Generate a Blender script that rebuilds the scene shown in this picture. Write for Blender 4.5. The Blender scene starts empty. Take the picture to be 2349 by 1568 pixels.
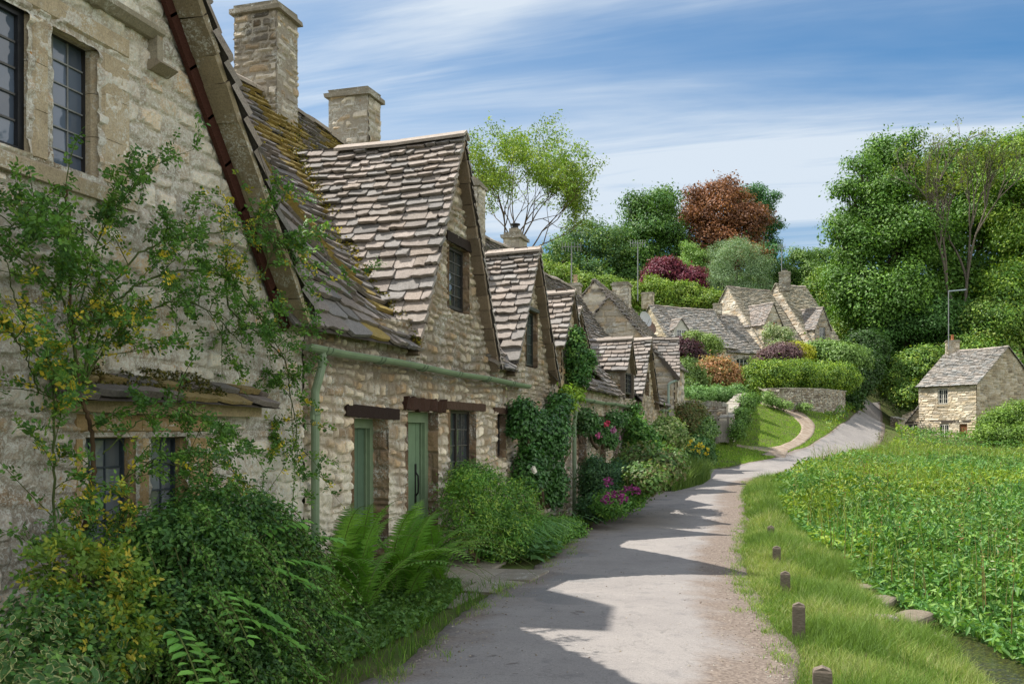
import bpy, math, random
import numpy as np
from math import radians as R

SC = bpy.context.scene
COL = SC.collection
rng = np.random.default_rng(11)
random.seed(5)

# ------------------------------------------------------------------ camera
CAMP = np.array([4.3, 0.0, 1.6])
YAW = R(16.86)
RT = np.array([math.cos(YAW), math.sin(YAW), 0.0])      # camera right
FW = np.array([-math.sin(YAW), math.cos(YAW), 0.0])     # camera forward
UP = np.array([0, 0, 1.0])
FPX = 2230.0   # focal length measured in survey units (photo 2349 wide)
CX, HY = 1174.5, 990.0

def P(x, y, d):
    """survey: sight line x,y at distance d -> metres"""
    return CAMP + RT * ((x - CX) / FPX * d) + FW * d + UP * ((HY - y) / FPX * d)

cam = bpy.data.cameras.new('camera')
co = bpy.data.objects.new('camera', cam)
COL.objects.link(co)
co.location = CAMP
co.rotation_euler = (R(90), 0, YAW)
cam.sensor_width = 36
cam.lens = 36 * FPX / 2349
cam.shift_y = (HY - 784) / 2349
cam.clip_start = 0.05
cam.clip_end = 3000
SC.camera = co

# ------------------------------------------------------------------ light
SUN_EL = math.atan(1.52)
sd = bpy.data.lights.new('sun', 'SUN')
sd.energy = 4.3
sd.angle = R(0.5)
sd.color = (1.0, 0.94, 0.86)
so = bpy.data.objects.new('sun', sd)
COL.objects.link(so)
so.rotation_euler = (0, -(math.pi / 2 - SUN_EL), R(1.0))
so.location = (-30, 20, 60)

w = bpy.data.worlds.new('World')
SC.world = w
w.use_nodes = True
nt = w.node_tree
nt.nodes.clear()
def wn(t, **k):
    n = nt.nodes.new(t)
    for a, b in k.items(): setattr(n, a, b)
    return n
sky = wn('ShaderNodeTexSky', sky_type='NISHITA', sun_disc=False, sun_elevation=SUN_EL, sun_rotation=R(270),
         air_density=1.0, dust_density=0.4, ozone_density=2.0)
tc = wn('ShaderNodeTexCoord')
sep = wn('ShaderNodeSeparateXYZ')
nt.links.new(tc.outputs['Generated'], sep.inputs[0])
# project the view direction on a high flat cloud layer
def math_(op, a, b=None):
    n = wn('ShaderNodeMath', operation=op)
    for i, q in enumerate((a, b)):
        if q is None: continue
        if isinstance(q, (int, float)): n.inputs[i].default_value = q
        else: nt.links.new(q, n.inputs[i])
    return n.outputs[0]
zc = math_('ADD', math_('MAXIMUM', sep.outputs[2], 0.0), 0.12)
cxn = math_('DIVIDE', sep.outputs[0], zc)
cyn = math_('DIVIDE', sep.outputs[1], zc)
cmb = wn('ShaderNodeCombineXYZ')
nt.links.new(cxn, cmb.inputs[0]); nt.links.new(cyn, cmb.inputs[1])
def cloud(rot, sx, sy, scale, det, rough, dist, off):
    mp = wn('ShaderNodeMapping')
    mp.inputs['Rotation'].default_value = (0, 0, R(rot))
    mp.inputs['Scale'].default_value = (sx, sy, 1)
    mp.inputs['Location'].default_value = off
    nt.links.new(cmb.outputs[0], mp.inputs[0])
    n = wn('ShaderNodeTexNoise')
    n.inputs['Scale'].default_value = scale
    n.inputs['Detail'].default_value = det
    n.inputs['Roughness'].default_value = rough
    n.inputs['Distortion'].default_value = dist
    nt.links.new(mp.outputs[0], n.inputs['Vector'])
    return n.outputs['Fac']
def ramp(fac, a, b):
    n = wn('ShaderNodeMapRange', interpolation_type='SMOOTHSTEP')
    nt.links.new(fac, n.inputs[0])
    n.inputs[1].default_value = a; n.inputs[2].default_value = b
    return n.outputs[0]
c1 = ramp(cloud(38, 0.16, 1.0, 2.3, 12, 0.60, 0.7, (3.1, 1.2, 0)), 0.38, 0.70)
c2 = ramp(cloud(30, 0.35, 1.0, 0.9, 6, 0.55, 0.5, (1.7, 6.4, 0)), 0.35, 0.66)
cov = math_('MULTIPLY', math_('ADD', math_('MULTIPLY', c1, 0.85), 0.28), c2)
# whiter towards the sun side (-x) 
side = wn('ShaderNodeMapRange'); nt.links.new(sep.outputs[0], side.inputs[0])
side.inputs[1].default_value = 0.35; side.inputs[2].default_value = -0.85
side.inputs[3].default_value = 0.0; side.inputs[4].default_value = 0.24
cov = math_('MINIMUM', math_('ADD', cov, side.outputs[0]), 0.88)
cov = math_('MAXIMUM', cov, 0.0)
tint = wn('ShaderNodeMix', data_type='RGBA', blend_type='MULTIPLY')
tint.inputs[0].default_value = 1.0
nt.links.new(sky.outputs[0], tint.inputs[6])
tint.inputs[7].default_value = (0.30, 0.68, 0.88, 1)
mx = wn('ShaderNodeMix', data_type='RGBA')
nt.links.new(cov, mx.inputs[0])
zr_ = wn('ShaderNodeMapRange'); nt.links.new(sep.outputs[2], zr_.inputs[0])
zr_.inputs[1].default_value = 0.0; zr_.inputs[2].default_value = 0.30; zr_.inputs[3].default_value = 0.62; zr_.inputs[4].default_value = 0.95
zs_ = wn('ShaderNodeVectorMath', operation='SCALE'); nt.links.new(tint.outputs[2], zs_.inputs[0]); nt.links.new(zr_.outputs[0], zs_.inputs['Scale'])
nt.links.new(zs_.outputs[0], mx.inputs[6])
mx.inputs[7].default_value = (5.0, 5.5, 6.0, 1)
# unseen sky right of and behind the view, brightened to fill the shade
fill_x = wn('ShaderNodeMapRange'); nt.links.new(sep.outputs[0], fill_x.inputs[0])
fill_x.inputs[1].default_value = 0.30; fill_x.inputs[2].default_value = 0.75; fill_x.inputs[3].default_value = 1.0; fill_x.inputs[4].default_value = 2.2
fill_y = wn('ShaderNodeMapRange'); nt.links.new(sep.outputs[1], fill_y.inputs[0])
fill_y.inputs[1].default_value = 0.05; fill_y.inputs[2].default_value = -0.5; fill_y.inputs[3].default_value = 1.0; fill_y.inputs[4].default_value = 1.8
bright = math_('MAXIMUM', fill_x.outputs[0], fill_y.outputs[0])
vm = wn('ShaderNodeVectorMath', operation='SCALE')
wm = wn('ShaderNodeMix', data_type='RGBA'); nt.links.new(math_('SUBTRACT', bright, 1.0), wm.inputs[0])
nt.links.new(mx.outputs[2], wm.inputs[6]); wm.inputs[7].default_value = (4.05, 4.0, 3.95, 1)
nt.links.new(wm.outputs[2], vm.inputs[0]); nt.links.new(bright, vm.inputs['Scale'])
bg = wn('ShaderNodeBackground')
bg.inputs['Strength'].default_value = 0.096
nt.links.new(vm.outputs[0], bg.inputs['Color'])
ow = wn('ShaderNodeOutputWorld')
nt.links.new(bg.outputs[0], ow.inputs[0])
SC.view_settings.view_transform = 'Standard'
SC.view_settings.look = 'None'
SC.view_settings.exposure = 0.72
SC.view_settings.gamma = 1
SC.cycles.max_bounces = 6
SC.cycles.diffuse_bounces = 3
SC.cycles.transparent_max_bounces = 8

# ------------------------------------------------------------------ numpy noise
def vnoise(x, y, seed=0):
    x = np.asarray(x, float); y = np.asarray(y, float)
    xi = np.floor(x).astype(np.int64); yi = np.floor(y).astype(np.int64)
    fx = x - xi; fy = y - yi
    fx = fx * fx * (3 - 2 * fx); fy = fy * fy * (3 - 2 * fy)
    def h(a, b):
        n = (a * 374761393 + b * 668265263 + seed * 2147483647 + 1013904223) & 0xffffffff
        n = ((n ^ (n >> 13)) * 1274126177) & 0xffffffff
        n = (n ^ (n >> 16)) & 0xffffffff
        return n / 4294967295.0
    a = h(xi, yi); b = h(xi + 1, yi); c = h(xi, yi + 1); d = h(xi + 1, yi + 1)
    return (a * (1 - fx) + b * fx) * (1 - fy) + (c * (1 - fx) + d * fx) * fy
def fbm(x, y, seed=0, o=3):
    s = 0; a = 0.5; t = 0
    for i in range(o):
        s = s + a * vnoise(x * 2 ** i, y * 2 ** i, seed + i * 17); t += a; a *= 0.5
    return s / t

# ------------------------------------------------------------------ mesh building
BASE = {}
class MB:
    def __init__(s):
        s.v = []; s.c = []; s.f = []; s.n = 0
    def add(s, v, f, col=(0.5, 0.5, 0.5)):
        v = np.asarray(v, float).reshape(-1, 3)
        c = np.asarray(col, float)
        if c.ndim == 1: c = np.tile(c, (len(v), 1))
        s.v.append(v); s.c.append(c)
        if isinstance(f, np.ndarray): s.f.append(f + s.n)
        else:
            by = {}
            for q in f: by.setdefault(len(q), []).append(q)
            for k, l in by.items(): s.f.append(np.array(l, int) + s.n)
        s.n += len(v)
        return s
    def box(s, c, size, col=(.5, .5, .5), ax=None, j=0.0):
        c = np.array(c, float); h = np.array(size, float) / 2
        q = np.array([[x, y, z] for z in (-1, 1) for y in (-1, 1) for x in (-1, 1)], float) * h
        if j: q = q + rng.uniform(-j, j, q.shape)
        if ax is not None: q = q @ np.array(ax, float)
        return s.add(q + c, [(0, 2, 3, 1), (4, 5, 7, 6), (0, 1, 5, 4), (2, 6, 7, 3), (0, 4, 6, 2), (1, 3, 7, 5)], col)
    def span(s, a, b, col=(.5, .5, .5), j=0.0):
        a = np.array(a, float); b = np.array(b, float)
        return s.box((a + b) / 2, np.abs(b - a), col, None, j)
    def beam(s, a, b, wd, ht, col=(.5, .5, .5), up=(0, 0, 1), j=0.0):
        a = np.array(a, float); b = np.array(b, float); d = b - a; L = np.linalg.norm(d); d = d / L
        up = np.array(up, float); sd_ = np.cross(d, up); sd_ /= np.linalg.norm(sd_); u2 = np.cross(sd_, d)
        return s.box((a + b) / 2, (L, wd, ht), col, np.array([d, sd_, u2]), j)
    def tube(s, pts, r, n=8, col=(.5, .5, .5), cap=True):
        pts = np.asarray(pts, float); m = len(pts)
        r = np.ones(m) * r if np.isscalar(r) else np.asarray(r, float)
        t = np.gradient(pts, axis=0); t /= np.linalg.norm(t, axis=1)[:, None] + 1e-9
        ref = np.array([0.13, 0.21, 1.0]) if abs(t[:, 2]).mean() < 0.9 else np.array([1.0, 0.1, 0.05])
        a = np.cross(t, ref); a /= np.linalg.norm(a, axis=1)[:, None] + 1e-9
        b = np.cross(t, a)
        th = np.arange(n) / n * 2 * math.pi
        V = pts[:, None] + r[:, None, None] * (np.cos(th)[None, :, None] * a[:, None] + np.sin(th)[None, :, None] * b[:, None])
        i = np.arange(m - 1)[:, None] * n; k = np.arange(n)[None]
        k2 = (k + 1) % n
        F = np.stack([i + k, i + k2, i + n + k2, i + n + k], -1).reshape(-1, 4)
        s.add(V.reshape(-1, 3), F, col)
        if cap and n > 2:
            s.f.append(np.array([list(range(n))[::-1]]) + s.n - m * n)
            s.f.append(np.array([list(range(n))]) + s.n - n)
        return s
    def lathe(s, c, prof, n=14, col=(.5, .5, .5)):
        prof = np.asarray(prof, float); c = np.asarray(c, float)
        pts = np.stack([np.zeros(len(prof)), np.zeros(len(prof)), prof[:, 1]], 1) + c
        th = np.arange(n) / n * 2 * math.pi; m = len(prof)
        V = pts[:, None] + prof[:, 0][:, None, None] * np.stack([np.cos(th), np.sin(th), 0 * th], -1)[None]
        i = np.arange(m - 1)[:, None] * n; k = np.arange(n)[None]; k2 = (k + 1) % n
        F = np.stack([i + k, i + k2, i + n + k2, i + n + k], -1).reshape(-1, 4)
        s.add(V.reshape(-1, 3), F, col)
        s.f.append(np.array([list(range(n))]) + s.n - n)
        return s
    def grid(s, Pg, col=(.5, .5, .5), mask=None):
        """Pg: (a,b,3) grid of points"""
        a, b = Pg.shape[:2]
        i = np.arange(a - 1)[:, None] * b; k = np.arange(b - 1)[None]
        F = np.stack([i + k, i + k + 1, i + b + k + 1, i + b + k], -1)
        if mask is not None: F = F[mask]
        F = F.reshape(-1, 4)
        c = np.asarray(col, float)
        if c.ndim == 3: c = c.reshape(-1, 3)
        V = Pg.reshape(-1, 3)
        if mask is not None:
            used = np.unique(F); mp = -np.ones(len(V), int); mp[used] = np.arange(len(used))
            V = V[used]; F = mp[F]
            if c.ndim == 2: c = c[used]
        return s.add(V, F, c)
    def build(s, name, mat, parent=None, smooth=False):
        V = np.concatenate(s.v).copy(); C_ = np.concatenate(s.c)
        base = BASE[parent.name] if parent is not None else np.zeros(3)
        V -= base
        me = bpy.data.meshes.new(name)
        me.vertices.add(len(V)); me.vertices.foreach_set('co', V.astype(np.float32).ravel())
        li = np.concatenate([f.ravel() for f in s.f]).astype(np.int32)
        ls = np.concatenate([np.full(len(f), f.shape[1]) for f in s.f])
        me.loops.add(len(li)); me.loops.foreach_set('vertex_index', li)
        me.polygons.add(len(ls))
        st = np.concatenate([[0], np.cumsum(ls)[:-1]]).astype(np.int32)
        me.polygons.foreach_set('loop_start', st)
        me.polygons.foreach_set('loop_total', ls.astype(np.int32))
        me.polygons.foreach_set('use_smooth', np.full(len(ls), bool(smooth)))
        at = me.color_attributes.new('Col', 'FLOAT_COLOR', 'POINT')
        at.data.foreach_set('color', np.concatenate([C_, np.ones((len(C_), 1))], 1).astype(np.float32).ravel())
        me.update(calc_edges=True); me.validate()
        me.materials.append(mat)
        o = bpy.data.objects.new(name, me)
        COL.objects.link(o)
        if parent is not None:
            o.parent = parent
        BASE[o.name] = base
        return o

def tag(o, label=None, cat=None, group=None, kind=None):
    if label: o['label'] = label
    if cat: o['category'] = cat
    if group: o['group'] = group
    if kind: o['kind'] = kind
    return o
def thing(name, label, cat, loc=(0, 0, 0), group=None):
    o = bpy.data.objects.new(name, None)
    o.empty_display_size = 0.2
    COL.objects.link(o)
    o.location = loc
    BASE[o.name] = np.array(loc, float)
    return tag(o, label, cat, group)

# ------------------------------------------------------------------ materials
def mat(name, build):
    m = bpy.data.materials.new(name); m.use_nodes = True
    t = m.node_tree; t.nodes.clear()
    out = t.nodes.new('ShaderNodeOutputMaterial')
    class G: pass
    g = G(); g.t = t; g.out = out
    def nn(ty, **k):
        n = t.nodes.new(ty)
        for a, b in k.items(): setattr(n, a, b)
        return n
    def ln(a, b): t.links.new(a, b)
    g.n = nn; g.l = ln
    g.pos = nn('ShaderNodeNewGeometry').outputs['Position']
    def noise(scale, det=3, rough=0.6, vec=None, dist=0):
        n = nn('ShaderNodeTexNoise'); n.inputs['Scale'].default_value = scale
        n.inputs['Detail'].default_value = det; n.inputs['Roughness'].default_value = rough
        n.inputs['Distortion'].default_value = dist
        ln(vec or g.pos, n.inputs['Vector']); return n.outputs['Fac']
    def vor(scale, feat='F1', rnd=1.0):
        n = nn('ShaderNodeTexVoronoi', feature=feat); n.inputs['Scale'].default_value = scale
        n.inputs['Randomness'].default_value = rnd
        ln(g.pos, n.inputs['Vector']); return n
    def rmp(f, a, b, lo=0., hi=1.):
        n = nn('ShaderNodeMapRange'); n.clamp = True; ln(f, n.inputs[0])
        for i, q in enumerate((a, b, lo, hi)): n.inputs[i + 1].default_value = q
        return n.outputs[0]
    def mix(f, a, b, mode='MIX'):
        n = nn('ShaderNodeMix', data_type='RGBA', blend_type=mode)
        for s_, q in ((0, f), (6, a), (7, b)):
            if isinstance(q, (int, float)): n.inputs[s_].default_value = q
            elif isinstance(q, tuple): n.inputs[s_].default_value = (*q, 1)
            else: ln(q, n.inputs[s_])
        return n.outputs[2]
    def mth(op, a, b=0.0):
        n = nn('ShaderNodeMath', operation=op)
        for i, q in enumerate((a, b)):
            if isinstance(q, (int, float)): n.inputs[i].default_value = q
            else: ln(q, n.inputs[i])
        return n.outputs[0]
    g.noise, g.vor, g.rmp, g.mix, g.mth = noise, vor, rmp, mix, mth
    a = nn('ShaderNodeAttribute'); a.attribute_name = 'Col'; g.col = a.outputs['Color']
    def pbsdf(col, rough=0.8, bump=None, bs=0.3, bd=0.02, spec=0.3, metal=0.0):
        p = nn('ShaderNodeBsdfPrincipled')
        if isinstance(col, tuple): p.inputs['Base Color'].default_value = (*col, 1)
        else: ln(col, p.inputs['Base Color'])
        if isinstance(rough, (int, float)): p.inputs['Roughness'].default_value = rough
        else: ln(rough, p.inputs['Roughness'])
        p.inputs['Specular IOR Level'].default_value = spec
        p.inputs['Metallic'].default_value = metal
        if bump is not None:
            b = nn('ShaderNodeBump'); b.inputs['Strength'].default_value = bs; b.inputs['Distance'].default_value = bd
            ln(bump, b.inputs['Height']); ln(b.outputs[0], p.inputs['Normal'])
        return p
    g.p = pbsdf
    s = build(g)
    ln(s.outputs[0], out.inputs['Surface'])
    return m

def lichen(g, base, amount=0.5, orange=0.5, scale=1.0):
    # pale crusts of irregular outline, with small orange ones between
    v = g.vor(24 * scale, 'SMOOTH_F1')
    spot = g.rmp(g.noise(34 * scale, 8, 0.78, None, 1.2), 0.50, 0.56)
    ring = g.rmp(g.mth('ADD', v.outputs['Distance'], g.mth('MULTIPLY', g.noise(60, 4, .8), .3)), 0.22, 0.42, 0.55, 1.0)
    zone = g.rmp(g.noise(1.9, 7, 0.75), 0.62 - 0.20 * amount, 0.68 - 0.18 * amount)
    k = g.mth('MULTIPLY', g.mth('MULTIPLY', spot, ring), zone)
    c = g.mix(g.mth('MULTIPLY', k, 0.9), base, (0.62, 0.63, 0.58))
    sp3 = g.rmp(g.noise(13 * scale, 8, 0.75, None, 0.8), 0.52, 0.57)
    z3 = g.rmp(g.noise(1.3, 6, 0.7), 0.60 - 0.12 * amount, 0.68 - 0.12 * amount)
    c = g.mix(g.mth('MULTIPLY', g.mth('MULTIPLY', sp3, z3), g.rmp(g.noise(85, 2), 0.35, 0.6)), c, (0.60, 0.61, 0.56))
    v2 = g.vor(17 * scale)
    sp2 = g.rmp(g.mth('ADD', v2.outputs['Distance'], g.mth('MULTIPLY', g.noise(45, 2), 0.3)), 0.42, 0.36)
    z2 = g.rmp(g.noise(2.7, 4), 0.58, 0.66)
    return g.mix(g.mth('MULTIPLY', g.mth('MULTIPLY', sp2, z2), orange), c, (0.42, 0.20, 0.045))

def stone_mat(name, lich=0.5, orange=0.5, bump=0.5, streak=0.4):
    def b(g):
        n1 = g.noise(14, 6, 0.7); n2 = g.noise(90, 4, 0.7)
        c = g.mix(g.rmp(n1, 0.3, 0.75, 0, 0.45), g.col, g.mix(1.0, g.col, (0.52, 0.49, 0.45), 'MULTIPLY'))
        c = g.mix(g.rmp(n2, 0.35, 0.7, 0.0, 0.8), c, g.mix(1.0, c, (1.7, 1.62, 1.5), 'MULTIPLY'))
        n5 = g.noise(38, 5, 0.8); c = g.mix(g.rmp(n5, 0.56, 0.66, 0, 0.55), c, g.mix(1.0, c, (0.42, 0.38, 0.33), 'MULTIPLY'))
        z = g.rmp(g.noise(3.3, 6, 0.7), 0.55, 0.75, 0, streak)
        c = g.mix(z, c, (0.10, 0.088, 0.07))
        c = lichen(g, c, lich, orange)
        return g.p(c, 0.92, g.mth('ADD', n2, g.mth('MULTIPLY', n5, 1.2)), bump, 0.008, 0.15)
    return mat(name, b)
M = {}
M['stone_lichen'] = stone_mat('stone_lichen', 1.35, 0.9)
M['stone'] = stone_mat('stone', 0.55, 0.4)
M['stone_plain'] = stone_mat('stone_plain', 0.15, 0.15, 0.4, 0.3)
def _slate(g):
    n1 = g.noise(9, 6, 0.7); n2 = g.noise(70, 5, 0.75)
    c = g.mix(g.rmp(n1, 0.35, 0.7, 0, 0.6), g.col, g.mix(1.0, g.col, (0.62, 0.60, 0.58), 'MULTIPLY'))
    c = g.mix(g.rmp(n2, 0.42, 0.66, 0, 0.8), c, g.mix(1.0, c, (1.7, 1.66, 1.62), 'MULTIPLY'))
    n5 = g.noise(32, 6, 0.8); c = g.mix(g.rmp(n5, 0.55, 0.64, 0, 0.6), c, g.mix(1.0, c, (0.45, 0.43, 0.42), 'MULTIPLY'))
    c = g.mix(g.rmp(g.noise(25, 4, 0.7), 0.60, 0.72, 0, 0.45), c, (0.34, 0.34, 0.31))
    return g.p(c, 0.9, g.mth('ADD', n2, n5), 0.6, 0.008, 0.2)
M['slate'] = mat('stone_slate', _slate)
def _plain(name, rough=0.7, nz=12, var=0.35, bs=0.2, spec=0.3, stretch=None):
    def b(g):
        vec = g.pos
        if stretch:
            mp = g.n('ShaderNodeMapping'); mp.inputs['Scale'].default_value = stretch; g.l(g.pos, mp.inputs[0]); vec = mp.outputs[0]
        n = g.noise(nz, 5, 0.7, vec)
        c = g.mix(g.rmp(n, 0.3, 0.7, 0, 1), g.mix(1.0, g.col, (1 - var,) * 3, 'MULTIPLY'), g.mix(1.0, g.col, (1 + var * .6,) * 3, 'MULTIPLY'))
        return g.p(c, rough, n, bs, 0.01, spec)
    return mat(name, b)
M['wood'] = _plain('weathered_timber', 0.85, 30, 0.5, 0.5, 0.15, (1, 1, 6))
M['paint'] = _plain('painted_surface', 0.45, 7, 0.16, 0.08, 0.4)
M['plaster'] = _plain('plaster', 0.9, 20, 0.2, 0.3, 0.1)
M['lead'] = _plain('lead_and_iron', 0.5, 20, 0.3, 0.1, 0.4)
M['terracotta'] = _plain('terracotta', 0.8, 20, 0.25, 0.2, 0.2)
M['petal'] = _plain('petal', 0.7, 30, 0.15, 0.05, 0.2)
M['rock'] = stone_mat('rock', 0.35, 0.1, 0.8, 0.5)
def _glass(g):
    p = g.p(g.col, 0.06, g.noise(6, 2), 0.12, 0.01, 0.9)
    return p
M['glass'] = mat('old_window_glass', _glass)
def _bark(g):
    mp = g.n('ShaderNodeMapping'); mp.inputs['Scale'].default_value = (1, 1, 0.25); g.l(g.pos, mp.inputs[0])
    n = g.noise(18, 5, 0.7, mp.outputs[0])
    c = g.mix(g.rmp(n, 0.3, 0.7), g.mix(1.0, g.col, (0.5, 0.5, 0.5), 'MULTIPLY'), g.mix(1.0, g.col, (1.4, 1.35, 1.25), 'MULTIPLY'))
    return g.p(c, 0.9, n, 0.6, 0.02, 0.1)
M['bark'] = mat('bark', _bark)
def leafmat(name, trans=0.35, rough=0.5, spec=0.35):
    def b(g):
        n = g.noise(3.0, 2)
        c = g.mix(g.rmp(n, 0.3, 0.7), g.mix(1.0, g.col, (0.8, 0.85, 0.8), 'MULTIPLY'), g.mix(1.0, g.col, (1.2, 1.15, 1.1), 'MULTIPLY'))
        p = g.p(c, rough, None, spec=spec)
        tr = g.n('ShaderNodeBsdfTranslucent'); g.l(g.mix(1.0, c, (1.25, 1.3, 0.55), 'MULTIPLY'), tr.inputs['Color'])
        m_ = g.n('ShaderNodeMixShader'); m_.inputs[0].default_value = trans
        g.l(p.outputs[0], m_.inputs[1]); g.l(tr.outputs[0], m_.inputs[2])
        return m_
    return mat(name, b)
M['leaf'] = leafmat('leaf', 0.26)
M['gloss_leaf'] = leafmat('glossy_leaf', 0.2, 0.35, 0.5)
M['grass'] = leafmat('grass_blade', 0.35, 0.6, 0.25)
# ------------------------------------------------------------------ generators
def nrm(v):
    v = np.asarray(v, float); return v / (np.linalg.norm(v, axis=-1, keepdims=True) + 1e-12)

PAL_WARM = np.array([(.50, .40, .26), (.57, .48, .34), (.40, .33, .235), (.60, .53, .42), (.42, .29, .16), (.36, .31, .25), (.62, .56, .46), (.33, .25, .17)])
PAL_GREY = np.array([(.37, .335, .28), (.44, .40, .335), (.30, .275, .24), (.50, .465, .40), (.37, .29, .20), (.39, .37, .33)])
PAL_LIME = np.array([(.56, .53, .44), (.62, .59, .50), (.50, .46, .37), (.58, .54, .44), (.45, .37, .25)])
PAL_CREAM = np.array([(.55, .48, .37), (.61, .54, .43), (.49, .42, .31), (.65, .59, .49), (.45, .38, .27)])

def inpoly(u, v, poly):
    ins = np.zeros(u.shape, bool); n = len(poly)
    for i in range(n):
        x1, y1 = poly[i]; x2, y2 = poly[(i + 1) % n]
        if y1 == y2: continue
        c = ((y1 > v) != (y2 > v)) & (u < (x2 - x1) * (v - y1) / (y2 - y1) + x1)
        ins ^= c
    return ins

def stone_wall(mb, O, U, V, N, poly, holes=(), res=0.025, course=(.08, .19), width=(.12, .45), amp=0.022, pal=PAL_WARM,
               mortar=(.40, .34, .25), lime=None, seed=1, tone=None):
    """rubble stone laid in rough courses, every stone raised from its mortar bed"""
    O = np.array(O, float); U = np.array(U, float); V = np.array(V, float); N = np.array(N, float)
    r = np.random.default_rng(seed)
    poly = np.array(poly, float)
    u0, v0 = poly.min(0); u1, v1 = poly.max(0)
    nu = max(3, int((u1 - u0) / res)); nv = max(3, int((v1 - v0) / res))
    u = np.linspace(u0, u1, nu + 1); v = np.linspace(v0, v1, nv + 1)
    uu, vv = np.meshgrid(u, v, indexing='ij')
    s = 1.0
    wu = uu + 0.05 * (fbm(uu * 5, vv * 5, seed) - .5) * 2
    wv = vv + 0.09 * (fbm(uu * 1.4, vv * 3, seed + 5) - .5) * 2 + 0.02 * (fbm(uu * 9, vv * 9, seed + 9) - .5) * 2
    cb = [v0 - 0.3]
    while cb[-1] < v1 + .3: cb.append(cb[-1] + r.uniform(*course))
    cb = np.array(cb)
    ci = np.clip(np.searchsorted(cb, wv) - 1, 0, len(cb) - 2)
    dv = np.minimum(wv - cb[ci], cb[ci + 1] - wv)
    du = np.zeros_like(wu); sid = np.zeros(wu.shape, int)
    for k in np.unique(ci):
        sb = [u0 - 0.5 - r.uniform(0, .3)]
        while sb[-1] < u1 + .5: sb.append(sb[-1] + r.uniform(*width) * (0.7 + (cb[k + 1] - cb[k]) * 3))
        sb = np.array(sb); m = ci == k
        si = np.clip(np.searchsorted(sb, wu[m]) - 1, 0, len(sb) - 2)
        du[m] = np.minimum(wu[m] - sb[si], sb[si + 1] - wu[m]); sid[m] = si + k * 7919
    jw = 0.012 + 0.01 * fbm(uu * 3, vv * 3, seed + 3)
    d = np.minimum(du, dv)
    e = np.clip((d - jw * .3) / (jw * 1.6), 0, 1); e = e * e * (3 - 2 * e)
    hsh = ((sid * 2654435761) & 0xffffff) / 0xffffff
    hsh2 = ((sid * 40503 + 977) * 2246822519 & 0xffffff) / 0xffffff
    h = amp * e * (0.5 + 0.9 * hsh) + 0.018 * (fbm(uu * 22, vv * 22, seed + 4) - .5) * (0.4 + e) + 0.03 * (fbm(uu * .8, vv * .8, seed + 6) - .5)
    pal = np.asarray(pal)
    cs = pal[(hsh2 * len(pal)).astype(int) % len(pal)] * (0.55 + 0.80 * hsh[..., None])
    mo = np.array(mortar) * np.ones(3)
    c = mo * (1 - e[..., None]) + cs * e[..., None]
    if lime is not None:
        k = np.clip(lime(uu, vv, fbm(uu * 3.1, vv * 3.1, seed + 8, 4)), 0, 1)[..., None]
        c = c * (1 - k) + k * np.array((.60, .57, .48)) * (0.9 + .15 * hsh[..., None])
    if tone is not None: c = c * tone(uu, vv)[..., None]
    Pg = O + uu[..., None] * U + vv[..., None] * V + h[..., None] * N
    cu = (uu[:-1, :-1] + uu[1:, 1:]) / 2; cv = (vv[:-1, :-1] + vv[1:, 1:]) / 2
    mask = inpoly(cu, cv, [tuple(p) for p in poly])
    for (a, b, c_, d_) in holes:
        mask &= ~((cu > a) & (cu < b) & (cv > c_) & (cv < d_))
    mb.grid(Pg, c, mask)

SLATE = np.array([(.33, .285, .25), (.355, .305, .27), (.30, .265, .24), (.285, .265, .25), (.385, .33, .295), (.32, .295, .275), (.335, .28, .24)])
SLATE = SLATE * np.array((.88, .91, .92))
SLATE_DK = SLATE * 0.72

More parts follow.
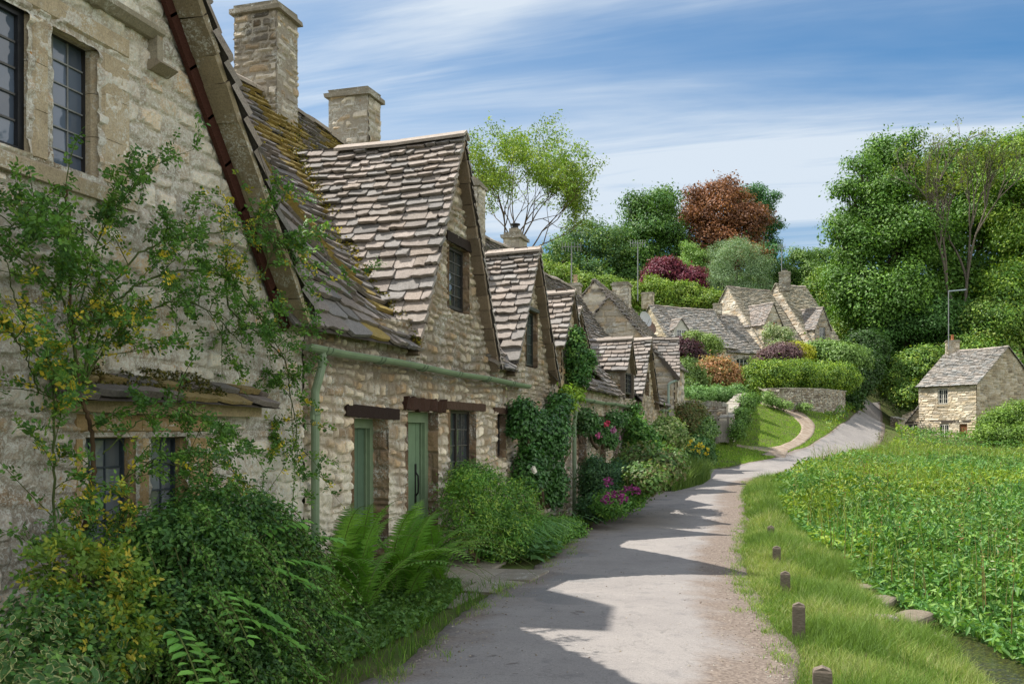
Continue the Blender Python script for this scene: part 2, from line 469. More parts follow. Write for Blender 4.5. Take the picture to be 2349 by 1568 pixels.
def slates(mb, S, s0, s1, T, keep=None, e0=.27, e1=.13, w0=.34, w1=.16, th=.028, pal=SLATE, seed=1, out=1, moss=None, under=True, lift=0.0):
    """courses of split stone slates, large at the eaves and small at the ridge.
    S(s,t)->points (t metres up the slope); out=+1/-1 picks the normal side"""
    r = np.random.default_rng(seed)
    t = 0.0; rows = []
    while t < T - 0.05:
        e = (e0 + (e1 - e0) * t / T) * r.uniform(.88, 1.12); rows.append((t, min(e, T - t + .05))); t += e
    X0 = []; X1 = []; T0 = []; E = []
    for k, (t, e) in enumerate(rows):
        wbar = w0 + (w1 - w0) * t / T
        x = s0 - r.uniform(0, wbar)
        while x < s1:
            w_ = wbar * r.uniform(.6, 1.5)
            a, b = max(x, s0 - .01), min(x + w_, s1 + .01)
            if b - a > 0.05: X0.append(a); X1.append(b); T0.append(t + r.normal(0, .012)); E.append(e)
            x += w_
    X0, X1, T0, E = map(np.array, (X0, X1, T0, E)); n = len(X0)
    W = X1 - X0
    cs = (X0 + X1) / 2
    q = S(cs, T0 + E / 2)
    if keep is not None:
        k = keep(q); X0, X1, T0, E, W = X0[k], X1[k], T0[k], E[k], W[k]; n = len(X0)
    gp = 0.006
    ov = 1.18
    jit = lambda s_: r.normal(0, s_, n)
    # outline, lower edge first; chipped along it, the corners knocked off
    ck = lambda: E * .14 * r.uniform(0, 1, n) ** 2
    us = [X0 + gp, X0 + gp + .10 * W * r.uniform(.3, 1.4, n), X0 + W * r.uniform(.3, .45, n), X0 + W * r.uniform(.55, .7, n), X1 - gp - .10 * W * r.uniform(.3, 1.4, n), X1 - gp, X1 - gp, X0 + gp]
    vs = [T0 + E * .30 * r.uniform(0, 1, n) ** .7, T0 + ck(), T0 + ck(), T0 + ck(), T0 + ck(), T0 + E * .30 * r.uniform(0, 1, n) ** .7, T0 + E * ov, T0 + E * ov]
    thk = th * r.uniform(.7, 1.7, n)
    lf = thk * 1.15 + r.uniform(0, .014, n)
    tl = r.normal(0, .004, n)
    hs = [lf - tl, lf - tl, lf, lf, lf + tl, lf + tl, .004 + 0 * lf, .004 + 0 * lf]
    eps = .01
    top = []; bot = []
    for u_, v_, h_ in zip(us, vs, hs):
        p = S(u_, v_)
        nn = nrm(np.cross(S(u_ + eps, v_) - p, S(u_, v_ + eps) - p)) * out
        top.append(p + nn * (h_ + lift)[:, None]); bot.append(p + nn * (h_ - thk + lift)[:, None])
    V = np.stack(top + bot, 1)                       # n,16,3
    K = 8
    base = (np.arange(n) * 2 * K)[:, None]
    f6 = base + np.arange(K)[None]
    quads = [np.concatenate([base + a, base + a + K, base + (a + 1) % K + K, base + (a + 1) % K], 1) for a in (7, 0, 1, 2, 3, 4, 5)]
    c = pal[r.integers(0, len(pal), n)] * r.uniform(.80, 1.12, n)[:, None]
    if moss is not None:
        q = S((X0 + X1) / 2, T0 + E / 2)
        k = np.clip(moss(q, r.uniform(0, 1, n)), 0, 1)[:, None]
        c = c * (1 - k) + k * np.array((.30, .22, .04))
    C_ = np.repeat(c[:, None], 2 * K, 1)
    s_ = mb.n
    mb.v.append(V.reshape(-1, 3)); mb.c.append(C_.reshape(-1, 3)); mb.n += n * 2 * K
    if out < 0: f6 = f6[:, ::-1]; quads = [q_[:, ::-1] for q_ in quads]
    mb.f.append(f6 + s_); mb.f.append(np.concatenate(quads) + s_)
    if under:
        a = np.linspace(s0, s1, max(2, int((s1 - s0) / .2)) + 1); b = np.linspace(0, T, max(2, int(T / .2)) + 1)
        aa, bb = np.meshgrid(a, b, indexing='ij')
        Pg = S(aa.ravel(), bb.ravel()).reshape(aa.shape + (3,))
        m = None
        if keep is not None:
            cc = (Pg[:-1, :-1] + Pg[1:, 1:]) / 2
            m = keep(cc.reshape(-1, 3)).reshape(cc.shape[:2])
            if not m.any(): return
        mb.grid(Pg, (.07, .062, .055), m)

def ridge_tiles(mb, a, b, w_=.26, h=.05, L=.45, col=(.34, .30, .26), seed=3):
    a = np.array(a, float); b = np.array(b, float); D = np.linalg.norm(b - a); n = max(1, int(D / L))
    d = (b - a) / D; sd_ = nrm(np.cross(d, (0, 0, 1)))
    r = np.random.default_rng(seed)
    for i in range(n):
        p0 = a + d * D * i / n; p1 = a + d * (D * (i + 1) / n - .012)
        z = np.array((0, 0, r.normal(0, .008)))
        ang = .62
        V = []
        for p in (p0, p1):
            for k, (o, zz) in enumerate(((-1, -ang), (0, 0), (1, -ang))):
                V.append(p + sd_ * o * w_ / 2 + z + np.array((0, 0, zz * w_ / 2 + h)))
            for k, (o, zz) in enumerate(((1, -ang), (0, 0), (-1, -ang))):
                V.append(p + sd_ * o * w_ / 2 * .95 + z + np.array((0, 0, zz * w_ / 2 + .005)))
        q = [(i_, (i_ + 1) % 6, (i_ + 1) % 6 + 6, i_ + 6) for i_ in range(6)]
        mb.add(V, q + [(5, 4, 3, 2, 1, 0), (6, 7, 8, 9, 10, 11)], np.array(col) * r.uniform(.8, 1.2))

# ---- foliage
def rdirs(n, r=rng):
    v = r.normal(size=(n, 3)); return nrm(v)
def leaves(mb, Pc, size, cols, nrmv=None, aspect=.5, spread=.8, r=rng, droop=0.0, rnd=False, jit=.25, dirv=None):
    """one leaf blade for every point of Pc"""
    Pc = np.asarray(Pc, float); n = len(Pc)
    if n == 0: return
    nv = rdirs(n, r) * spread
    nv = nv + (np.array((0, 0, .6)) if nrmv is None else nrmv)
    nv = nrm(nv)
    a = rdirs(n, r) if dirv is None else nrm(dirv + rdirs(n, r) * .35)
    a = nrm(a - nv * (a * nv).sum(1, keepdims=True)); 
    if droop: a = nrm(a - np.array((0, 0, droop)))
    b = np.cross(nv, a)
    L = (size * r.uniform(1 - jit, 1 + jit, n) if np.isscalar(size) else size)[:, None]
    cols = np.asarray(cols, float)
    c = cols if len(cols) == n and cols.ndim == 2 and n > 12 else cols[r.integers(0, len(cols), n)]
    c = c * r.uniform(.8, 1.2, n)[:, None]
    W = L * aspect / 2
    k = .22
    if rnd:
        pts = [Pc - a * L / 2, Pc - a * L * .22 + b * W + nv * W * k, Pc + a * L * .2 + b * W * .9 + nv * W * k, Pc + a * L / 2 - nv * L * .08,
               Pc + a * L * .2 - b * W * .9 + nv * W * k, Pc - a * L * .22 - b * W + nv * W * k]
        V = np.stack(pts, 1).reshape(-1, 3); bs = (np.arange(n) * 6)[:, None]
        F = np.concatenate([bs + np.array([[0, 1, 2, 3]]), bs + np.array([[3, 4, 5, 0]])])
        mb.add(V, F, np.repeat(c, 6, 0))
    else:
        pts = [Pc - a * L / 2, Pc + b * W + nv * W * k, Pc + a * L / 2, Pc - b * W + nv * W * k]
        V = np.stack(pts, 1).reshape(-1, 3); bs = (np.arange(n) * 4)[:, None]
        F = np.concatenate([bs + np.array([[0, 1, 2]]), bs + np.array([[2, 3, 0]])])
        mb.add(V, F, np.repeat(c, 4, 0))

def lobe(x, y, rx, ry, d, rz=None):
    """crown lobe from its sight-line centre and radii (survey units) at distance d -> centre, radii along right/forward/up"""
    k = d / FPX
    return (*P(x, y, d), rx * k, (rz if rz else (rx + ry) / 2 * k), ry * k)
def crown_pts(lobes, n, r, shell=(.72, 1.03), low=-.55):
    L = np.array(lobes, float)
    wgt = (L[:, 3] * L[:, 5] + L[:, 3] * L[:, 4]); wgt /= wgt.sum()
    out = []; nor = []
    while sum(map(len, out)) < n:
        k = r.choice(len(L), n, p=wgt); d = rdirs(n, r)
        ok = d[:, 2] > low + r.uniform(-.25, .25, n); k, d = k[ok], d[ok]
        rr = r.uniform(*shell, len(k)) * (0.72 + .50 * fbm(d[:, 0] * 2.6 + k * 3, d[:, 2] * 2.6 + d[:, 1] * 2, 3))
        loc = d * rr[:, None] * L[k][:, 3:6]
        p = L[k][:, :3] + loc[:, :1] * RT + loc[:, 1:2] * FW + loc[:, 2:] * UP
        # drop what is buried in another lobe
        q = np.stack([(p - l[:3]) @ RT / l[3] for l in L], 1) ** 2 + np.stack([(p - l[:3]) @ FW / l[4] for l in L], 1) ** 2 + np.stack([(p - l[:3]) @ UP / l[5] for l in L], 1) ** 2
        ok = q.min(1) > .42
        out.append(p[ok]); nor.append((d[:, :1] * RT + d[:, 1:2] * FW + d[:, 2:] * UP)[ok])
    return np.concatenate(out)[:n], np.concatenate(nor)[:n]
CL = 1.0; LC = 1.45
def foliage(mb, lobes, clumps, per, size, cols, cr, seed=1, aspect=.55, shell=(.72, 1.03), low=-.55, inner=.12, tint=.28, spread=.5, rnd=False, flat=.6, upw=.45):
    r = np.random.default_rng(seed)
    clumps = max(10, int(clumps * CL)); c, nn = crown_pts(lobes, clumps, r, shell, low)
    cols = np.asarray(cols, float) * LC
    L = np.array(lobes, float)
    k = per
    idx = np.repeat(np.arange(len(c)), k); n = len(idx)
    off = np.clip(r.normal(0, 1, (n, 3)), -1.7, 1.7) * cr * .5; off[:, 2] *= flat
    hump = nrm(off) * 0 + nn[idx] * np.abs(r.normal(0, cr * .25, n))[:, None]
    p = c[idx] + off + hump
    cols = np.asarray(cols, float)
    base = cols[r.integers(0, len(cols), len(c))] * r.uniform(1 - tint, 1 + tint, len(c))[:, None]
    leaves(mb, p, size, base[idx], nrm(off) * .75 + nn[idx] * .35 + np.array((0, 0, upw)), aspect, spread, r, rnd=rnd)
    ni = int(n * inner)
    if ni:
        c2, n2 = crown_pts(lobes, max(50, ni // 8), r, (.3, .8), -1)
        i2 = r.integers(0, len(c2), ni)
        leaves(mb, c2[i2] + r.normal(0, cr * .6, (ni, 3)), size * 1.25, cols * .9, n2[i2] * .5, aspect * 1.1, 1.0, r)

def limb(mb, p0, p1, r0, r1, col, wob=.08, n=6, sides=7, seed=0):
    r = np.random.default_rng(seed)
    p0 = np.array(p0, float); p1 = np.array(p1, float); t = np.linspace(0, 1, n)[:, None]
    L = np.linalg.norm(p1 - p0)
    q = p0 + (p1 - p0) * t + r.normal(0, wob * L * .5, (n, 3)) * np.sin(t * math.pi)
    mb.tube(q, np.linspace(r0, r1, n), sides, col)
    return q
def boughs(lobes, seed, per=11, k0=.24, k1=.42):
    """break each crown lobe into leafy boughs so that shade and gaps fall between them"""
    r = np.random.default_rng(seed); out = []
    for l in lobes:
        c = np.array(l[:3]); a, b, h = l[3:6]
        out.append((*c, a * .74, b * .74, h * .74))
        for _ in range(per):
            d = rdirs(1, r)[0]; d[2] = d[2] if d[2] > -.5 else -d[2]
            q = r.uniform(.62, .88); k = r.uniform(k0, k1)
            p = c + (d[0] * a * RT + d[1] * b * FW + d[2] * h * UP) * q
            m = (a + h) / 2 * k; out.append((*p, m * r.uniform(1, 1.5), m * r.uniform(1, 1.3), m * r.uniform(.6, .9)))
    return out
def tree(name, label, base, lobes, clumps, per, size, cols, cr, tr=.35, bark=(.10, .08, .06), group=None, seed=1, cat='tree', matname='leaf', **kw):
    base = np.array(base, float)
    t = thing(name, label, cat, base, group)
    mb = MB(); foliage(mb, boughs(lobes, seed), int(clumps * 1.9), int(per * .62), size * .8, cols, cr * .62, seed, **kw)
    mb.build('crown', M[matname], t)
    tb = MB(); L = np.array(lobes); ctr = (L[:, :3] * (L[:, 3] * L[:, 5])[:, None]).sum(0) / (L[:, 3] * L[:, 5]).sum()
    fork = base + (ctr - base) * .45
    limb(tb, base - (0, 0, .4), fork, tr, tr * .7, bark, seed=seed)
    for i, l in enumerate(L):
        q = limb(tb, fork, l[:3], tr * .55, tr * .15, bark, .12, 7, seed=seed + i)
        r = np.random.default_rng(seed * 7 + i)
        for j in range(5):
            d = rdirs(1, r)[0]; d[2] = abs(d[2]) * .7
            e = l[:3] + (d[0] * RT * l[3] + d[1] * FW * l[4] + d[2] * UP * l[5]) * .85
            limb(tb, q[r.integers(3, 7)], e, tr * .22, tr * .04, bark, .14, 6, 5, seed=i * 9 + j)
    tb.build('trunk', M['bark'], t, True)
    return t
def branching(mb, p, d, L, r, depth, rs, tips, col, target=None, spread=.55, k=3, up=.12, shrink=.76, sides=6):
    n = 5
    t = np.linspace(0, 1, n)[:, None]
    bend = rdirs(1, rs)[0] * .18
    q = p + d * L * t + bend * L * t ** 2
    mb.tube(q, np.linspace(r, r * .66, n), sides if depth > 2 else 4, col, cap=False)
    e = q[-1]; de = nrm(q[-1] - q[-2])
    if depth <= 1: tips.append((e, de)); tips.append((q[2], de))
    if depth == 0: return
    if depth == 2: tips.append((q[3], de))
    for i in range(k):
        nd = nrm(de + rdirs(1, rs)[0] * spread + np.array((0, 0, up)))
        if target is not None:
            o = e - target[0]; qd = np.sqrt((((o) / target[1]) ** 2).sum())
            if qd > .85: nd = nrm(nd - nrm(o) * .9 * (qd - .6))
        branching(mb, e if i < k - 1 or depth > 3 else q[3], nd, L * shrink * rs.uniform(.8, 1.2), r * .62, depth - 1, rs, tips, col, target, spread, k, up, shrink, sides)

def blades(mb, Pc, h, w_, cols, lean=.35, seg=2, r=rng, dirv=None):
    Pc = np.asarray(Pc, float); n = len(Pc)
    th = r.uniform(0, 2 * math.pi, n)
    d = np.stack([np.cos(th), np.sin(th), 0 * th], 1)
    if dirv is not None: d = nrm(d * .6 + dirv)
    sd_ = np.stack([-d[:, 1], d[:, 0], 0 * th], 1)
    th2 = r.uniform(0, 2 * math.pi, n); fs = np.stack([np.cos(th2), np.sin(th2), 0 * th2], 1)
    h = (h * r.uniform(.55, 1.3, n))[:, None]; ln = (lean * r.uniform(.2, 1.6, n))[:, None]
    rows = []
    for i in range(seg + 1):
        t = i / seg
        c = Pc + np.array((0, 0, 1.)) * h * (t - .28 * ln * t * t) + d * h * ln * t * t
        ww = w_ * (1 - t) ** .6 * .5
        if i < seg: rows += [c - fs * ww, c + fs * ww]
        else: rows += [c]
    m = 2 * seg + 1
    V = np.stack(rows, 1).reshape(-1, 3); b = (np.arange(n) * m)[:, None]
    F = [np.concatenate([b + 2 * i, b + 2 * i + 1, b + 2 * i + 3, b + 2 * i + 2], 1) for i in range(seg - 1)]
    cols = np.asarray(cols, float); c = cols[r.integers(0, len(cols), n)] * r.uniform(.8, 1.2, n)[:, None]
    s_ = mb.n
    mb.add(V, np.concatenate(F) if F else np.zeros((0, 4), int), np.repeat(c, m, 0))
    mb.f.append(np.concatenate([b + 2 * seg - 2, b + 2 * seg - 1, b + 2 * seg], 1) + s_)
# ------------------------------------------------------------------ the lie of the land
_cp = []
for yy in (-12, -5, 0, 5, 10, 15):
    for xx in (-1.0, 2.0, 3.8): _cp.append((xx, yy, 0.0))
_cp += [(4.6, 0, -.03), (4.6, 8, -.05), (4.4, 14, -.02), (4.2, 20, .04), (5.4, 8, -.22), (5.0, 14, -.18), (4.7, 20, -.05), (5.9, 4, -.35), (5.7, 8, -.42), (5.5, 11, -.42), (5.2, 14, -.38), (5.0, 18, -.3)]
_cp += [(0, 20, .05), (2.5, 20, .05), (0, 26, .15), (3, 26, .15), (0, 33, .33), (4, 33, .33), (1, 40, .5)]
_cp += [(8, 0, -.5), (8, 12, -.48), (8, 20, -.42), (9, 28, -.2), (14, 5, -.45), (20, 20, -.4), (30, 10, -.3), (14, 35, -.1), (25, 40, 0), (12, 50, .15), (40, 30, 0), (40, 60, .4)]
for (x, y, d) in [(1640, 1072, 37), (1790, 1045, 44), (1870, 1012, 52), (1905, 990, 57), (1945, 965, 62.5), (1972, 940, 70), (1985, 918, 80), (2012, 1028, 57), (2028, 1003, 62), (2030, 975, 68), (2024, 945, 76), (2018, 920, 86), (1945, 1045, 50), (1840, 1030, 48), (1710, 922, 58), (1850, 940, 60),
                  (1930, 938, 66), (1590, 985, 48), (1690, 925, 57), (1550, 905, 52), (1600, 905, 56), (1560, 862, 70), (1740, 856, 73), (1900, 842, 80),
                  (1740, 1000, 48), (1800, 1000, 51), (1700, 1045, 42),
                  (1500, 690, 105), (1750, 700, 112), (1950, 720, 125), (1300, 660, 100), (2100, 880, 95), (2300, 862, 100), (2600, 850, 95),
                  (2050, 1019, 75), (2250, 1020, 71), (2500, 1022, 68), (2200, 1012, 64), (2200, 1004, 70)]:
    p = P(x, y, d); _cp.append(tuple(p))
for yy in (-10, 10, 30): _cp += [(-7, yy, 1.2), (-18, yy, 7), (-40, yy, 17)]
_cp += [(-8, 45, 4), (-30, 60, 16), (90, -10, 1), (90, 60, 3), (60, 110, 14), (-60, 120, 26), (10, 160, 26), (80, 160, 28), (-60, -15, 20)]
_cp = np.array(_cp)
def _tps(A, B):
    d2 = ((A[:, None] - B[None]) ** 2).sum(-1)
    return .5 * d2 * np.log(d2 + 1e-9)
_n = len(_cp)
_K = _tps(_cp[:, :2], _cp[:, :2]) + np.eye(_n) * 1.5
_Pm = np.concatenate([np.ones((_n, 1)), _cp[:, :2]], 1)
_A = np.block([[_K, _Pm], [_Pm.T, np.zeros((3, 3))]])
_w = np.linalg.solve(_A, np.concatenate([_cp[:, 2], np.zeros(3)]))
def gz(x, y):
    x = np.asarray(x, float); y = np.asarray(y, float); sh = x.shape
    q = np.stack([x.ravel(), y.ravel()], 1); o = np.zeros(len(q))
    for i in range(0, len(q), 20000):
        qq = q[i:i + 20000]
        o[i:i + 20000] = _tps(qq, _cp[:, :2]) @ _w[:_n] + _w[_n] + qq @ _w[_n + 1:]
    return np.minimum(o.reshape(sh), 34)
def hit(x, y, dmin=3., dmax=140., dz=0.0):
    """where the sight line x,y meets the ground"""
    ds = np.exp(np.linspace(math.log(dmin), math.log(dmax), 900))
    p = CAMP + (RT * ((x - CX) / FPX) + FW + UP * ((HY - y) / FPX)) * ds[:, None]
    z = gz(p[:, 0], p[:, 1]) + dz
    k = np.where(p[:, 2] <= z)[0]
    if len(k) == 0: return p[-1]
    i = max(k[0], 1); a = p[i - 1, 2] - z[i - 1]; b = p[i, 2] - z[i]; t = a / (a - b + 1e-9)
    q = p[i - 1] * (1 - t) + p[i] * t; return q

_pairs = [((870, 1568), (1832, 1568)), ((990, 1470), (1800, 1470)), ((1060, 1410), (1765, 1410)), ((1150, 1355), (1722, 1355)), ((1240, 1300), (1702, 1300)), ((1290, 1255), (1702, 1255)), ((1340, 1205), (1710, 1210)), ((1420, 1175), (1712, 1178)),
          ((1500, 1125), (1706, 1135)), ((1560, 1092), (1712, 1105)), ((1632, 1075), (1775, 1096)), ((1720, 1062), (1815, 1082)), ((1790, 1045), (1870, 1064)), ((1840, 1030), (1945, 1045)),
          ((1870, 1012), (2012, 1028)), ((1905, 990), (2028, 1003)), ((1945, 965), (2030, 975)), ((1972, 940), (2024, 945)), ((1985, 918), (2018, 920))]
def edges(pairs): 
    far = {(1870, 1012): 52, (1905, 990): 57, (1945, 965): 62.5, (1972, 940): 70, (1985, 918): 80, (2012, 1028): 57, (2028, 1003): 62, (2030, 975): 68, (2024, 945): 76, (2018, 920): 86, (1945, 1045): 50, (1840, 1030): 48}
    f = lambda q: P(*q, far[q]) if q in far else hit(*q)
    a = np.array([f(p[0]) for p in pairs]); b = np.array([f(p[1]) for p in pairs]); return a, b
_L, _R = edges(_pairs)
_L = np.concatenate([[(1.0, -9, 0), (0.9, -3, 0), (.9, 2, 0)], _L]); _R = np.concatenate([[(4.0, -9, 0), (3.9, -3, 0), (3.85, 2, 0)], _R])
def resamp(A, n):
    """smooth curve through the stations"""
    t = np.linspace(0, len(A) - 1, n); i = np.clip(t.astype(int), 0, len(A) - 2); f = (t - i)[:, None]
    Pm1 = A[np.clip(i - 1, 0, len(A) - 1)]; P0 = A[i]; P1 = A[i + 1]; P2 = A[np.clip(i + 2, 0, len(A) - 1)]
    return .5 * ((2 * P0) + (-Pm1 + P1) * f + (2 * Pm1 - 5 * P0 + 4 * P1 - P2) * f ** 2 + (-Pm1 + 3 * P0 - 3 * P1 + P2) * f ** 3)
def ribbon(mb, A, B, ns, nc, lift, jit=.06, seed=1, sm=6):
    a = resamp(A, ns); b = resamp(B, ns)
    arc = np.concatenate([[0], np.cumsum(np.linalg.norm(np.diff(a, axis=0), axis=1))])
    for _ in range(sm):
        for q_ in (a, b): q_[1:-1] = (q_[:-2] + 2 * q_[1:-1] + q_[2:]) / 4
    w_ = np.linalg.norm((b - a)[:, :2], axis=1, keepdims=True); d = (b - a)[:, :2] / (w_ + 1e-9)
    a = a[:, :2] + d * ((fbm(arc * 1.3, 0 * arc, seed) - .5) * 2 * jit + (fbm(arc * 6, 0 * arc, seed + 1) - .5) * jit)[:, None]
    b = b[:, :2] + d * ((fbm(arc * 1.3, 0 * arc + 9, seed) - .5) * 2 * jit + (fbm(arc * 6, 0 * arc + 5, seed + 1) - .5) * jit)[:, None]
    t = np.concatenate([[-.012], np.linspace(0, 1, nc), [1.012]])
    q = a[:, None] * (1 - t[None, :, None]) + b[:, None] * t[None, :, None]
    z = gz(q[..., 0], q[..., 1]) + lift
    # the edges dip under the soil at the sides
    z[:, 0] -= .05; z[:, -1] -= .05
    dist = np.minimum(t, 1 - t)[None] * w_
    col = np.stack([dist, np.broadcast_to(t[None], dist.shape), 0 * dist], -1)
    mb.grid(np.concatenate([q, z[..., None]], -1), col)
    return np.concatenate([a, b[::-1]])
road_mb = MB(); ROAD = ribbon(road_mb, _L, _R, 260, 25, 0.012, .07, 3, 60)

_pp = [((1708, 906), (1732, 904)), ((1745, 925), (1790, 920)), ((1790, 941), (1828, 938)), ((1822, 958), (1856, 958)), ((1838, 978), (1870, 978)), ((1832, 996), (1862, 1000)), ((1805, 1016), (1838, 1020)), ((1772, 1032), (1806, 1038)), ((1745, 1043), (1800, 1050))]
_a, _b = edges(_pp); path_mb = MB(); PATH = ribbon(path_mb, _a, _b, 90, 7, 0.02, .06, 8)
_pp = [((1690, 1019), (1690, 1023)), ((1730, 1024), (1730, 1031)), ((1772, 1026), (1775, 1038)), ((1800, 1020), (1800, 1040))]
_a, _b = edges(_pp); ribbon(path_mb, _a, _b, 40, 5, 0.026, .04, 12)

# stream: bank line positions along the row
ST = np.array([(6.1, -6, -.52), (6.05, 0, -.52), (5.85, 6, -.52), (5.58, 8.5, -.52), (5.38, 9.8, -.52), (5.08, 10.5, -.52), (4.98, 12.7, -.5), (4.9, 15, -.48)])
STR = ST + np.array([(1.6, 0, 0), (1.5, 0, 0), (1.1, 0, 0), (.9, 0, 0), (.75, 0, 0), (.75, 0, 0), (.4, 0, 0), (.2, 0, 0)])
sm = MB(); a = resamp(ST, 60); b = resamp(STR, 60); t = np.linspace(-.15, 1.3, 8)
q = a[:, None] * (1 - t[None, :, None]) + b[:, None] * t[None, :, None]; q[..., 2] = -.40
sm.grid(q, (.03, .035, .02))
def _water(g):
    n = g.noise(7, 3, .5); f = g.noise(30, 4, .7)
    c = g.mix(g.rmp(f, .50, .62), (.035, .035, .02), (.12, .13, .03))
    return g.p(c, .18, n, .35, .03, .35)
M['water'] = mat('stream_water', _water)
tag(sm.build('stream', M['water']), kind='structure')

def _asphalt(g):
    sp = g.n('ShaderNodeSeparateColor'); g.l(g.col, sp.inputs[0]); d = sp.outputs[0]; t = sp.outputs[1]
    n1 = g.noise(1.1, 6, .65); n2 = g.noise(160, 3, .8); n3 = g.noise(4, 6, .7); n4 = g.noise(34, 4, .7)
    c = g.mix(g.rmp(n1, .35, .68), (.235, .217, .205), (.305, .282, .262))
    c = g.mix(g.rmp(n3, .55, .68, 0, .5), c, (.13, .125, .13))
    # repaired patches and worn holes, dark and only along the houses' side
    v = g.vor(.9); pt = g.mth('MULTIPLY', g.rmp(v.outputs['Distance'], .36, .33), g.rmp(t, .45, .25))
    c = g.mix(g.mth('MULTIPLY', pt, .6), c, (.13, .135, .14))
    cv = g.n('ShaderNodeTexVoronoi', feature='DISTANCE_TO_EDGE'); cv.inputs['Scale'].default_value = 1.3
    vm_ = g.n('ShaderNodeVectorMath', operation='ADD'); nv_ = g.n('ShaderNodeTexNoise'); nv_.inputs['Scale'].default_value = 3; nv_.inputs['Detail'].default_value = 5; g.l(g.pos, nv_.inputs['Vector'])
    g.l(g.pos, vm_.inputs[0]); g.l(nv_.outputs['Color'], vm_.inputs[1]); g.l(vm_.outputs[0], cv.inputs['Vector'])
    ck = g.mth('MULTIPLY', g.rmp(cv.outputs['Distance'], .022, .006), g.rmp(g.noise(.9, 3), .48, .56)); c = g.mix(g.mth('MULTIPLY', ck, .4), c, (.10, .095, .09))
    hole = g.rmp(g.noise(2.3, 4, .6), .66, .70)
    c = g.mix(g.mth('MULTIPLY', hole, g.rmp(t, .6, .4, 0, .75)), c, (.075, .055, .045))
    c = g.mix(g.rmp(n2, .45, .7, 0, .6), c, (.42, .39, .36)); n6 = g.noise(70, 4, .8); c = g.mix(g.rmp(n6, .54, .64, 0, .5), c, (.10, .09, .09))
    c = g.mix(g.rmp(n4, .25, .45, .4, 0), c, (.10, .095, .09))
    # soil and grit washed over the edges, broad on the verge side
    e = g.mth('ADD', d, g.mth('MULTIPLY', g.mth('SUBTRACT', g.noise(1.7, 5, .65), .5), 1.3))
    right = g.rmp(t, .5, .8)
    ew = g.mth('SUBTRACT', e, g.mth('MULTIPLY', right, .42))
    k = g.rmp(ew, -.02, .42, 1, 0)
    c = g.mix(g.mth('MULTIPLY', k, .85), c, g.mix(g.rmp(n4, .4, .65), (.125, .092, .07), (.27, .215, .17)))
    # fallen specks of pale grit
    v2 = g.vor(9); c = g.mix(g.rmp(v2.outputs['Distance'], .07, .04, 0, .8), c, (.5, .47, .42))
    h = g.mth('ADD', g.mth('MULTIPLY', n2, .5), g.mth('ADD', n4, g.mth('MULTIPLY', hole, -1.5)))
    return g.p(c, .85, h, .45, .012, .25)
M['asphalt'] = mat('worn_asphalt', _asphalt)
tag(road_mb.build('road', M['asphalt'], None, True), kind='structure')
def _dirt(g):
    n = g.noise(3, 5); n2 = g.noise(60, 3)
    c = g.mix(g.rmp(n, .35, .65), (.24, .18, .13), (.37, .31, .25)); c = g.mix(g.rmp(n2, .5, .7, 0, .4), c, (.42, .38, .33))
    return g.p(c, .95, n2, .4, .01, .1)
M['dirt'] = mat('trodden_earth', _dirt)
tag(path_mb.build('footpath', M['dirt'], None, True), kind='structure')

def axis(segs):
    o = []
    for a, b, s in segs: o.append(np.arange(a, b, s))
    return np.concatenate(o + [[segs[-1][1]]])
xs = axis([(-900, -150, 75), (-150, -60, 15), (-60, -10, 2.0), (-10, -2, .5), (-2, 9, .2), (9, 30, .6), (30, 60, 1.5), (60, 150, 10), (150, 900, 75)])
ys = axis([(-900, -40, 86), (-40, -10, 3), (-10, 0, .5), (0, 34, .25), (34, 75, .5), (75, 120, 1.5), (120, 200, 10), (200, 1200, 100)])
X_, Y_ = np.meshgrid(xs, ys, indexing='ij')
Z_ = gz(np.clip(X_, -75, 95), np.clip(Y_, -18, 165))
inr = inpoly(X_, Y_, [tuple(p) for p in ROAD]) | inpoly(X_, Y_, [tuple(p) for p in PATH])
inr2 = np.ones_like(inr)
for ox, oy in ((.22, 0), (-.22, 0), (0, .22), (0, -.22)): inr2 &= inpoly(X_ + ox, Y_ + oy, [tuple(p) for p in ROAD]) | inpoly(X_ + ox, Y_ + oy, [tuple(p) for p in PATH])
sink = np.zeros_like(Z_); sink[inr2] = .08
Z_ = Z_ - sink - .012 + .012 * (fbm(X_ * 2, Y_ * 2, 5) - .5) * (~inr)
# the stream cut
sx = np.interp(Y_, ST[:, 1], ST[:, 0]); sw = np.interp(Y_, ST[:, 1], STR[:, 0] - ST[:, 0])
cut = (X_ > sx) & (X_ < sx + sw) & (Y_ > -7) & (Y_ < 15.8)
Z_[cut] = np.minimum(Z_[cut], -.55)
def _soil(g):
    n = g.noise(2.2, 5, .7); n2 = g.noise(30, 4, .7)
    c = g.mix(g.rmp(n, .35, .65), (.085, .13, .03), (.12, .11, .05)); c = g.mix(g.rmp(n2, .5, .7, 0, .6), c, (.05, .09, .02))
    return g.p(c, .95, n2, .6, .03, .1)
M['soil'] = mat('grassy_soil', _soil)
gm = MB(); gm.grid(np.stack([X_, Y_, Z_], -1), (.1, .1, .05))
tag(gm.build('ground', M['soil'], None, True), kind='structure')

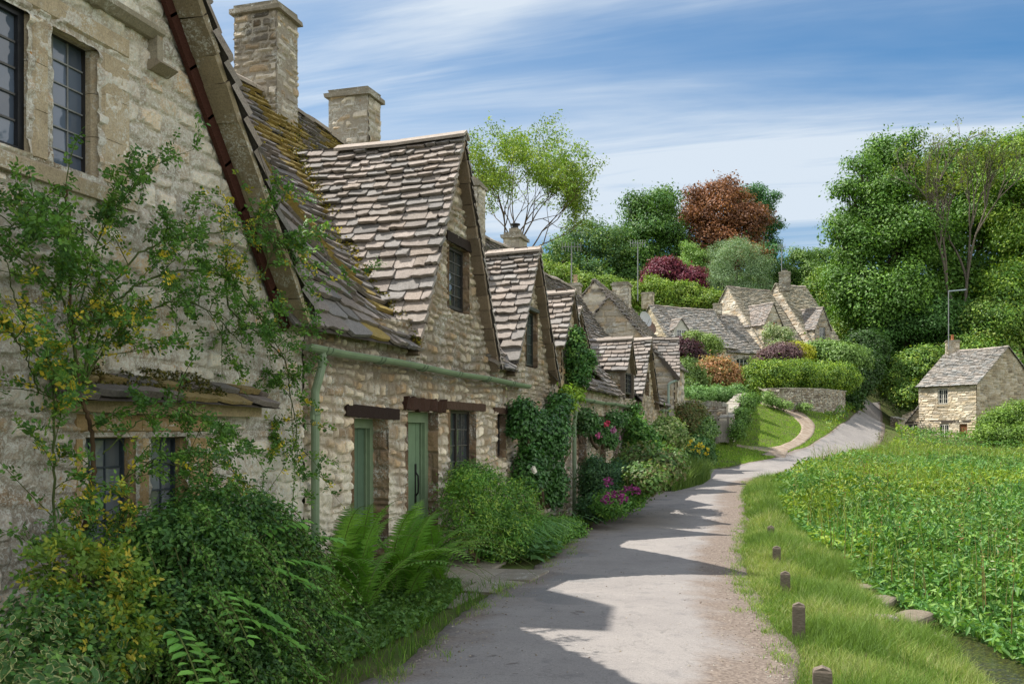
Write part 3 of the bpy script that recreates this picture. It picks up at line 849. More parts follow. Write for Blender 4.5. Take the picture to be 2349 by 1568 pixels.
# ---- grass on the verge, the lawns and the wild field
def scatter(n, x0, x1, y0, y1, test, r=rng):
    x = r.uniform(x0, x1, n); y = r.uniform(y0, y1, n); k = test(x, y); x, y = x[k], y[k]
    return x, y
def depth(x, y): return (x - CAMP[0]) * FW[0] + (y - CAMP[1]) * FW[1]
def inview(x, y, m=250):
    d = depth(x, y); xr = (x - CAMP[0]) * RT[0] + (y - CAMP[1]) * RT[1]; u = CX + FPX * xr / np.maximum(d, .1)
    return (d > 1.5) & (u > -m) & (u < 2349 + m)
inroad = lambda x, y: inpoly(x, y, [tuple(p) for p in ROAD])
inpath = lambda x, y: inpoly(x, y, [tuple(p) for p in PATH])
FLX = [6.9, 6.6, 6.4, 6.15, 5.85, 5.45, 4.85, 4.38, 3.95, 3.55, 3.2, 3.4, 4.3, 5.4]; FLY = [-5, 5, 6, 8.5, 9.9, 10.9, 12.2, 14.7, 18.9, 22.5, 27.9, 30, 32, 40]
field_left = lambda y: np.interp(y, FLY, FLX)
def verge_edge(y): return np.where(y < 12.7, np.interp(y, ST[:, 1], ST[:, 0]) - .02, field_left(y) + .35)
GR = [(.16, .28, .055), (.21, .33, .075), (.12, .24, .04), (.27, .36, .10), (.34, .38, .15)]
vg = MB()
for (n, y0, y1, h, w_) in ((110000, 3, 9, .085, .0055), (120000, 9, 16, .10, .008), (60000, 16, 30, .14, .013)):
    x, y = scatter(n, 2.6, 6.2, y0, y1, lambda x, y: inview(x, y) & ~inroad(x + .06 * rng.uniform(-1, 1, len(x)), y) & (x < verge_edge(y) + .1 * (fbm(y * 3, x, 2) - .5)) & (x > 2.7))
    t_ = fbm(x * 2.5, y * 2.5, 21); k = rng.uniform(0, 1, len(x)) < (.15 + 1.3 * t_)
    x, y, t_ = x[k], y[k], t_[k]
    hh = h * (.5 + 1.3 * fbm(x * 1.7, y * 1.7, 33)) * np.clip((x - np.interp(y, _R[:, 1], _R[:, 0])) * 2.5 + .45, .35, 1.5)
    pt = fbm(x * 1.1, y * 1.1, 123, 3) + rng.uniform(-.12, .12, len(x)); GRa = np.array(GR)
    for k0, k1, cc in ((0, .46, [(.13, .22, .045), (.16, .26, .055)]), (.46, .58, GR), (.58, 1.5, [(.28, .36, .11), (.23, .32, .075), (.38, .40, .19)])):
        m_ = (pt >= k0) & (pt < k1); blades(vg, np.stack([x, y, gz(x, y) - .01], 1)[m_], hh[m_] * (1.35 if k0 == 0 else 1), w_, cc, .55, 2)
# left edge grass by the houses
x, y = scatter(26000, .2, 2.4, 4, 30, lambda x, y: inview(x, y) & ~inroad(x, y) & (fbm(x * 2, y * 2, 8) > .32) & ~((x > .2) & (y > 9.6) & (y < 11.7)))
blades(vg, np.stack([x, y, gz(x, y) - .01], 1), .10 + .08 * fbm(x, y, 3), .008, [(.11, .22, .03), (.15, .27, .04), (.08, .17, .03)], .5, 2)
tag(vg.build('grass', M['grass']), 'short bright grass along the verge between lane and stream', 'grass', kind='stuff')
ed_ = MB(); r = np.random.default_rng(17)
for A_, sg in ((_R, -1), (_L, 1)):
    for _ in range(150 if sg < 0 else 90):
        t_ = r.uniform(3, 12); i_ = int(t_); c_ = A_[i_] * (1 - t_ + i_) + A_[min(i_ + 1, len(A_) - 1)] * (t_ - i_); c_ = c_[:2] + (sg * abs(r.normal(0, .07)) , 0)
        n_ = int(r.integers(14, 46)); q = c_ + r.normal(0, .045, (n_, 2)) * (1, 1.8); blades(ed_, np.stack([q[:, 0], q[:, 1], gz(q[:, 0], q[:, 1]) + .005], 1), .06, .006, GR, .8, 2, r)
tag(ed_.build('edge_grass', M['grass']), 'small tufts of grass creeping over the edges of the lane', 'grass', kind='stuff')
lw = MB()
LAWN = [hit(*p)[:2] for p in [(1590, 1078), (1640, 1073), (1720, 1060), (1790, 1044), (1840, 1028), (1870, 1010), (1905, 988), (1945, 962), (1930, 940), (1800, 925), (1715, 912), (1700, 930), (1690, 960), (1660, 1005), (1625, 1020), (1600, 1050)]]
x, y = scatter(190000, -2, 12, 34, 66, lambda x, y: inpoly(x, y, [tuple(p) for p in LAWN]) & ~inroad(x, y) & ~inpath(x, y))
k = fbm(x * 1.6, y * 1.6, 91) + rng.uniform(-.3, .3, len(x)) > .30; x, y = x[k], y[k]
blades(lw, np.stack([x, y, gz(x, y) - .01], 1), .05 + .09 * fbm(x * 2.5, y * 2.5, 3) ** 1.5, .022, [(.20, .36, .045), (.26, .42, .06), (.15, .29, .035), (.32, .44, .08)], .6, 2)
tag(lw.build('lawn', M['grass']), 'mown green lawns sloping down to the bend of the lane', 'lawn', kind='stuff')
# wild field of docks, nettles and cress right of the stream
fd = MB()
def field_ok(x, y):
    left = field_left(y) + .12 * (fbm(y * 2.2, x, 61) - .5)
    return inview(x, y, 600) & (x > left) & ~inroad(x - .5, y + .5) & ~inroad(x, y) & ~inroad(x - .7, y) & ~inroad(x, y + .7)
FC = np.array([(.09, .22, .05), (.12, .27, .06), (.08, .20, .05), (.16, .30, .05), (.20, .34, .08)])
FY = np.array([(.22, .32, .03), (.27, .36, .035), (.16, .27, .03)])
for (n, x0, x1, y0, y1, sz, hgt) in ((130000, 4.8, 19, 3, 14, .10, .42), (85000, 3.6, 18, 14, 24, .105, .62), (85000, 3.2, 28, 24, 40, .14, .62), (60000, 5, 46, 40, 72, .22, .5)):
    x, y = scatter(n, x0, x1, y0, y1, field_ok)
    mnd = fbm(x * .55, y * .55, 51); m2 = fbm(x * 2.2, y * 2.2, 55)
    edge = np.clip((x - field_left(y)) / 1.0, .4, 1)
    m3 = fbm(x * 6, y * 6, 57, 2); top = hgt * (.30 + .6 * mnd + .35 * m2 + .55 * m3) * edge
    z = gz(x, y) + top * rng.uniform(0, 1, len(x)) ** .45
    pz = np.stack([x, y, z], 1)
    yel = np.clip((fbm(x * .3, y * .3, 71) - .52) * 4 + (y - 26) / 40, 0, .75)
    c = np.where((rng.uniform(0, 1, len(x)) < yel)[:, None], FY[rng.integers(0, 3, len(x))], FC[rng.integers(0, 5, len(x))])
    # slopes of the hummocks
    patch = (.68 + .62 * fbm(x * .9, y * .9, 88, 3))[:, None]
    leaves(fd, pz, sz, c * patch, None, .34, .75, droop=.1, dirv=None, rnd=(y0 < 20))
x, y = scatter(24000, 4.4, 26, 12, 62, field_ok)
m_ = fbm(x * .35, y * .35, 77) > .5; x, y = x[m_], y[m_]
blades(fd, np.stack([x, y, gz(x, y) + .15], 1), .6 + .35 * fbm(x, y, 2), .02, [(.16, .25, .04), (.22, .29, .05)], .4, 3)
tag(fd.build('field_plants', M['leaf']), 'waist-high field of green docks, cress and nettles beyond the stream', 'wild plants', kind='stuff')
# seed heads and dead stems standing over the leaves
sh_ = MB(); r = np.random.default_rng(15); x, y = scatter(5200, 4.0, 20, 7, 40, lambda x, y: field_ok(x, y) & (fbm(x * .7, y * .7, 19) > .47), r)
p = np.stack([x, y, gz(x, y) + .25], 1); h = .35 + .45 * r.uniform(0, 1, len(x))
blades(sh_, p, h, .012, [(.20, .26, .07), (.26, .27, .10), (.24, .17, .08)], .12, 3, r)
k = r.uniform(0, 1, len(x)) < .45
for j in range(5): leaves(sh_, (p + np.stack([0 * h, 0 * h, h * (.8 + .08 * j)], 1))[k] + r.normal(0, .015, (k.sum(), 3)), .04, [(.26, .15, .07), (.32, .28, .12), (.20, .24, .08)], None, .5, 1, r)
tag(sh_.build('seed_heads', M['grass']), 'thin grass stems and dock seed heads standing above the field leaves', 'wild plants', kind='stuff')
# loose grit along both edges of the lane
gv = MB(); r = np.random.default_rng(16); tt_ = r.uniform(0, len(_L) - 1, 5200); tt_ = tt_ ** 1.0
i_ = tt_.astype(int); f_ = (tt_ - i_)[:, None]; i1 = np.minimum(i_ + 1, len(_L) - 1)
pl_ = _L[i_] * (1 - f_) + _L[i1] * f_; pr_ = _R[i_] * (1 - f_) + _R[i1] * f_
u_ = np.where(r.uniform(0, 1, 5200) < .72, 1 - np.abs(r.normal(0, .09, 5200)), np.abs(r.normal(0, .12, 5200)))[:, None]; u_ = np.where(r.uniform(0, 1, (5200, 1)) < .12, r.uniform(0, 1, (5200, 1)), u_)
q = pl_ * (1 - u_) + pr_ * u_; k = (q[:, 1] > 3) & (q[:, 1] < 30) & (u_[:, 0] > .01) & (u_[:, 0] < .99); q = q[k]; q[:, 2] = gz(q[:, 0], q[:, 1]) + .014
sz_ = r.uniform(.003, .0105, len(q)); OC = np.array([(1, 0, 0), (0, 1, 0), (-1, 0, 0), (0, -1, 0), (0, 0, .7), (0, 0, -.6)], float)
V = q[:, None] + OC[None] * sz_[:, None, None] * r.uniform(.6, 1.4, (len(q), 6, 1)); b_ = (np.arange(len(q)) * 6)[:, None]
F_ = np.concatenate([b_ + np.array([t_]) for t_ in ((0, 1, 4), (1, 2, 4), (2, 3, 4), (3, 0, 4), (1, 0, 5), (2, 1, 5), (3, 2, 5), (0, 3, 5))])
gv.add(V.reshape(-1, 3), F_, np.repeat(np.array([(.28, .25, .21), (.36, .33, .28), (.18, .15, .125)])[r.integers(0, 3, len(q))], 6, 0))
tag(gv.build('gravel', M['rock']), 'loose pale grit along the edges of the lane', 'gravel', kind='stuff')
# umbels dotted over the cress
um = MB(); r = np.random.default_rng(5)
x, y = scatter(2600, 5.5, 14, 12, 24, lambda x, y: field_ok(x, y) & (fbm(x * .8, y * .8, 13) > .6), r)
for i in range(0, len(x)):
    z = gz(x[i], y[i]) + r.uniform(.35, .65)
    leaves(um, np.array([x[i], y[i], z]) + r.normal(0, .02, (4, 3)) * (1, 1, .2), .035, [(.6, .6, .42)], np.array((0, 0, 2.)), .9, .3, r)
tag(um.build('umbel_flowers', M['petal']), 'tiny cream flower heads scattered over the cress in the field', 'wild flowers', kind='stuff')

# low bollards on the verge
def bollard(x, y, h, w_, label):
    z = float(gz(x, y)); t = thing('bollard', label, 'bollard', (x, y, z), 'stubby timber bollards along the verge')
    mb = MB(); n = 7; r = np.random.default_rng(int(y * 10))
    us = np.linspace(-1, 1, n); prof = []
    V = []
    for zz in (-.15, .02, h * .5, h - .03): V.append([(sx_ * w_ / 2 * (1 + r.normal(0, .01)), sy_ * w_ * .42, zz + r.normal(0, .002)) for sx_, sy_ in ((-1, -1), (1, -1), (1, 1), (-1, 1))])
    for zz, k in ((h - .012, .98), (h, .86)): V.append([(sx_ * w_ / 2 * k, sy_ * w_ * .42 * k, zz) for sx_, sy_ in ((-1, -1), (1, -1), (1, 1), (-1, 1))])
    V = np.array(V); m = len(V)
    F = [(i * 4 + j, i * 4 + (j + 1) % 4, (i + 1) * 4 + (j + 1) % 4, (i + 1) * 4 + j) for i in range(m - 1) for j in range(4)]
    Vf = V.reshape(-1, 3)
    cr_ = np.array([(0, -w_ * .36, h + .018), (0, w_ * .36, h + .018)]); b = (m - 1) * 4
    F += [(b + 0, b + 1, m * 4), (b + 2, b + 3, m * 4 + 1), (b + 1, b + 2, m * 4 + 1, m * 4), (b + 3, b + 0, m * 4, m * 4 + 1)]
    Vf = np.concatenate([Vf, cr_]); a_ = R(2); Vf = np.stack([Vf[:, 0] * math.cos(a_) - Vf[:, 1] * math.sin(a_), Vf[:, 0] * math.sin(a_) + Vf[:, 1] * math.cos(a_), Vf[:, 2]], 1)
    mb.add(Vf + (x, y, z), F, (.20, .165, .13))
    mb.build('post', M['wood'], t)
bollard(4.39, 6.1, .26, .11, 'nearest dark timber bollard, cut off by the foot of the picture')
bollard(4.24, 8.05, .262, .098, 'dark bollard with grass round its foot, by the muddy bay of the lane')
bollard(4.09, 10.35, .25, .098, 'middle bollard, standing level with the long shadow tip on the lane')
bollard(3.94, 12.65, .24, .10, 'bollard between the middle one and the farthest one')
bollard(3.80, 14.7, .225, .10, 'farthest bollard, smallest and nearly sunk in the grass')
# stones of the little culvert and stream edge
def rock(x, y, z, sx_, sy_, sz_, seed, label, rot=0.):
    r = np.random.default_rng(seed); n, m = 14, 9
    th = np.linspace(0, 2 * math.pi, n, endpoint=False); ph = np.linspace(-math.pi / 2, math.pi / 2, m)
    T, F_ = np.meshgrid(th, ph, indexing='ij')
    sq = lambda v: np.sign(v) * np.abs(v) ** .6
    k = 1 + .22 * (fbm(np.cos(T) * 1.7 + seed, np.sin(T) * 1.7 + F_ * 1.3, seed) - .5)
    X = sq(np.cos(T) * np.cos(F_)) * sx_ * k; Y = sq(np.sin(T) * np.cos(F_)) * sy_ * k; Z = sq(np.sin(F_)) * sz_ * k
    c, s = math.cos(rot), math.sin(rot)
    V = np.stack([X * c - Y * s + x, X * s + Y * c + y, Z + z], -1); V = np.concatenate([V, V[:1]])
    mb = MB(); mb.grid(V, (.20, .175, .135) if sz_ < .12 else (.12, .105, .08))
    tag(mb.build('stone', M['rock']), label, 'stone', 'stones edging the stream')
rock(5.28, 10.5, -.275, .42, .17, .05, 1, 'flat pale slab bridging the stream edge, largest of the stones', 1.1)
rock(5.08, 11.3, -.25, .30, .14, .05, 2, 'flat slab just beyond the largest slab', 1.3)
rock(4.98, 12.2, -.22, .34, .12, .05, 3, 'farthest flat kerb stone beside the stream', 1.6)
rock(5.42, 9.75, -.36, .13, .12, .10, 4, 'round dark boulder at the water below the largest slab')
rock(4.95, 9.65, -.14, .17, .10, .04, 5, 'flat stone in the grass left of the round dark boulder', .3)
rock(4.72, 9.3, -.10, .16, .09, .035, 6, 'small flat stone beside the second bollard', .5)
# ------------------------------------------------------------------ the row of cottages (facade on x = 0, running along +y)
def ss(x, a, b):
    t = np.clip((np.asarray(x, float) - a) / (b - a), 0, 1); return t * t * (3 - 2 * t)
RX = -3.0; EX = .16
def kroof(y): return 1.13 + .70 * (1 - ss(y, 8.0, 10.2)) + .02 * np.sin(np.asarray(y) * 1.1)  # ridge raised where the near gable hides it, to lengthen the lane shadow
def roofz(x, y):
    u = EX - np.asarray(x, float)
    return 2.50 - .004 * np.maximum(0, np.asarray(y) - 16) + kroof(y) * u * (.88 + .06 * u) - .05 * ss(y, 16, 18) + .03 * (fbm(np.asarray(y) * .9, u * .7, 31) - .5)
TM = 4.95
def Smain(s, t):
    s = np.asarray(s, float); t = np.asarray(t, float)
    x = EX - (EX - RX) * t / TM
    return np.stack([x, s + 0 * t, roofz(x, s)], -1)

GB = {}
def gable_fn(yc, hw, ze, zr, xf, sag=.04, cast=.10):
    """returns left and right slope functions of a gable roof whose ridge runs back along -x"""
    T = math.hypot(hw, zr - ze)
    def mk(sg):
        def S(s, t):
            s = np.asarray(s, float); t = np.asarray(t, float); f = t / T
            y = yc + sg * hw * (1 - f) + sg * cast * .5 * (1 - f) ** 3
            z = ze + (zr - ze) * f - sag * np.sin(np.clip(s / 2.6, 0, 1) * math.pi) * f + .02 * (fbm(s * 1.2 + yc, t * 1.2, 7) - .5) - cast * .7 * f * (1 - f)
            return np.stack([xf - s + 0 * t, y + 0 * s, z], -1)
        return S
    return mk(-1), mk(1), T
def in_gable(q, g, pad=.02):
    yc, hw, ze, zr, xf = g[:5]
    f = (q[:, 2] - ze) / (zr - ze)
    return (np.abs(q[:, 1] - yc) < hw * (1 - f) + pad) & (q[:, 0] < xf + .2)
gA = (4.2, 3.25, 2.58, 6.95, .27)
gB = (11.60, 1.52, 2.46, 5.36, .17)
gC = (15.20, 1.32, 2.45, 4.55, .17)
gD = (17.72, .76, 3.12, 4.22, .16)
gE = (20.5, 1.0, 3.42, 4.25, -.35)
gF = (24.2, .72, 3.08, 3.95, .12)
gG = (27.1, 1.65, 2.30, 4.18, .16)
def box_in(q, y0, y1, x0, z1): return (q[:, 1] > y0) & (q[:, 1] < y1) & (q[:, 0] > x0) & (q[:, 2] < z1)

def main_roof(name, y0, y1, parent, seed, exclude=(), dark=True, moss=None, ridge=True):
    mb = MB()
    def keep(q):
        k = np.ones(len(q), bool)
        for g in exclude: k &= ~in_gable(q, g, -.03)
        return k
    slates(mb, Smain, y0, y1, TM, keep, .17, .10, .34, .18, .030, SLATE * .72, seed, 1, moss)
    if ridge:
        for i in range(int((y1 - y0) / 1.0)):
            a = y0 + (y1 - y0) * i / int((y1 - y0) / 1.0); b = y0 + (y1 - y0) * (i + 1) / int((y1 - y0) / 1.0)
            ridge_tiles(mb, (RX, a, roofz(RX, a) + .02), (RX, b, roofz(RX, b) + .02), seed=seed + i)
    # rear slope
    yy = np.linspace(y0, y1, 8); xx = np.linspace(0, 1, 5)
    Yg, Xg = np.meshgrid(yy, xx, indexing='ij')
    mb.grid(np.stack([RX - 3.0 * Xg, Yg, roofz(RX, Yg) * (1 - Xg) + 2.6 * Xg], -1)[:, ::-1], (.2, .17, .15))
    return mb.build(name, M['slate'], parent)

def moss_yellow(q, r):
    n = fbm(q[:, 1] * 1.6 + 3, q[:, 2] * 1.2, 44)
    up = ss(q[:, 2], 4.5, 6.2) * (q[:, 1] < 15)
    return ((n + up * .22 + r * .12) > .66) * .75

def gable_roof(name, g, parent, seed, back=2.9, pal=SLATE, e0=.185, e1=.085, w0=.31, w1=.17, ridge=True, keepx=None):
    mb = MB(); yc, hw, ze, zr, xf = g
    Lf, Rf, T = gable_fn(yc, hw, ze, zr, xf)
    def keep(q): 
        k = q[:, 2] > roofz(q[:, 0], q[:, 1]) - .03
        k &= q[:, 0] > RX - .2
        return k
    slates(mb, Lf, 0, back, T, keep, e0, e1, w0, w1, .034, pal, seed, -1)
    slates(mb, Rf, 0, back, T, keep, e0, e1, w0, w1, .034, pal, seed + 1, 1)
    if ridge:
        p = Lf(np.array([0, .9, 1.8, 2.7]), np.full(4, T))
        for i in range(3):
            if p[i + 1][2] > roofz(p[i + 1][0], yc) - .15: ridge_tiles(mb, p[i] + (0.02, 0, .02), p[i + 1] + (0, 0, .02), .24, .04, .5, seed=seed + i)
    return mb.build(name, M['slate'], parent)
def verge(g, parent, seed, xw=0.0, w_=.0, name='verge'):
    """undersides of the overhanging slates along the rakes, bedded on a mortar fillet"""
    yc, hw, ze, zr, xf = g; Lf, Rf, T = gable_fn(yc, hw, ze, zr, xf); mb = MB(); r = np.random.default_rng(seed)
    for S, sg in ((Lf, -1), (Rf, 1)):
        t = 0.02
        while t < T - .1:
            e = r.uniform(.16, .30); t2 = min(t + e, T - .02)
            p = S(np.array([0.015, 0.015]), np.array([t, t2])); 
            tn = nrm(p[1] - p[0]); nn = np.cross(tn, (1, 0, 0)); nn = nn if nn[2] < 0 else -nn
            a = p[0] + nn * .045; b = p[1] + nn * .045; c = (a + b) / 2; c[0] = (xf + xw) / 2 - .02
            mb.box(c, (np.linalg.norm(b - a) - .008, xf - xw - .0 + r.uniform(-.03, .02), .05 + r.uniform(0, .018)), np.array((.20, .16, .12)) * r.uniform(.7, 1.25),
                   np.array([tn, (1, 0, 0), nn]), .006)
            t = t2
    return mb.build(name, M['stone_plain'], parent)

def extrude(mb, prof, vec, col):
    prof = np.array(prof, float); n = len(prof); v = np.array(vec, float)
    F = [(i, (i + 1) % n, (i + 1) % n + n, i + n) for i in range(n)] + [tuple(range(n))[::-1], tuple(range(n, 2 * n))]
    return mb.add(np.concatenate([prof, prof + v]), F, col)

def reveal(mb, y0, y1, z0, z1, dep, pal, seed, X=0.0, sill=True):
    """the four faces of a wall opening"""
    stone_wall(mb, (X, y1, z0), (-1, 0, 0), (0, 0, 1), (0, -1, 0), [(-.03, 0), (dep, 0), (dep, z1 - z0), (-.03, z1 - z0)], (), .03, (.1, .25), (.3, .6), .02, pal, (.22, .17, .12), seed=seed)
    stone_wall(mb, (X, y0, z0), (-1, 0, 0), (0, 0, 1), (0, 1, 0), [(-.03, 0), (dep, 0), (dep, z1 - z0), (-.03, z1 - z0)], (), .06, (.1, .25), (.3, .6), .01, pal, (.22, .17, .12), seed=seed + 1)
    c = np.asarray(pal)[0]
    mb.add([(X, y0, z1), (X, y1, z1), (X - dep, y1, z1), (X - dep, y0, z1)], [(0, 3, 2, 1)], c * .8)
    if sill: mb.add([(X + .01, y0, z0), (X + .01, y1, z0), (X - dep, y1, z0 + .02), (X - dep, y0, z0 + .02)], [(0, 1, 2, 3)], c)

def window(parent, X, y0, y1, z0, z1, cols, rows, fcol=(.035, .033, .03), fw=.035, lights=1, lead=.012, gcol=(.03, .037, .045), axes=None, matn='lead', label=None, leadcol=None):
    """frame, with its glazing and lead bars; axes=(origin,u,n) for walls that do not face +x"""
    if axes is None: O, U, N_ = np.array((X, 0, 0.)), np.array((0, 1., 0)), np.array((1., 0, 0))
    else: O, U, N_ = [np.array(a, float) for a in axes]
    Zv = np.array((0, 0, 1.)); ax = np.array([U, N_, Zv])
    W = lambda u, n, z: O + U * u + N_ * n + Zv * z
    f = MB()
    def bar(m, ua, ub, za, zb, na, nb, c): m.box(W((ua + ub) / 2, (na + nb) / 2, (za + zb) / 2), (ub - ua, nb - na, zb - za), c, ax)
    bar(f, y0, y0 + fw, z0, z1, -.02, .03, fcol); bar(f, y1 - fw, y1, z0, z1, -.02, .03, fcol)
    bar(f, y0 + fw, y1 - fw, z1 - fw, z1, -.02, .03, fcol); bar(f, y0 + fw, y1 - fw, z0, z0 + fw, -.02, .03, fcol)
    for i in range(1, lights):
        c = y0 + (y1 - y0) * i / lights; bar(f, c - fw * .6, c + fw * .6, z0 + fw, z1 - fw, -.02, .025, fcol)
    fo = f.build('window', M[matn], parent)
    if label: fo['label'] = label
    g = MB(); r = np.random.default_rng(int(abs(y0) * 100) % 999)
    nc = max(1, cols * lights)
    for i in range(nc):
        for j in range(rows):
            a = y0 + fw + (y1 - y0 - 2 * fw) * i / nc; b = y0 + fw + (y1 - y0 - 2 * fw) * (i + 1) / nc
            c = z0 + fw + (z1 - z0 - 2 * fw) * j / rows; d = z0 + fw + (z1 - z0 - 2 * fw) * (j + 1) / rows
            k = r.normal(0, .0022, 4)
            g.add([W(a, k[0], c), W(b, k[1], c), W(b, k[2], d), W(a, k[3], d)], [(0, 1, 2, 3)], np.array(gcol) * r.uniform(.7, 1.3))
    g.build('glazing', M['glass'], fo)
    if lead:
        l = MB(); lc = leadcol or (.09, .09, .09)
        for i in range(1, nc):
            c = y0 + fw + (y1 - y0 - 2 * fw) * i / nc
            if lights > 1 and i % cols == 0: continue
            bar(l, c - lead / 2, c + lead / 2, z0 + fw, z1 - fw, -.004, .010, lc)
        for j in range(1, rows):
            c = z0 + fw + (z1 - z0 - 2 * fw) * j / rows; bar(l, y0 + fw, y1 - fw, c - lead / 2, c + lead / 2, -.005, .012, lc)
        if l.n: l.build('glazing_bars', M[matn], fo)
    return fo

def lintel(parent, y0, y1, z0, z1, col=(.055, .035, .025), tilt=0.0, proud=.035, rough=.006, X=0.0, seed=0, dep=.12, name='lintel'):
    mb = MB(); r = np.random.default_rng(seed + 5); n = max(3, int((y1 - y0) / .06)); y = np.linspace(y0, y1, n)
    rz = lambda: r.normal(0, rough, n)
    sl = tilt * (y - y0)
    pr = [np.stack([X + proud + rz(), y, z0 + sl + rz()], 1), np.stack([X + proud + rz(), y, z1 + sl + rz()], 1), np.stack([X - dep + 0 * y, y, z1 + sl], 1), np.stack([X - dep + 0 * y, y, z0 + sl], 1)]
    Pg = np.stack(pr + [pr[0]], 0)
    mb.grid(Pg, col); mb.add([p[0] for p in pr], [(0, 1, 2, 3)], col); mb.add([p[-1] for p in pr], [(3, 2, 1, 0)], col)
    return mb.build(name, M['wood'], parent)

GREEN = (.20, .275, .17)
def gutter(parent, y0, y1, z, X=.14, slope=0.0, r_=.058):
    mb = MB(); th = np.linspace(math.pi, 2 * math.pi, 8)
    n = 12; y = np.linspace(y0, y1, n)
    outp = [(X + r_ * math.cos(a), r_ * math.sin(a)) for a in th] + [(X + r_ * .92, .006), (X + r_ * .88, 0)] + [(X + r_ * .88 * math.cos(a), r_ * .88 * math.sin(a) + .004) for a in th[::-1]]
    o = np.array(outp + [outp[0]])
    sagz = .008 * np.sin(y * 2.1)
    mb.grid(np.stack([np.repeat(o[:, 0:1], n, 1), np.repeat(y[None], len(o), 0), z + o[:, 1:2] + slope * (y - y0)[None] + sagz[None]], -1), GREEN)
    for ye in (y0, y1):
        zz = z + slope * (ye - y0) + .008 * math.sin(ye * 2.1)
        extrude(mb, [(X + r_ * math.cos(a), ye - .004, zz + r_ * math.sin(a)) for a in th], (0, .008, 0), GREEN)
    go = mb.build('gutter', M['paint'], parent)
    yy = y0 + .35
    while yy < y1 - .1:
        zz = z + slope * (yy - y0)
        for off, rr in ((-.04, r_ * 1.10), (.05, r_ * 1.10)):
            q = [(X + rr * math.cos(a), yy + off, zz + rr * math.sin(a)) for a in th]
            jm = MB(); jm.tube(np.array(q), .0075, 5, np.array(GREEN) * .8); jm.build('gutter_joint', M['paint'], go)
        yy += 1.15
    return go
def downpipe(parent, y, ztop, zbot, X=.10, r_=.038, swan=.22, xo=.14, dy=-.0):
    mb = MB()
    pts = [(xo, y - dy, ztop), (xo, y - dy, ztop - .10), (xo - .005, y - dy, ztop - .16), (X + .02, y - dy * .3, ztop - .16 - swan * .55), (X, y, ztop - .16 - swan), (X, y, ztop - .3 - swan), (X, y, zbot)]
    q = resamp(np.array(pts, float), 40); mb.tube(q, r_, 12, GREEN)
    for zz, rr, h in ((ztop - .09, 1.28, .03), (ztop - .05, 1.15, .02), (ztop - .34 - swan, 1.3, .035), (ztop - .42 - swan, 1.2, .02)):
        x0 = xo if zz > ztop - .15 else X
        mb.lathe((x0, y - (dy if zz > ztop - .15 else 0), zz), [(r_ * rr, -h / 2), (r_ * rr, h / 2)], 12, GREEN)
    o = mb.build('downpipe', M['paint'], parent)
    b = MB(); zz = ztop - .38 - swan
    b.box((X, y, zz), (.03, r_ * 3.6, .045), GREEN); b.build('pipe_bracket', M['paint'], o)
    return o

def chimney(parent, x0, x1, y0, y1, z0, z1, pal=PAL_GREY, seed=1, res=.035, cap=.07, pots=0, potcol=(.45, .22, .12), name='chimney', dark=None, hood=False, course=(.07, .13)):
    mb = MB(); a = dict(res=res, course=course, width=(.12, .35), amp=.03, pal=pal, mortar=(.28, .25, .19))
    tone = (lambda u, v: 1 - .6 * ss(v, (z1 - z0) - .9, (z1 - z0) - .1) * (fbm(u * 3, v * 3, 4) > .45)) if dark else None
    stone_wall(mb, (x0, y0, z0), (1, 0, 0), (0, 0, 1), (0, -1, 0), [(0, 0), (x1 - x0, 0), (x1 - x0, z1 - z0), (0, z1 - z0)], seed=seed, tone=tone, **a)
    stone_wall(mb, (x1, y0, z0), (0, 1, 0), (0, 0, 1), (1, 0, 0), [(0, 0), (y1 - y0, 0), (y1 - y0, z1 - z0), (0, z1 - z0)], seed=seed + 1, **a)
    stone_wall(mb, (x0, y0, z0), (0, 1, 0), (0, 0, 1), (-1, 0, 0), [(0, 0), (y1 - y0, 0), (y1 - y0, z1 - z0), (0, z1 - z0)], seed=seed + 2, **a)
    stone_wall(mb, (x0, y1, z0), (1, 0, 0), (0, 0, 1), (0, 1, 0), [(0, 0), (x1 - x0, 0), (x1 - x0, z1 - z0), (0, z1 - z0)], seed=seed + 3, **a)
    mb.span((x0 - .012, y0 - .012, z0), (x1 + .012, y1 + .012, z1), np.asarray(pal)[0] * .7)
    o = mb.build(name, M['stone'], parent)
    c = MB(); cx_, cy_ = (x0 + x1) / 2, (y0 + y1) / 2; wx, wy = x1 - x0, y1 - y0
    c.box((cx_, cy_, z1 + .03), (wx + 2 * cap, wy + 2 * cap, .07), (.24, .22, .18), None, .012)
    c.box((cx_, cy_, z1 + .10), (wx + cap * .4, wy + cap * .4, .08), (.20, .185, .15), None, .014)
    if hood:
        c.box((cx_, cy_, z1 + .20), (wx * .55, wy * .55, .14), (.28, .25, .2), None, .01)
    c.build('chimney_cap', M['stone'], o)
    if hood:
        h = MB(); h.lathe((cx_, cy_, z1 + .27), [(.08, 0), (.08, .10), (.13, .11), (.13, .14), (.02, .17)], 12, (.02, .02, .02)); h.build('flue_cowl', M['lead'], o)
    for i in range(pots):
        px = cx_ + (i - (pots - 1) / 2) * .3; p = MB()
        p.lathe((px, cy_, z1 + .13), [(.12, 0), (.125, .05), (.10, .08), (.10, .2), (.12, .21), (.12, .25), (.095, .26), (.095, .36), (.115, .37), (.115, .42), (.06, .43)], 14, potcol)
        p.build('chimney_pot', M['terracotta'], o)
    return o

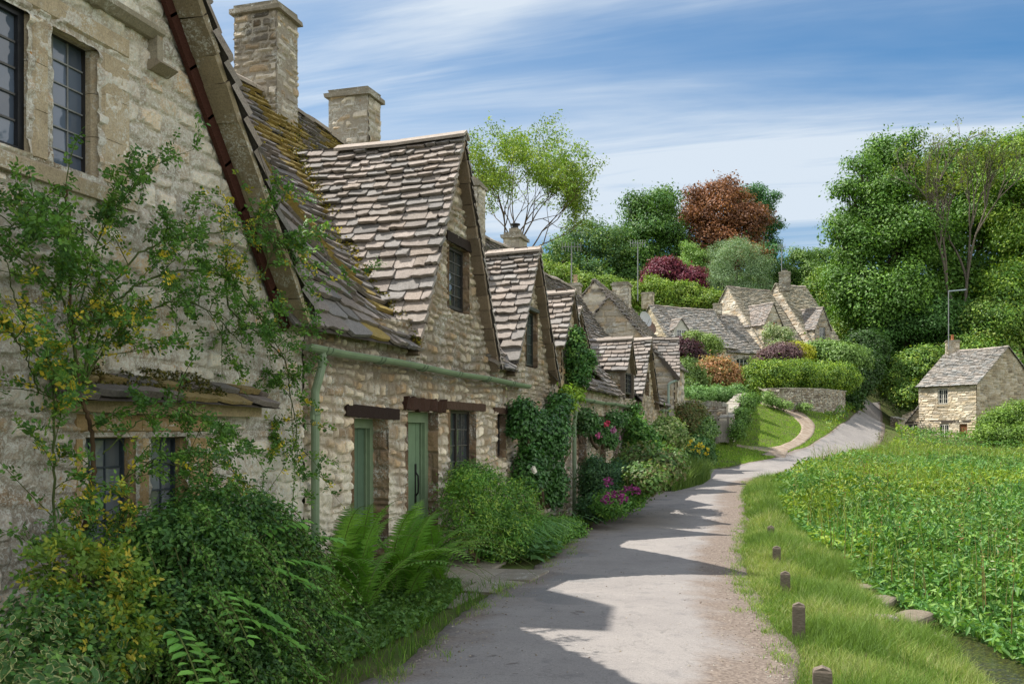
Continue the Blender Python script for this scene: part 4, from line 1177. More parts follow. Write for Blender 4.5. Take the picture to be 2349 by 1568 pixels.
# ============ cottage nearest the camera
cA = thing('cottage', 'nearest stone cottage crusted with pale lichen, with the mullioned upstairs window', 'cottage', (0, 3, 0), 'terraced stone cottages along the lane')
mb = MB()
holesA = [(4.16 - .0, 4.55, 3.2, 4.02), (4.74, 5.13, 3.2, 4.02), (3.58, 3.97, 3.2, 4.02), (5.03, 5.50, .82, 1.56), (5.66, 6.05, .82, 1.56)]
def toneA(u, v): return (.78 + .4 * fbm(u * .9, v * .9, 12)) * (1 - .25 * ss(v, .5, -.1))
limeA = lambda u, v, n: ss(u, 6.3, 7.2) * ss(v, 1.75, 1.2) * (n > .38) * .85 + .35 * ss(n, .5, .7)
def rakeA(sg, n=9):
    Lf, Rf, T = gable_fn(*gA[:4], 0.0); p = (Lf if sg < 0 else Rf)(np.zeros(n), np.linspace(0.0, T, n)); return [(q[1], q[2] - .06) for q in p]
polyA = [(3.3, -.4), (7.74, -.4), (7.74, 2.5)] + [p for p in rakeA(1) if p[0] < 7.3] + [(4.2, 6.88), (3.3, 5.7)]
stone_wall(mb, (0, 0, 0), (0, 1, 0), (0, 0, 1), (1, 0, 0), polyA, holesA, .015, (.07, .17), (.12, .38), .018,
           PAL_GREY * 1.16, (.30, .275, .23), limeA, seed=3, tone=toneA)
stone_wall(mb, (0, 0, 0), (0, 1, 0), (0, 0, 1), (1, 0, 0), [(-2.5, -.4), (3.3, -.4), (3.3, 5.7), (1.2, 3.2), (1.0, 2.5), (-2.5, 2.5)], (), .08, (.13, .26), (.25, .7), .014, PAL_GREY * 1.18, seed=4)
for (a, b, c, d) in holesA:
    mb.span((-.40, a - .02, c - .02), (-.38, b + .02, d + .02), (.01, .01, .01))
mb.build('wall', M['stone_lichen'], cA)
# back and flank walls close the volume
bw = MB(); bw.span((-6.0, -2.5, -.4), (-5.9, 30.9, 2.7), (.3, .27, .2)); bw.span((-6.0, -2.6, -.4), (0, -2.5, 2.6), (.3, .27, .2))
bw.build('rear_wall', M['stone'], cA)
ASH = (.42, .36, .26)
def surround(parent, lights, z0, z1, jw, jl, name='window_surround', head=.16, sillh=.14, xf=.02, X1=-.15, col=ASH):
    mb = MB(); r = np.random.default_rng(int(z0 * 50))
    def vert(yc, h, side):
        ch = .05; cc = np.array(col) * r.uniform(.85, 1.12)
        if side == 0: pr = [(xf, yc - h + ch), (xf, yc + h - ch), (xf - .07, yc + h), (X1, yc + h), (X1, yc - h), (xf - .07, yc - h)]
        elif side > 0: pr = [(xf, yc + ch), (xf, yc + h), (X1, yc + h), (X1, yc), (xf - .07, yc)]
        else: pr = [(xf, yc - h), (xf, yc - ch), (xf - .07, yc), (X1, yc), (X1, yc - h)]
        ns = 3; zz = z0
        for i in range(ns):
            ze_ = z0 + (z1 - z0) * (i + 1) / ns
            extrude(mb, [(a, b, zz) for a, b in pr], (0, 0, ze_ - zz - .004), cc * r.uniform(.85, 1.15)); zz = ze_
    ys_ = sorted(lights)
    for i in range(len(ys_) - 1):
        c = (ys_[i][1] + ys_[i + 1][0]) / 2; h = (ys_[i + 1][0] - ys_[i][1]) / 2; vert(c, h, 0)
    vert(ys_[-1][1], jw, 1); vert(ys_[0][0], jl, -1)
    a, b = ys_[0][0] - jl, ys_[-1][1] + jw
    for i, (ya, yb) in enumerate(((a, (a + b) / 2 - .1), ((a + b) / 2 - .096, b))):
        extrude(mb, [(xf, ya, z1 + .05), (xf, ya, z1 + head), (X1, ya, z1 + head), (X1, ya, z1), (xf - .07, ya, z1)], (0, yb - ya, 0), np.array(col) * r.uniform(.9, 1.1))
    extrude(mb, [(xf + .03, a - .05, z0 - sillh), (xf + .035, a - .05, z0 - .05), (xf - .06, a - .05, z0), (X1, a - .05, z0), (X1, a - .05, z0 - sillh)], (0, b - a + .1, 0), np.array(col) * .85)
    return mb.build(name, M['stone'], parent)
surround(cA, [(4.16, 4.55), (4.74, 5.13), (3.58, 3.97)], 3.2, 4.02, .28, .2)
for (a, b) in ((4.74, 5.13), (3.58, 3.97)): window(cA, -.12, a - .01, b + .01, 3.19, 4.03, 3, 6, fw=.012, lead=.009, leadcol=(.22, .23, .23), gcol=(.09, .12, .17))  # bluish sky reflection put into the pane colour
window(cA, -.06, 4.15, 4.56, 3.19, 4.03, 2, 5, fw=.045, lead=.012, fcol=(.018, .02, .024), gcol=(.09, .12, .17), label='black iron casement standing ajar of its neighbours')  # pane colour carries the same painted sky reflection
surround(cA, [(5.03, 5.50), (5.66, 6.05)], .82, 1.56, .30, .10, head=.15, col=(.38, .28, .15))
for (a, b) in ((5.03, 5.50), (5.66, 6.05)):
    window(cA, -.12, a - .01, b + .01, .81, 1.57, 3, 4, fw=.025, lead=.012, leadcol=(.05, .07, .09), fcol=(.05, .07, .09), gcol=(.16, .19, .21))
# hood mould over the upper window and slated ledge over the lower one
mb = MB()
hp = [(0, 4.27), (.05, 4.27), (.10, 4.31), (.10, 4.345), (0, 4.38)]
extrude(mb, [(x, 3.0, z) for x, z in hp], (0, 2.68, 0), (.25, .23, .18))
extrude(mb, [(x, 5.62, 4.30) for x in (0, .08)] + [(.08, 5.68, 4.30), (0, 5.68, 4.30)], (0, 0, -.17), (.27, .25, .2))
extrude(mb, [(0, 5.60, 4.13), (.09, 5.60, 4.13), (.12, 5.60, 4.10), (.04, 5.60, 4.06), (0, 5.60, 4.06)], (0, .20, 0), (.25, .22, .17))
mb.build('hood_mould', M['stone'], cA)
mb = MB()
def Sledge(s, t): return np.stack([.26 - .25 * np.asarray(t) / .3 + 0 * np.asarray(s), 4.66 + np.asarray(s) + 0 * np.asarray(t), 1.80 + .17 * np.asarray(t) / .3 - .015 * np.abs(np.asarray(s) - 1.1)], -1)
slates(mb, Sledge, 0, 2.28, .3, None, .16, .14, .3, .25, .03, SLATE_DK * .75, 6, 1, lambda q, r: (r > .5) * .5)
mb.span((0, 4.72, 1.72), (.12, 6.88, 1.80), (.38, .31, .19), .006)
mb.build('slate_ledge', M['slate'], cA)
mg = MB(); y = rng.uniform(4.75, 6.3, 1600); t_ = rng.uniform(0, 1, 1600); k = fbm(y * 3, t_ * 2, 5) > .45; y, t_ = y[k], t_[k]
leaves(mg, np.stack([.20 - .2 * t_, y, 1.86 + .17 * t_], 1) + rng.normal(0, .008, (len(y), 3)), .025, [(.07, .07, .015), (.13, .12, .02), (.05, .06, .015)], None, .8)
mg.build('moss', M['leaf'], cA)
# roof of the near gable
def roofA():
    mb = MB(); Lf, Rf, T = gable_fn(*gA)
    slates(mb, Lf, 0, 4.5, T, None, .26, .14, .36, .22, .04, SLATE * .85, 21, -1)
    slates(mb, Rf, 0, 4.5, T, lambda q: q[:, 2] > roofz(q[:, 0], q[:, 1]) - .05, .26, .14, .36, .22, .045, SLATE * .85, 22, 1)
    p = Lf(np.array([0, 4.4]), np.full(2, T)); ridge_tiles(mb, p[0], p[1], .28, .05)
    return mb.build('roof', M['slate'], cA)
roofA()
def vergeA():
    Lf, Rf, T = gable_fn(*gA); mb = MB(); r = np.random.default_rng(8); bd = MB()
    for S, sg in ((Rf, 1), (Lf, -1)):
        t = 0.0
        while t < T - .05:
            t2 = min(t + r.uniform(.18, .36), T)
            p = S(np.array([0.02, 0.02]), np.array([t, t2])); tn = nrm(p[1] - p[0]); nn = np.cross(tn, (1, 0, 0)); nn = nn if nn[2] < 0 else -nn
            c = (p[0] + p[1]) / 2 + nn * (.065 + r.uniform(-.006, .006)); c[0] = .15 + r.uniform(-.008, .008)
            mb.box(c, (np.linalg.norm(p[1] - p[0]) - .006, .19, .06), np.array((.33, .28, .19)) * r.uniform(.6, 1.2), np.array([tn, (1, 0, 0), nn]), .006)
            t = t2
        tt = np.linspace(0, T, 16); p = S(np.zeros(16), tt); 
        for i in range(15):
            a, b = p[i].copy(), p[i + 1].copy(); tn = nrm(b - a); nn = np.cross(tn, (1, 0, 0)); nn = nn if nn[2] < 0 else -nn
            a += nn * .14; b += nn * .14; a[0] = b[0] = .045
            bd.beam(a - tn * .01, b + tn * .01, .035, .10, (.075, .030, .022), up=nn)
    mb.build('verge', M['stone'], cA); bd.build('bargeboard', M['wood'], cA)
vergeA()

# ============ second cottage: green door, steep gable
def facade(parent, y0, y1, g, z_eave, holes, seed, res=.02, pal=PAL_WARM, lime=None, tone=None, matn='stone', zb=-.4, inset=.05, X=0.0, course=(.055, .125), width=(.08, .24), amp=.026):
    mb = MB()
    poly = [(y0, zb), (y1, zb), (y1, z_eave)]
    for gg in (sorted(g, key=lambda q: -q[0]) if g else []):
        Lf, Rf, T = gable_fn(*gg[:4], 0.0)
        r_ = Rf(np.zeros(7), np.linspace(0, T, 7)); l_ = Lf(np.zeros(7), np.linspace(T, 0, 7))
        pr = [(q[1], q[2] - inset) for q in r_] + [(q[1], q[2] - inset) for q in l_[1:]]
        pr = [(min(max(a, y0), y1), b) for a, b in pr if b > z_eave - .2]
        poly += pr
    poly += [(y0, z_eave)]
    stone_wall(mb, (X, 0, 0), (0, 1, 0), (0, 0, 1), (1, 0, 0), poly, [(a, b, c, d) for a, b, c, d in holes], res, course, width, amp, pal, (.30, .26, .20), lime, seed=seed, tone=tone)
    for i, (a, b, c, d) in enumerate(holes):
        reveal(mb, a, b, c, d, .27, np.array([(.20, .14, .09), (.27, .19, .12), (.17, .12, .085), (.30, .22, .14)]), seed + i * 3, X)
        mb.span((X - .32, a - .05, c - .05), (X - .30, b + .05, d + .05), (.01, .01, .01))
    return mb.build('wall', M[matn], parent)
cB = thing('cottage', 'stone cottage with two green doorways under a steep slated gable', 'cottage', (0, 11, 0), 'terraced stone cottages along the lane')
hB = [(8.72, 9.57, 0.05, 1.74), (10.08, 11.02, -.02, 1.83), (11.42, 12.44, .72, 1.88), (13.36, 13.80, 1.22, 1.86), (11.38, 12.16, 3.14, 3.98)]
limeB = lambda u, v, n: ss(v, 1.9, .9) * ss(u, 11.5, 8.5) * (ss(n, .36, .52)) * .85 + .5 * ss(v, 1.6, .9) * ss(n, .42, .55)
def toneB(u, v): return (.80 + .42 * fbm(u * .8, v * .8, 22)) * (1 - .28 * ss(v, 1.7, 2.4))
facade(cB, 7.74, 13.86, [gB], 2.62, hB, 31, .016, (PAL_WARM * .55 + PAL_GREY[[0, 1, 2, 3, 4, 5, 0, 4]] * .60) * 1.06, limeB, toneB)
main_roof('roof', 7.3, 13.86, cB, 51, [gB, gC], moss=moss_yellow)
gable_roof('gable_roof', gB, cB, 61)
verge(gB, cB, 5)
gutter(cB, 7.56, 14.60, 2.36, slope=-.004)
downpipe(cB, 7.80, 2.33, .0, dy=-.05)
lintel(cB, 8.56, 9.84, 1.755, 1.875, (.035, .022, .018), tilt=-.02, rough=.002)
lintel(cB, 9.98, 11.22, 1.85, 1.985, (.06, .032, .022), tilt=.0, rough=.016, proud=.06)
lintel(cB, 11.30, 12.82, 1.885, 1.985, (.09, .055, .038), rough=.003)
lintel(cB, 13.24, 13.94, 1.865, 1.955, (.09, .055, .038), rough=.003)
lintel(cB, 11.33, 12.24, 3.985, 4.11, (.035, .026, .022), rough=.003)
def door(parent, y0, y1, z0, z1, X, leafcol, label, planks=5, handle=True, fw=.09):
    f = MB(); c = GREEN
    f.span((X - .02, y0, z0), (X + .07, y0 + fw * .6, z1), c); f.span((X - .02, y1 - fw, z0), (X + .07, y1, z1), c); f.span((X - .02, y0 + fw * .6, z1 - fw), (X + .07, y1 - fw, z1), c)
    f.span((X - .02, y1 - fw - .03, z0), (X + .035, y1 - fw, z1 - fw), np.array(c) * .9)
    d = f.build('door_frame', M['paint'], parent)
    m = MB(); a, b = y0 + fw * .6 + .004, y1 - fw - .034; n = planks
    for i in range(n):
        m.span((X - .03, a + (b - a) * i / n + .003, z0 + .02), (X + .012 + .002 * (i % 2), a + (b - a) * (i + 1) / n - .003, z1 - fw - .005), leafcol)
    m.span((X - .032, a, z0 + .02), (X, b, z1 - fw - .006), np.array(leafcol) * .6)
    l = m.build('door', M['paint'], parent); l['label'] = label
    if handle:
        h = MB(); yh = b - .13; zh = .98 + z0
        h.tube(np.array([(X + .02, yh, zh - .14), (X + .05, yh, zh - .10), (X + .055, yh, zh), (X + .05, yh, zh + .10), (X + .02, yh, zh + .14)]), .011, 7, (.012, .012, .012))
        h.span((X + .012, yh - .018, zh + .12), (X + .024, yh + .018, zh + .24), (.012, .012, .012)); h.span((X + .012, yh - .018, zh - .24), (X + .024, yh + .018, zh - .12), (.012, .012, .012))
        h.span((X + .012, yh - .012, zh - .12), (X + .02, yh + .012, zh + .12), (.012, .012, .012))
        h.build('handle', M['lead'], l)
door(cB, 8.74, 9.57, .06, 1.74, -.22, (.10, .165, .11), 'darker green boarded leaf of the first doorway', 4, False, .10)
door(cB, 10.10, 11.02, .0, 1.83, -.17, (.165, .255, .155), 'sage green plank door with black iron handle', 6, True, .12)
st = MB(); st.span((-.25, 10.06, -.3), (.12, 11.0, .0), (.33, .29, .23), .012); st.build('doorstep', M['stone_plain'], cB)
window(cB, -.10, 11.44, 12.43, .76, 1.875, 2, 5, fw=.035, lights=2, fcol=(.04, .033, .028), leadcol=(.10, .10, .09), gcol=(.045, .055, .06))
window(cB, -.10, 13.37, 13.79, 1.25, 1.86, 2, 3, fw=.035, fcol=(.04, .033, .028))
window(cB, -.09, 11.40, 12.14, 3.18, 3.97, 3, 5, fw=.04, fcol=(.03, .028, .026), gcol=(.04, .05, .05))
chimney(cB, -3.35, -2.70, 11.9, 12.44, 5.2, 7.42, PAL_GREY * 1.05, 71, .03, dark=True)

# moss in the valley beside the gable
vm = MB(); Lf, Rf, T = gable_fn(*gB)
tt = rng.uniform(.02, .99, 12000); s_ = rng.uniform(0, 2.9, 12000); q = Lf(s_, tt * T)
dz = q[:, 2] - roofz(q[:, 0], q[:, 1]); k = (np.abs(dz - .05) < .10 * rng.uniform(.2, 1, len(dz)) ** 1.5 * (1 + .8 * (q[:, 2] > 4.2))) & (fbm(q[:, 2] * 2.4, q[:, 0], 9) > .34)
q = q[k]; q[:, 2] = np.maximum(q[:, 2], roofz(q[:, 0], q[:, 1])) + rng.uniform(.0, .06, len(q))
MOSS = [(.20, .17, .02), (.27, .20, .02), (.13, .13, .02), (.10, .10, .015)]
for o in range(5): leaves(vm, q + rng.normal(0, .022, q.shape), .035, MOSS, None, .8, 1.0)
y = rng.uniform(8.4, 14.2, 9000); t_ = rng.uniform(.25, 1, 9000) * TM; q = Smain(y, t_); k = (fbm(q[:, 1] * 1.9 + 3, q[:, 2] * 1.5, 44, 4) + .1 * (q[:, 2] > 5) > .60); q = q[k]
leaves(vm, q + (0, 0, .05) + rng.normal(0, .02, q.shape), .035, MOSS, None, .8, 1.0)
vm.build('moss', M['leaf'], cB)

# ============ third cottage
cC = thing('cottage', 'stone cottage whose steep gable holds the tall leaded window, behind the white rose', 'cottage', (0, 15.8, 0), 'terraced stone cottages along the lane')
hC = [(14.88, 15.58, 2.66, 3.56), (15.75, 16.45, .9, 1.75)]
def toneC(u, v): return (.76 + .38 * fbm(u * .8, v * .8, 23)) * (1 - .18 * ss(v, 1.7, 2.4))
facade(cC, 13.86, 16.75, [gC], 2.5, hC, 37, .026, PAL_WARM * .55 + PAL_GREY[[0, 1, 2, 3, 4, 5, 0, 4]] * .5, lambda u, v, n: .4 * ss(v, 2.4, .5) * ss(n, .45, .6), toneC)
main_roof('roof', 13.86, 16.75, cC, 52, [gC, gB, gD], moss=moss_yellow)
gable_roof('gable_roof', gC, cC, 63, e0=.23)
verge(gC, cC, 6)
window(cC, -.08, 14.90, 15.56, 2.68, 3.55, 2, 5, fw=.035, lights=2, fcol=(.03, .035, .03), gcol=(.05, .075, .065))
window(cC, -.12, 15.77, 16.43, .92, 1.74, 2, 4, fw=.035, lights=2)
lintel(cC, 14.84, 15.62, 3.565, 3.62, (.10, .11, .10), rough=.002, proud=.05); lintel(cC, 15.65, 16.55, 1.75, 1.86, (.09, .05, .035))
chimney(cC, -3.4, -2.70, 14.8, 15.27, 5.3, 7.22, PAL_GREY * 1.2, 74, .04)
# mortared lean at its right foot, short eaves beyond the gutter
# ============ dormer cottages further on
cD = thing('cottage', 'stone cottage with an ivy-hung boxy dormer and mid-row green gutter', 'cottage', (0, 20, 0), 'terraced stone cottages along the lane')
def cheek(parent, g, xback, zlo, pal, seed, X, name='dormer_cheek'):
    yc, hw, ze, zr, xf = g; y = yc - hw + .1; x0 = X - xback
    for yy, ny in ((y, -1), (yc + hw - .1, 1)):
        mb = MB(); stone_wall(mb, (X, yy, zlo), (-1, 0, 0), (0, 0, 1), (0, ny, 0), [(0, 0), (xback, .4), (xback, ze + .06 - zlo), (0, ze + .02 - zlo)], (), .04, (.08, .14), (.15, .4), .02, pal, (.28, .22, .14), seed=seed)
        mb.build(name, M['stone'], parent)
hD = [(18.6, 19.3, .9, 1.8), (20.6, 21.3, .05, 1.85), (22.2, 22.9, .9, 1.75)]
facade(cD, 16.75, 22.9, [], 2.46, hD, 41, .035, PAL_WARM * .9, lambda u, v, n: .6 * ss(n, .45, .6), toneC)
fr = MB(); yc, hw, ze, zr, xf = gD
stone_wall(fr, (.06, 0, 0), (0, 1, 0), (0, 0, 1), (1, 0, 0), [(yc - hw + .08, 2.3), (yc + hw - .08, 2.3), (yc + hw - .08, ze), (yc, zr - .08), (yc - hw + .08, ze)], [(17.42, 18.0, 2.5, 3.3)], .03, (.08, .16), (.12, .3), .02, PAL_WARM * .8, seed=42)
fr.build('dormer_front', M['stone'], cD)
main_roof('roof', 16.75, 22.9, cD, 53, [gC, gD, (gE[0], gE[1], gE[2], gE[3], gE[4])])
gable_roof('dormer_roof', gD, cD, 64, e0=.15, e1=.11, w0=.3); gable_roof('dormer_roof', gE, cD, 66, e0=.16, e1=.12, w0=.26)
verge(gD, cD, 9, .06); verge(gE, cD, 10, -.5)
cheek(cD, gD, 1.1, 2.42, PAL_WARM * .85, 43, .06); cheek(cD, gE, .8, 2.8, PAL_GREY * .95, 44, -.5)
fe = MB(); fe.span((-.52, gE[0] - .85, 2.85), (-.46, gE[0] - .73, 3.45), (.10, .085, .065)); fe.span((-.52, gE[0] + .73, 2.85), (-.46, gE[0] + .85, 3.45), (.10, .085, .065)); fe.span((-.52, gE[0] - .85, 3.38), (-.44, gE[0] + .85, 3.48), (.10, .085, .065))
extrude(fe, [(-.5, gE[0] - .86, 3.46), (-.5, gE[0] + .86, 3.46), (-.5, gE[0], 4.14)], (-.05, 0, 0), (.2, .17, .13)); fe.build('dormer_front', M['wood'], cD)
window(cD, -.02, 17.44, 17.98, 2.52, 3.28, 2, 4, fw=.035); window(cD, -.55, gE[0] - .73, gE[0] + .73, 2.9, 3.4, 2, 3, fw=.04, lights=2)
for a, b, c, d in (hD[0], hD[2]): window(cD, -.15, a + .02, b - .02, c + .02, d - .02, 2, 4, fw=.035, lights=2); lintel(cD, a - .1, b + .1, d, d + .1, (.09, .05, .035))
door(cD, 20.62, 21.28, .06, 1.84, -.17, (.12, .08, .05), 'brown boarded door half hidden by roses'); lintel(cD, 20.5, 21.4, 1.85, 1.95, (.09, .05, .035))
gutter(cD, 17.80, 22.9, 2.24); downpipe(cD, 17.92, 2.22, .0, swan=.28)
chimney(cD, -3.35, -2.75, 20.6, 21.1, 5.3, 7.1, PAL_GREY * 1.1, 75, .05, hood=True)

cF = thing('cottage', 'stone cottage with a low dormer on posts, just before the long slate gable', 'cottage', (0, 25, 0), 'terraced stone cottages along the lane')
facade(cF, 22.9, 25.4, [], 2.44, [(23.3, 24.0, .95, 1.75), (24.5, 25.1, .1, 1.9)], 45, .045, PAL_WARM * .9, lambda u, v, n: .5 * ss(n, .5, .6), toneC)
main_roof('roof', 22.9, 25.4, cF, 54, [gF, gG])
gable_roof('dormer_roof', gF, cF, 67, e0=.17, e1=.13, w0=.3)
verge(gF, cF, 11, -.06); cheek(cF, gF, 1.4, 2.36, PAL_WARM * .8, 46, 0.0)
fr = MB(); yc, hw, ze, zr, xf = gF
for yy in (yc - hw + .04, yc + hw - .14): fr.span((-.06, yy, 2.4), (.05, yy + .1, ze), (.17, .14, .11))
extrude(fr, [(-.02, yc - hw + .06, ze), (-.02, yc + hw - .06, ze), (-.02, yc, zr - .08)], (-.06, 0, 0), (.22, .18, .14)); fr.build('dormer_front', M['wood'], cF)
window(cF, -.03, yc - hw + .18, yc + hw - .18, 2.55, ze, 3, 4, fw=.04, lights=2)
window(cF, -.15, 23.32, 23.98, .97, 1.73, 2, 3, lights=2); door(cF, 24.52, 25.08, .1, 1.9, -.17, GREEN, 'pale green boarded door')
gutter(cF, 22.9, 25.3, 2.24); 
chimney(cF, -3.1, -2.7, 23.7, 24.4, 5.5, 6.55, PAL_GREY * 1.3, 76, .05, hood=True)

cG = thing('cottage', 'stone cottage whose narrow gable roof sweeps down to the door', 'cottage', (0, 28.5, 0), 'terraced stone cottages along the lane')
facade(cG, 25.4, 31.1, [gG], 2.44, [(26.8, 27.5, 2.6, 3.3), (29.6, 30.2, 1.0, 1.8)], 47, .05, PAL_WARM * .95, None, toneC)
main_roof('roof', 25.4, 31.1, cG, 55, [gG])
gable_roof('gable_roof', gG, cG, 68, e0=.17, e1=.13, w0=.3); verge(gG, cG, 12)
window(cG, -.1, 26.82, 27.48, 2.62, 3.28, 2, 3, lights=2); window(cG, -.1, 29.62, 30.18, 1.02, 1.78, 2, 3)
downpipe(cG, 29.5, 2.3, .2, swan=.15); gutter(cG, 29.3, 31.0, 2.28)

# ---- generic stone house: axis u along the ridge, v out of the front wall
def house(parent, O, U, L, D, hw, hr, seed, res=.09, pal=PAL_GREY, spal=SLATE, zb=-1.5, over=.15, e=(.22, .13), holes=(), gholes=(), curve=.0, lime=None, gpal=None, back=True, amp=.03, matn='stone', roofname='roof'):
    """O: foot of the front wall at its left end (seen from outside); U: horizontal unit vector along the front to the right"""
    O = np.array(O, float); U = nrm(np.array(U, float)); Vn = np.array((U[1], -U[0], 0.0)); Z = np.array((0, 0, 1.))
    mb = MB(); gp = pal if gpal is None else gpal; a = dict(course=(.13, .22), width=(.2, .6), amp=amp)
    stone_wall(mb, O, U, Z, Vn, [(0, zb), (L, zb), (L, hw), (0, hw)], holes, res, pal=pal, seed=seed, lime=lime, **a)
    # end gables
    prof = [(0, zb), (D, zb), (D, hw), (D / 2, hr), (0, hw)]
    stone_wall(mb, O - Vn * D, Vn, Z, -U, prof, [g for g in gholes if g[4] == 0], res, pal=gp, seed=seed + 1, lime=lime, **a) if not any(len(g) > 4 for g in gholes) else stone_wall(mb, O - Vn * D, Vn, Z, -U, prof, [g[:4] for g in gholes if g[4] == 0], res, pal=gp, seed=seed + 1, lime=lime, **a)
    stone_wall(mb, O + U * L, -Vn, Z, U, prof, [g[:4] for g in gholes if len(g) > 4 and g[4] == 1], res, pal=gp, seed=seed + 2, lime=lime, **a)
    if back: stone_wall(mb, O + U * L - Vn * D, -U, Z, -Vn, [(0, zb), (L, zb), (L, hw), (0, hw)], (), .2, pal=pal, seed=seed + 3, **a)
    for (a0, b0, c0, d0) in holes:
        c = O + U * (a0 + b0) / 2 - Vn * .22 + Z * (c0 + d0) / 2; mb.box(c, (b0 - a0 + .1, .02, d0 - c0 + .1), (.01, .01, .01), np.array([U, Vn, Z]))
        for uu in (a0, b0): mb.box(O + U * uu - Vn * .1 + Z * (c0 + d0) / 2, (.02, .2, d0 - c0), pal[0], np.array([U, Vn, Z]))
    mb.build('wall', M[matn], parent)
    T = math.hypot(D / 2 + over, (hr - hw) * (1 + over / (D / 2)))
    drop = (hr - hw) * over / (D / 2)
    rb = MB()
    def mk(front):
        def S(s, t):
            s = np.asarray(s, float); t = np.asarray(t, float); f = t / T
            n_ = (D / 2 + over) * f - over
            z = hw - drop + (hr - hw + drop) * f - curve * f * (1 - f) - .06 * np.sin(np.clip(s / L, 0, 1) * math.pi) * f + .04 * (fbm(s * .8 + seed, t, 3) - .5)
            nn_ = -n_ if front else -(D - n_)
            return O + U * s[..., None] + Vn * (nn_ + 0 * s)[..., None] + Z * (z + .03)[..., None]
        return S
    slates(rb, mk(True), -over * .7, L + over * .7, T, None, e[0], e[1], .36, .24, .05, spal, seed + 5, 1 if True else -1)
    slates(rb, mk(False), -over * .7, L + over * .7, T, None, e[0] * 1.6, e[1] * 1.6, .6, .4, .035, spal, seed + 6, -1)
    p = mk(True)(np.array([-over * .6, L / 2, L + over * .6]), np.full(3, T)); ridge_tiles(rb, p[0] + Z * .02, p[1] + Z * .02, seed=seed); ridge_tiles(rb, p[1] + Z * .02, p[2] + Z * .02, seed=seed + 1)
    rb.build(roofname, M['slate'], parent)
    return O, U, Vn, mk(True), T
def hwin(parent, F, u0, u1, z0, z1, cols=2, rows=3, lights=2, col=(.55, .55, .5), n=-.08, gcol=(.03, .035, .04), fw=.05, label=None):
    O, U, Vn = F[:3]
    return window(parent, 0, u0, u1, z0, z1, cols, rows, fcol=col, fw=fw, lights=lights, lead=.025 if cols * rows > 1 else 0, leadcol=col, axes=(O + Vn * n, U, Vn), matn='paint', gcol=gcol, label=label)
def hlintel(parent, F, u0, u1, z0, z1, col=(.10, .085, .07), n=.02, name='lintel'):
    O, U, Vn = F[:3]; mb = MB(); mb.box(O + U * (u0 + u1) / 2 + Vn * (n - .05) + np.array((0, 0, (z0 + z1) / 2)), (u1 - u0, .12, z1 - z0), col, np.array([U, Vn, (0, 0, 1.)]), .006); return mb.build(name, M['wood'] if col[0] < .2 else M['stone_plain'], parent)
def dormer(parent, F, uc, w_, zb, ze, zr, n, depth_, seed, win=None, pal=PAL_GREY, e=(.16, .12), spal=SLATE, tymp=(.55, .53, .48), over=.1):
    """gabled dormer, front in plane n out of the wall plane, roof running back"""
    O, U, Vn = F[:3]; Z = np.array((0, 0, 1.)); ax = np.array([U, Vn, Z])
    T = math.hypot(w_ / 2 + over, (zr - ze) * (1 + over / (w_ / 2))); drop = (zr - ze) * over / (w_ / 2)
    mb = MB()
    for sg in (-1, 1):
        def S(s, t, sg=sg):
            s = np.asarray(s, float); t = np.asarray(t, float); f = t / T
            return O + U * (uc + sg * (w_ / 2 + over) * (1 - f) + 0 * s)[..., None] + Vn * (n + .1 - s + 0 * t)[..., None] + Z * (ze - drop + (zr - ze + drop) * f - .08 * f * (1 - f) + 0 * s)[..., None]
        slates(mb, S, 0, depth_, T, None, e[0], e[1], .3, .22, .03, spal, seed + sg, sg)
    pr = [O + U * uc + Vn * (n + .1) + Z * (zr + .02), O + U * uc + Vn * (n - depth_) + Z * (zr + .02)]
    ridge_tiles(mb, *pr, .22, .04, .45, seed=seed)
    mb.build('dormer_roof', M['slate'], parent)
    w2 = MB()
    F2 = O + Vn * n
    if pal is None:
        q = [F2 + U * (uc - w_ / 2) + Z * zb, F2 + U * (uc + w_ / 2) + Z * zb, F2 + U * (uc + w_ / 2) + Z * ze, F2 + U * uc + Z * (zr - .05), F2 + U * (uc - w_ / 2) + Z * ze]
        extrude(w2, q, -Vn * .1, tymp)
        for sg in (-1, 1): w2.box(O + U * (uc + sg * (w_ / 2 - .04)) + Vn * (n - depth_ * .4) + Z * ((zb + ze) / 2), (.06, depth_ * .8 - .12, ze - zb), tymp, ax)
        w2.build('dormer_front', M['plaster'], parent)
    else:
        stone_wall(w2, F2, U, Z, Vn, [(uc - w_ / 2, zb), (uc + w_ / 2, zb), (uc + w_ / 2, ze), (uc, zr - .05), (uc - w_ / 2, ze)], [(win[0], win[1], win[2], win[3])] if win else (), .08, (.12, .2), (.2, .5), .03, pal, seed=seed)
        if win: w2.box(F2 + U * uc - Vn * .25 + Z * (win[2] + win[3]) / 2, (w_ * .95, .02, win[3] - win[2] + .2), (.01, .01, .01), ax)
        for sg in (-1, 1): stone_wall(w2, F2 + U * (uc + sg * w_ / 2), -Vn, Z, U * sg, [(0, zb), (depth_ * .6, zb), (depth_ * .6, ze), (0, ze)], (), .12, (.12, .2), (.2, .5), .03, pal, seed=seed + 3)
        w2.build('dormer_front', M['stone'], parent)

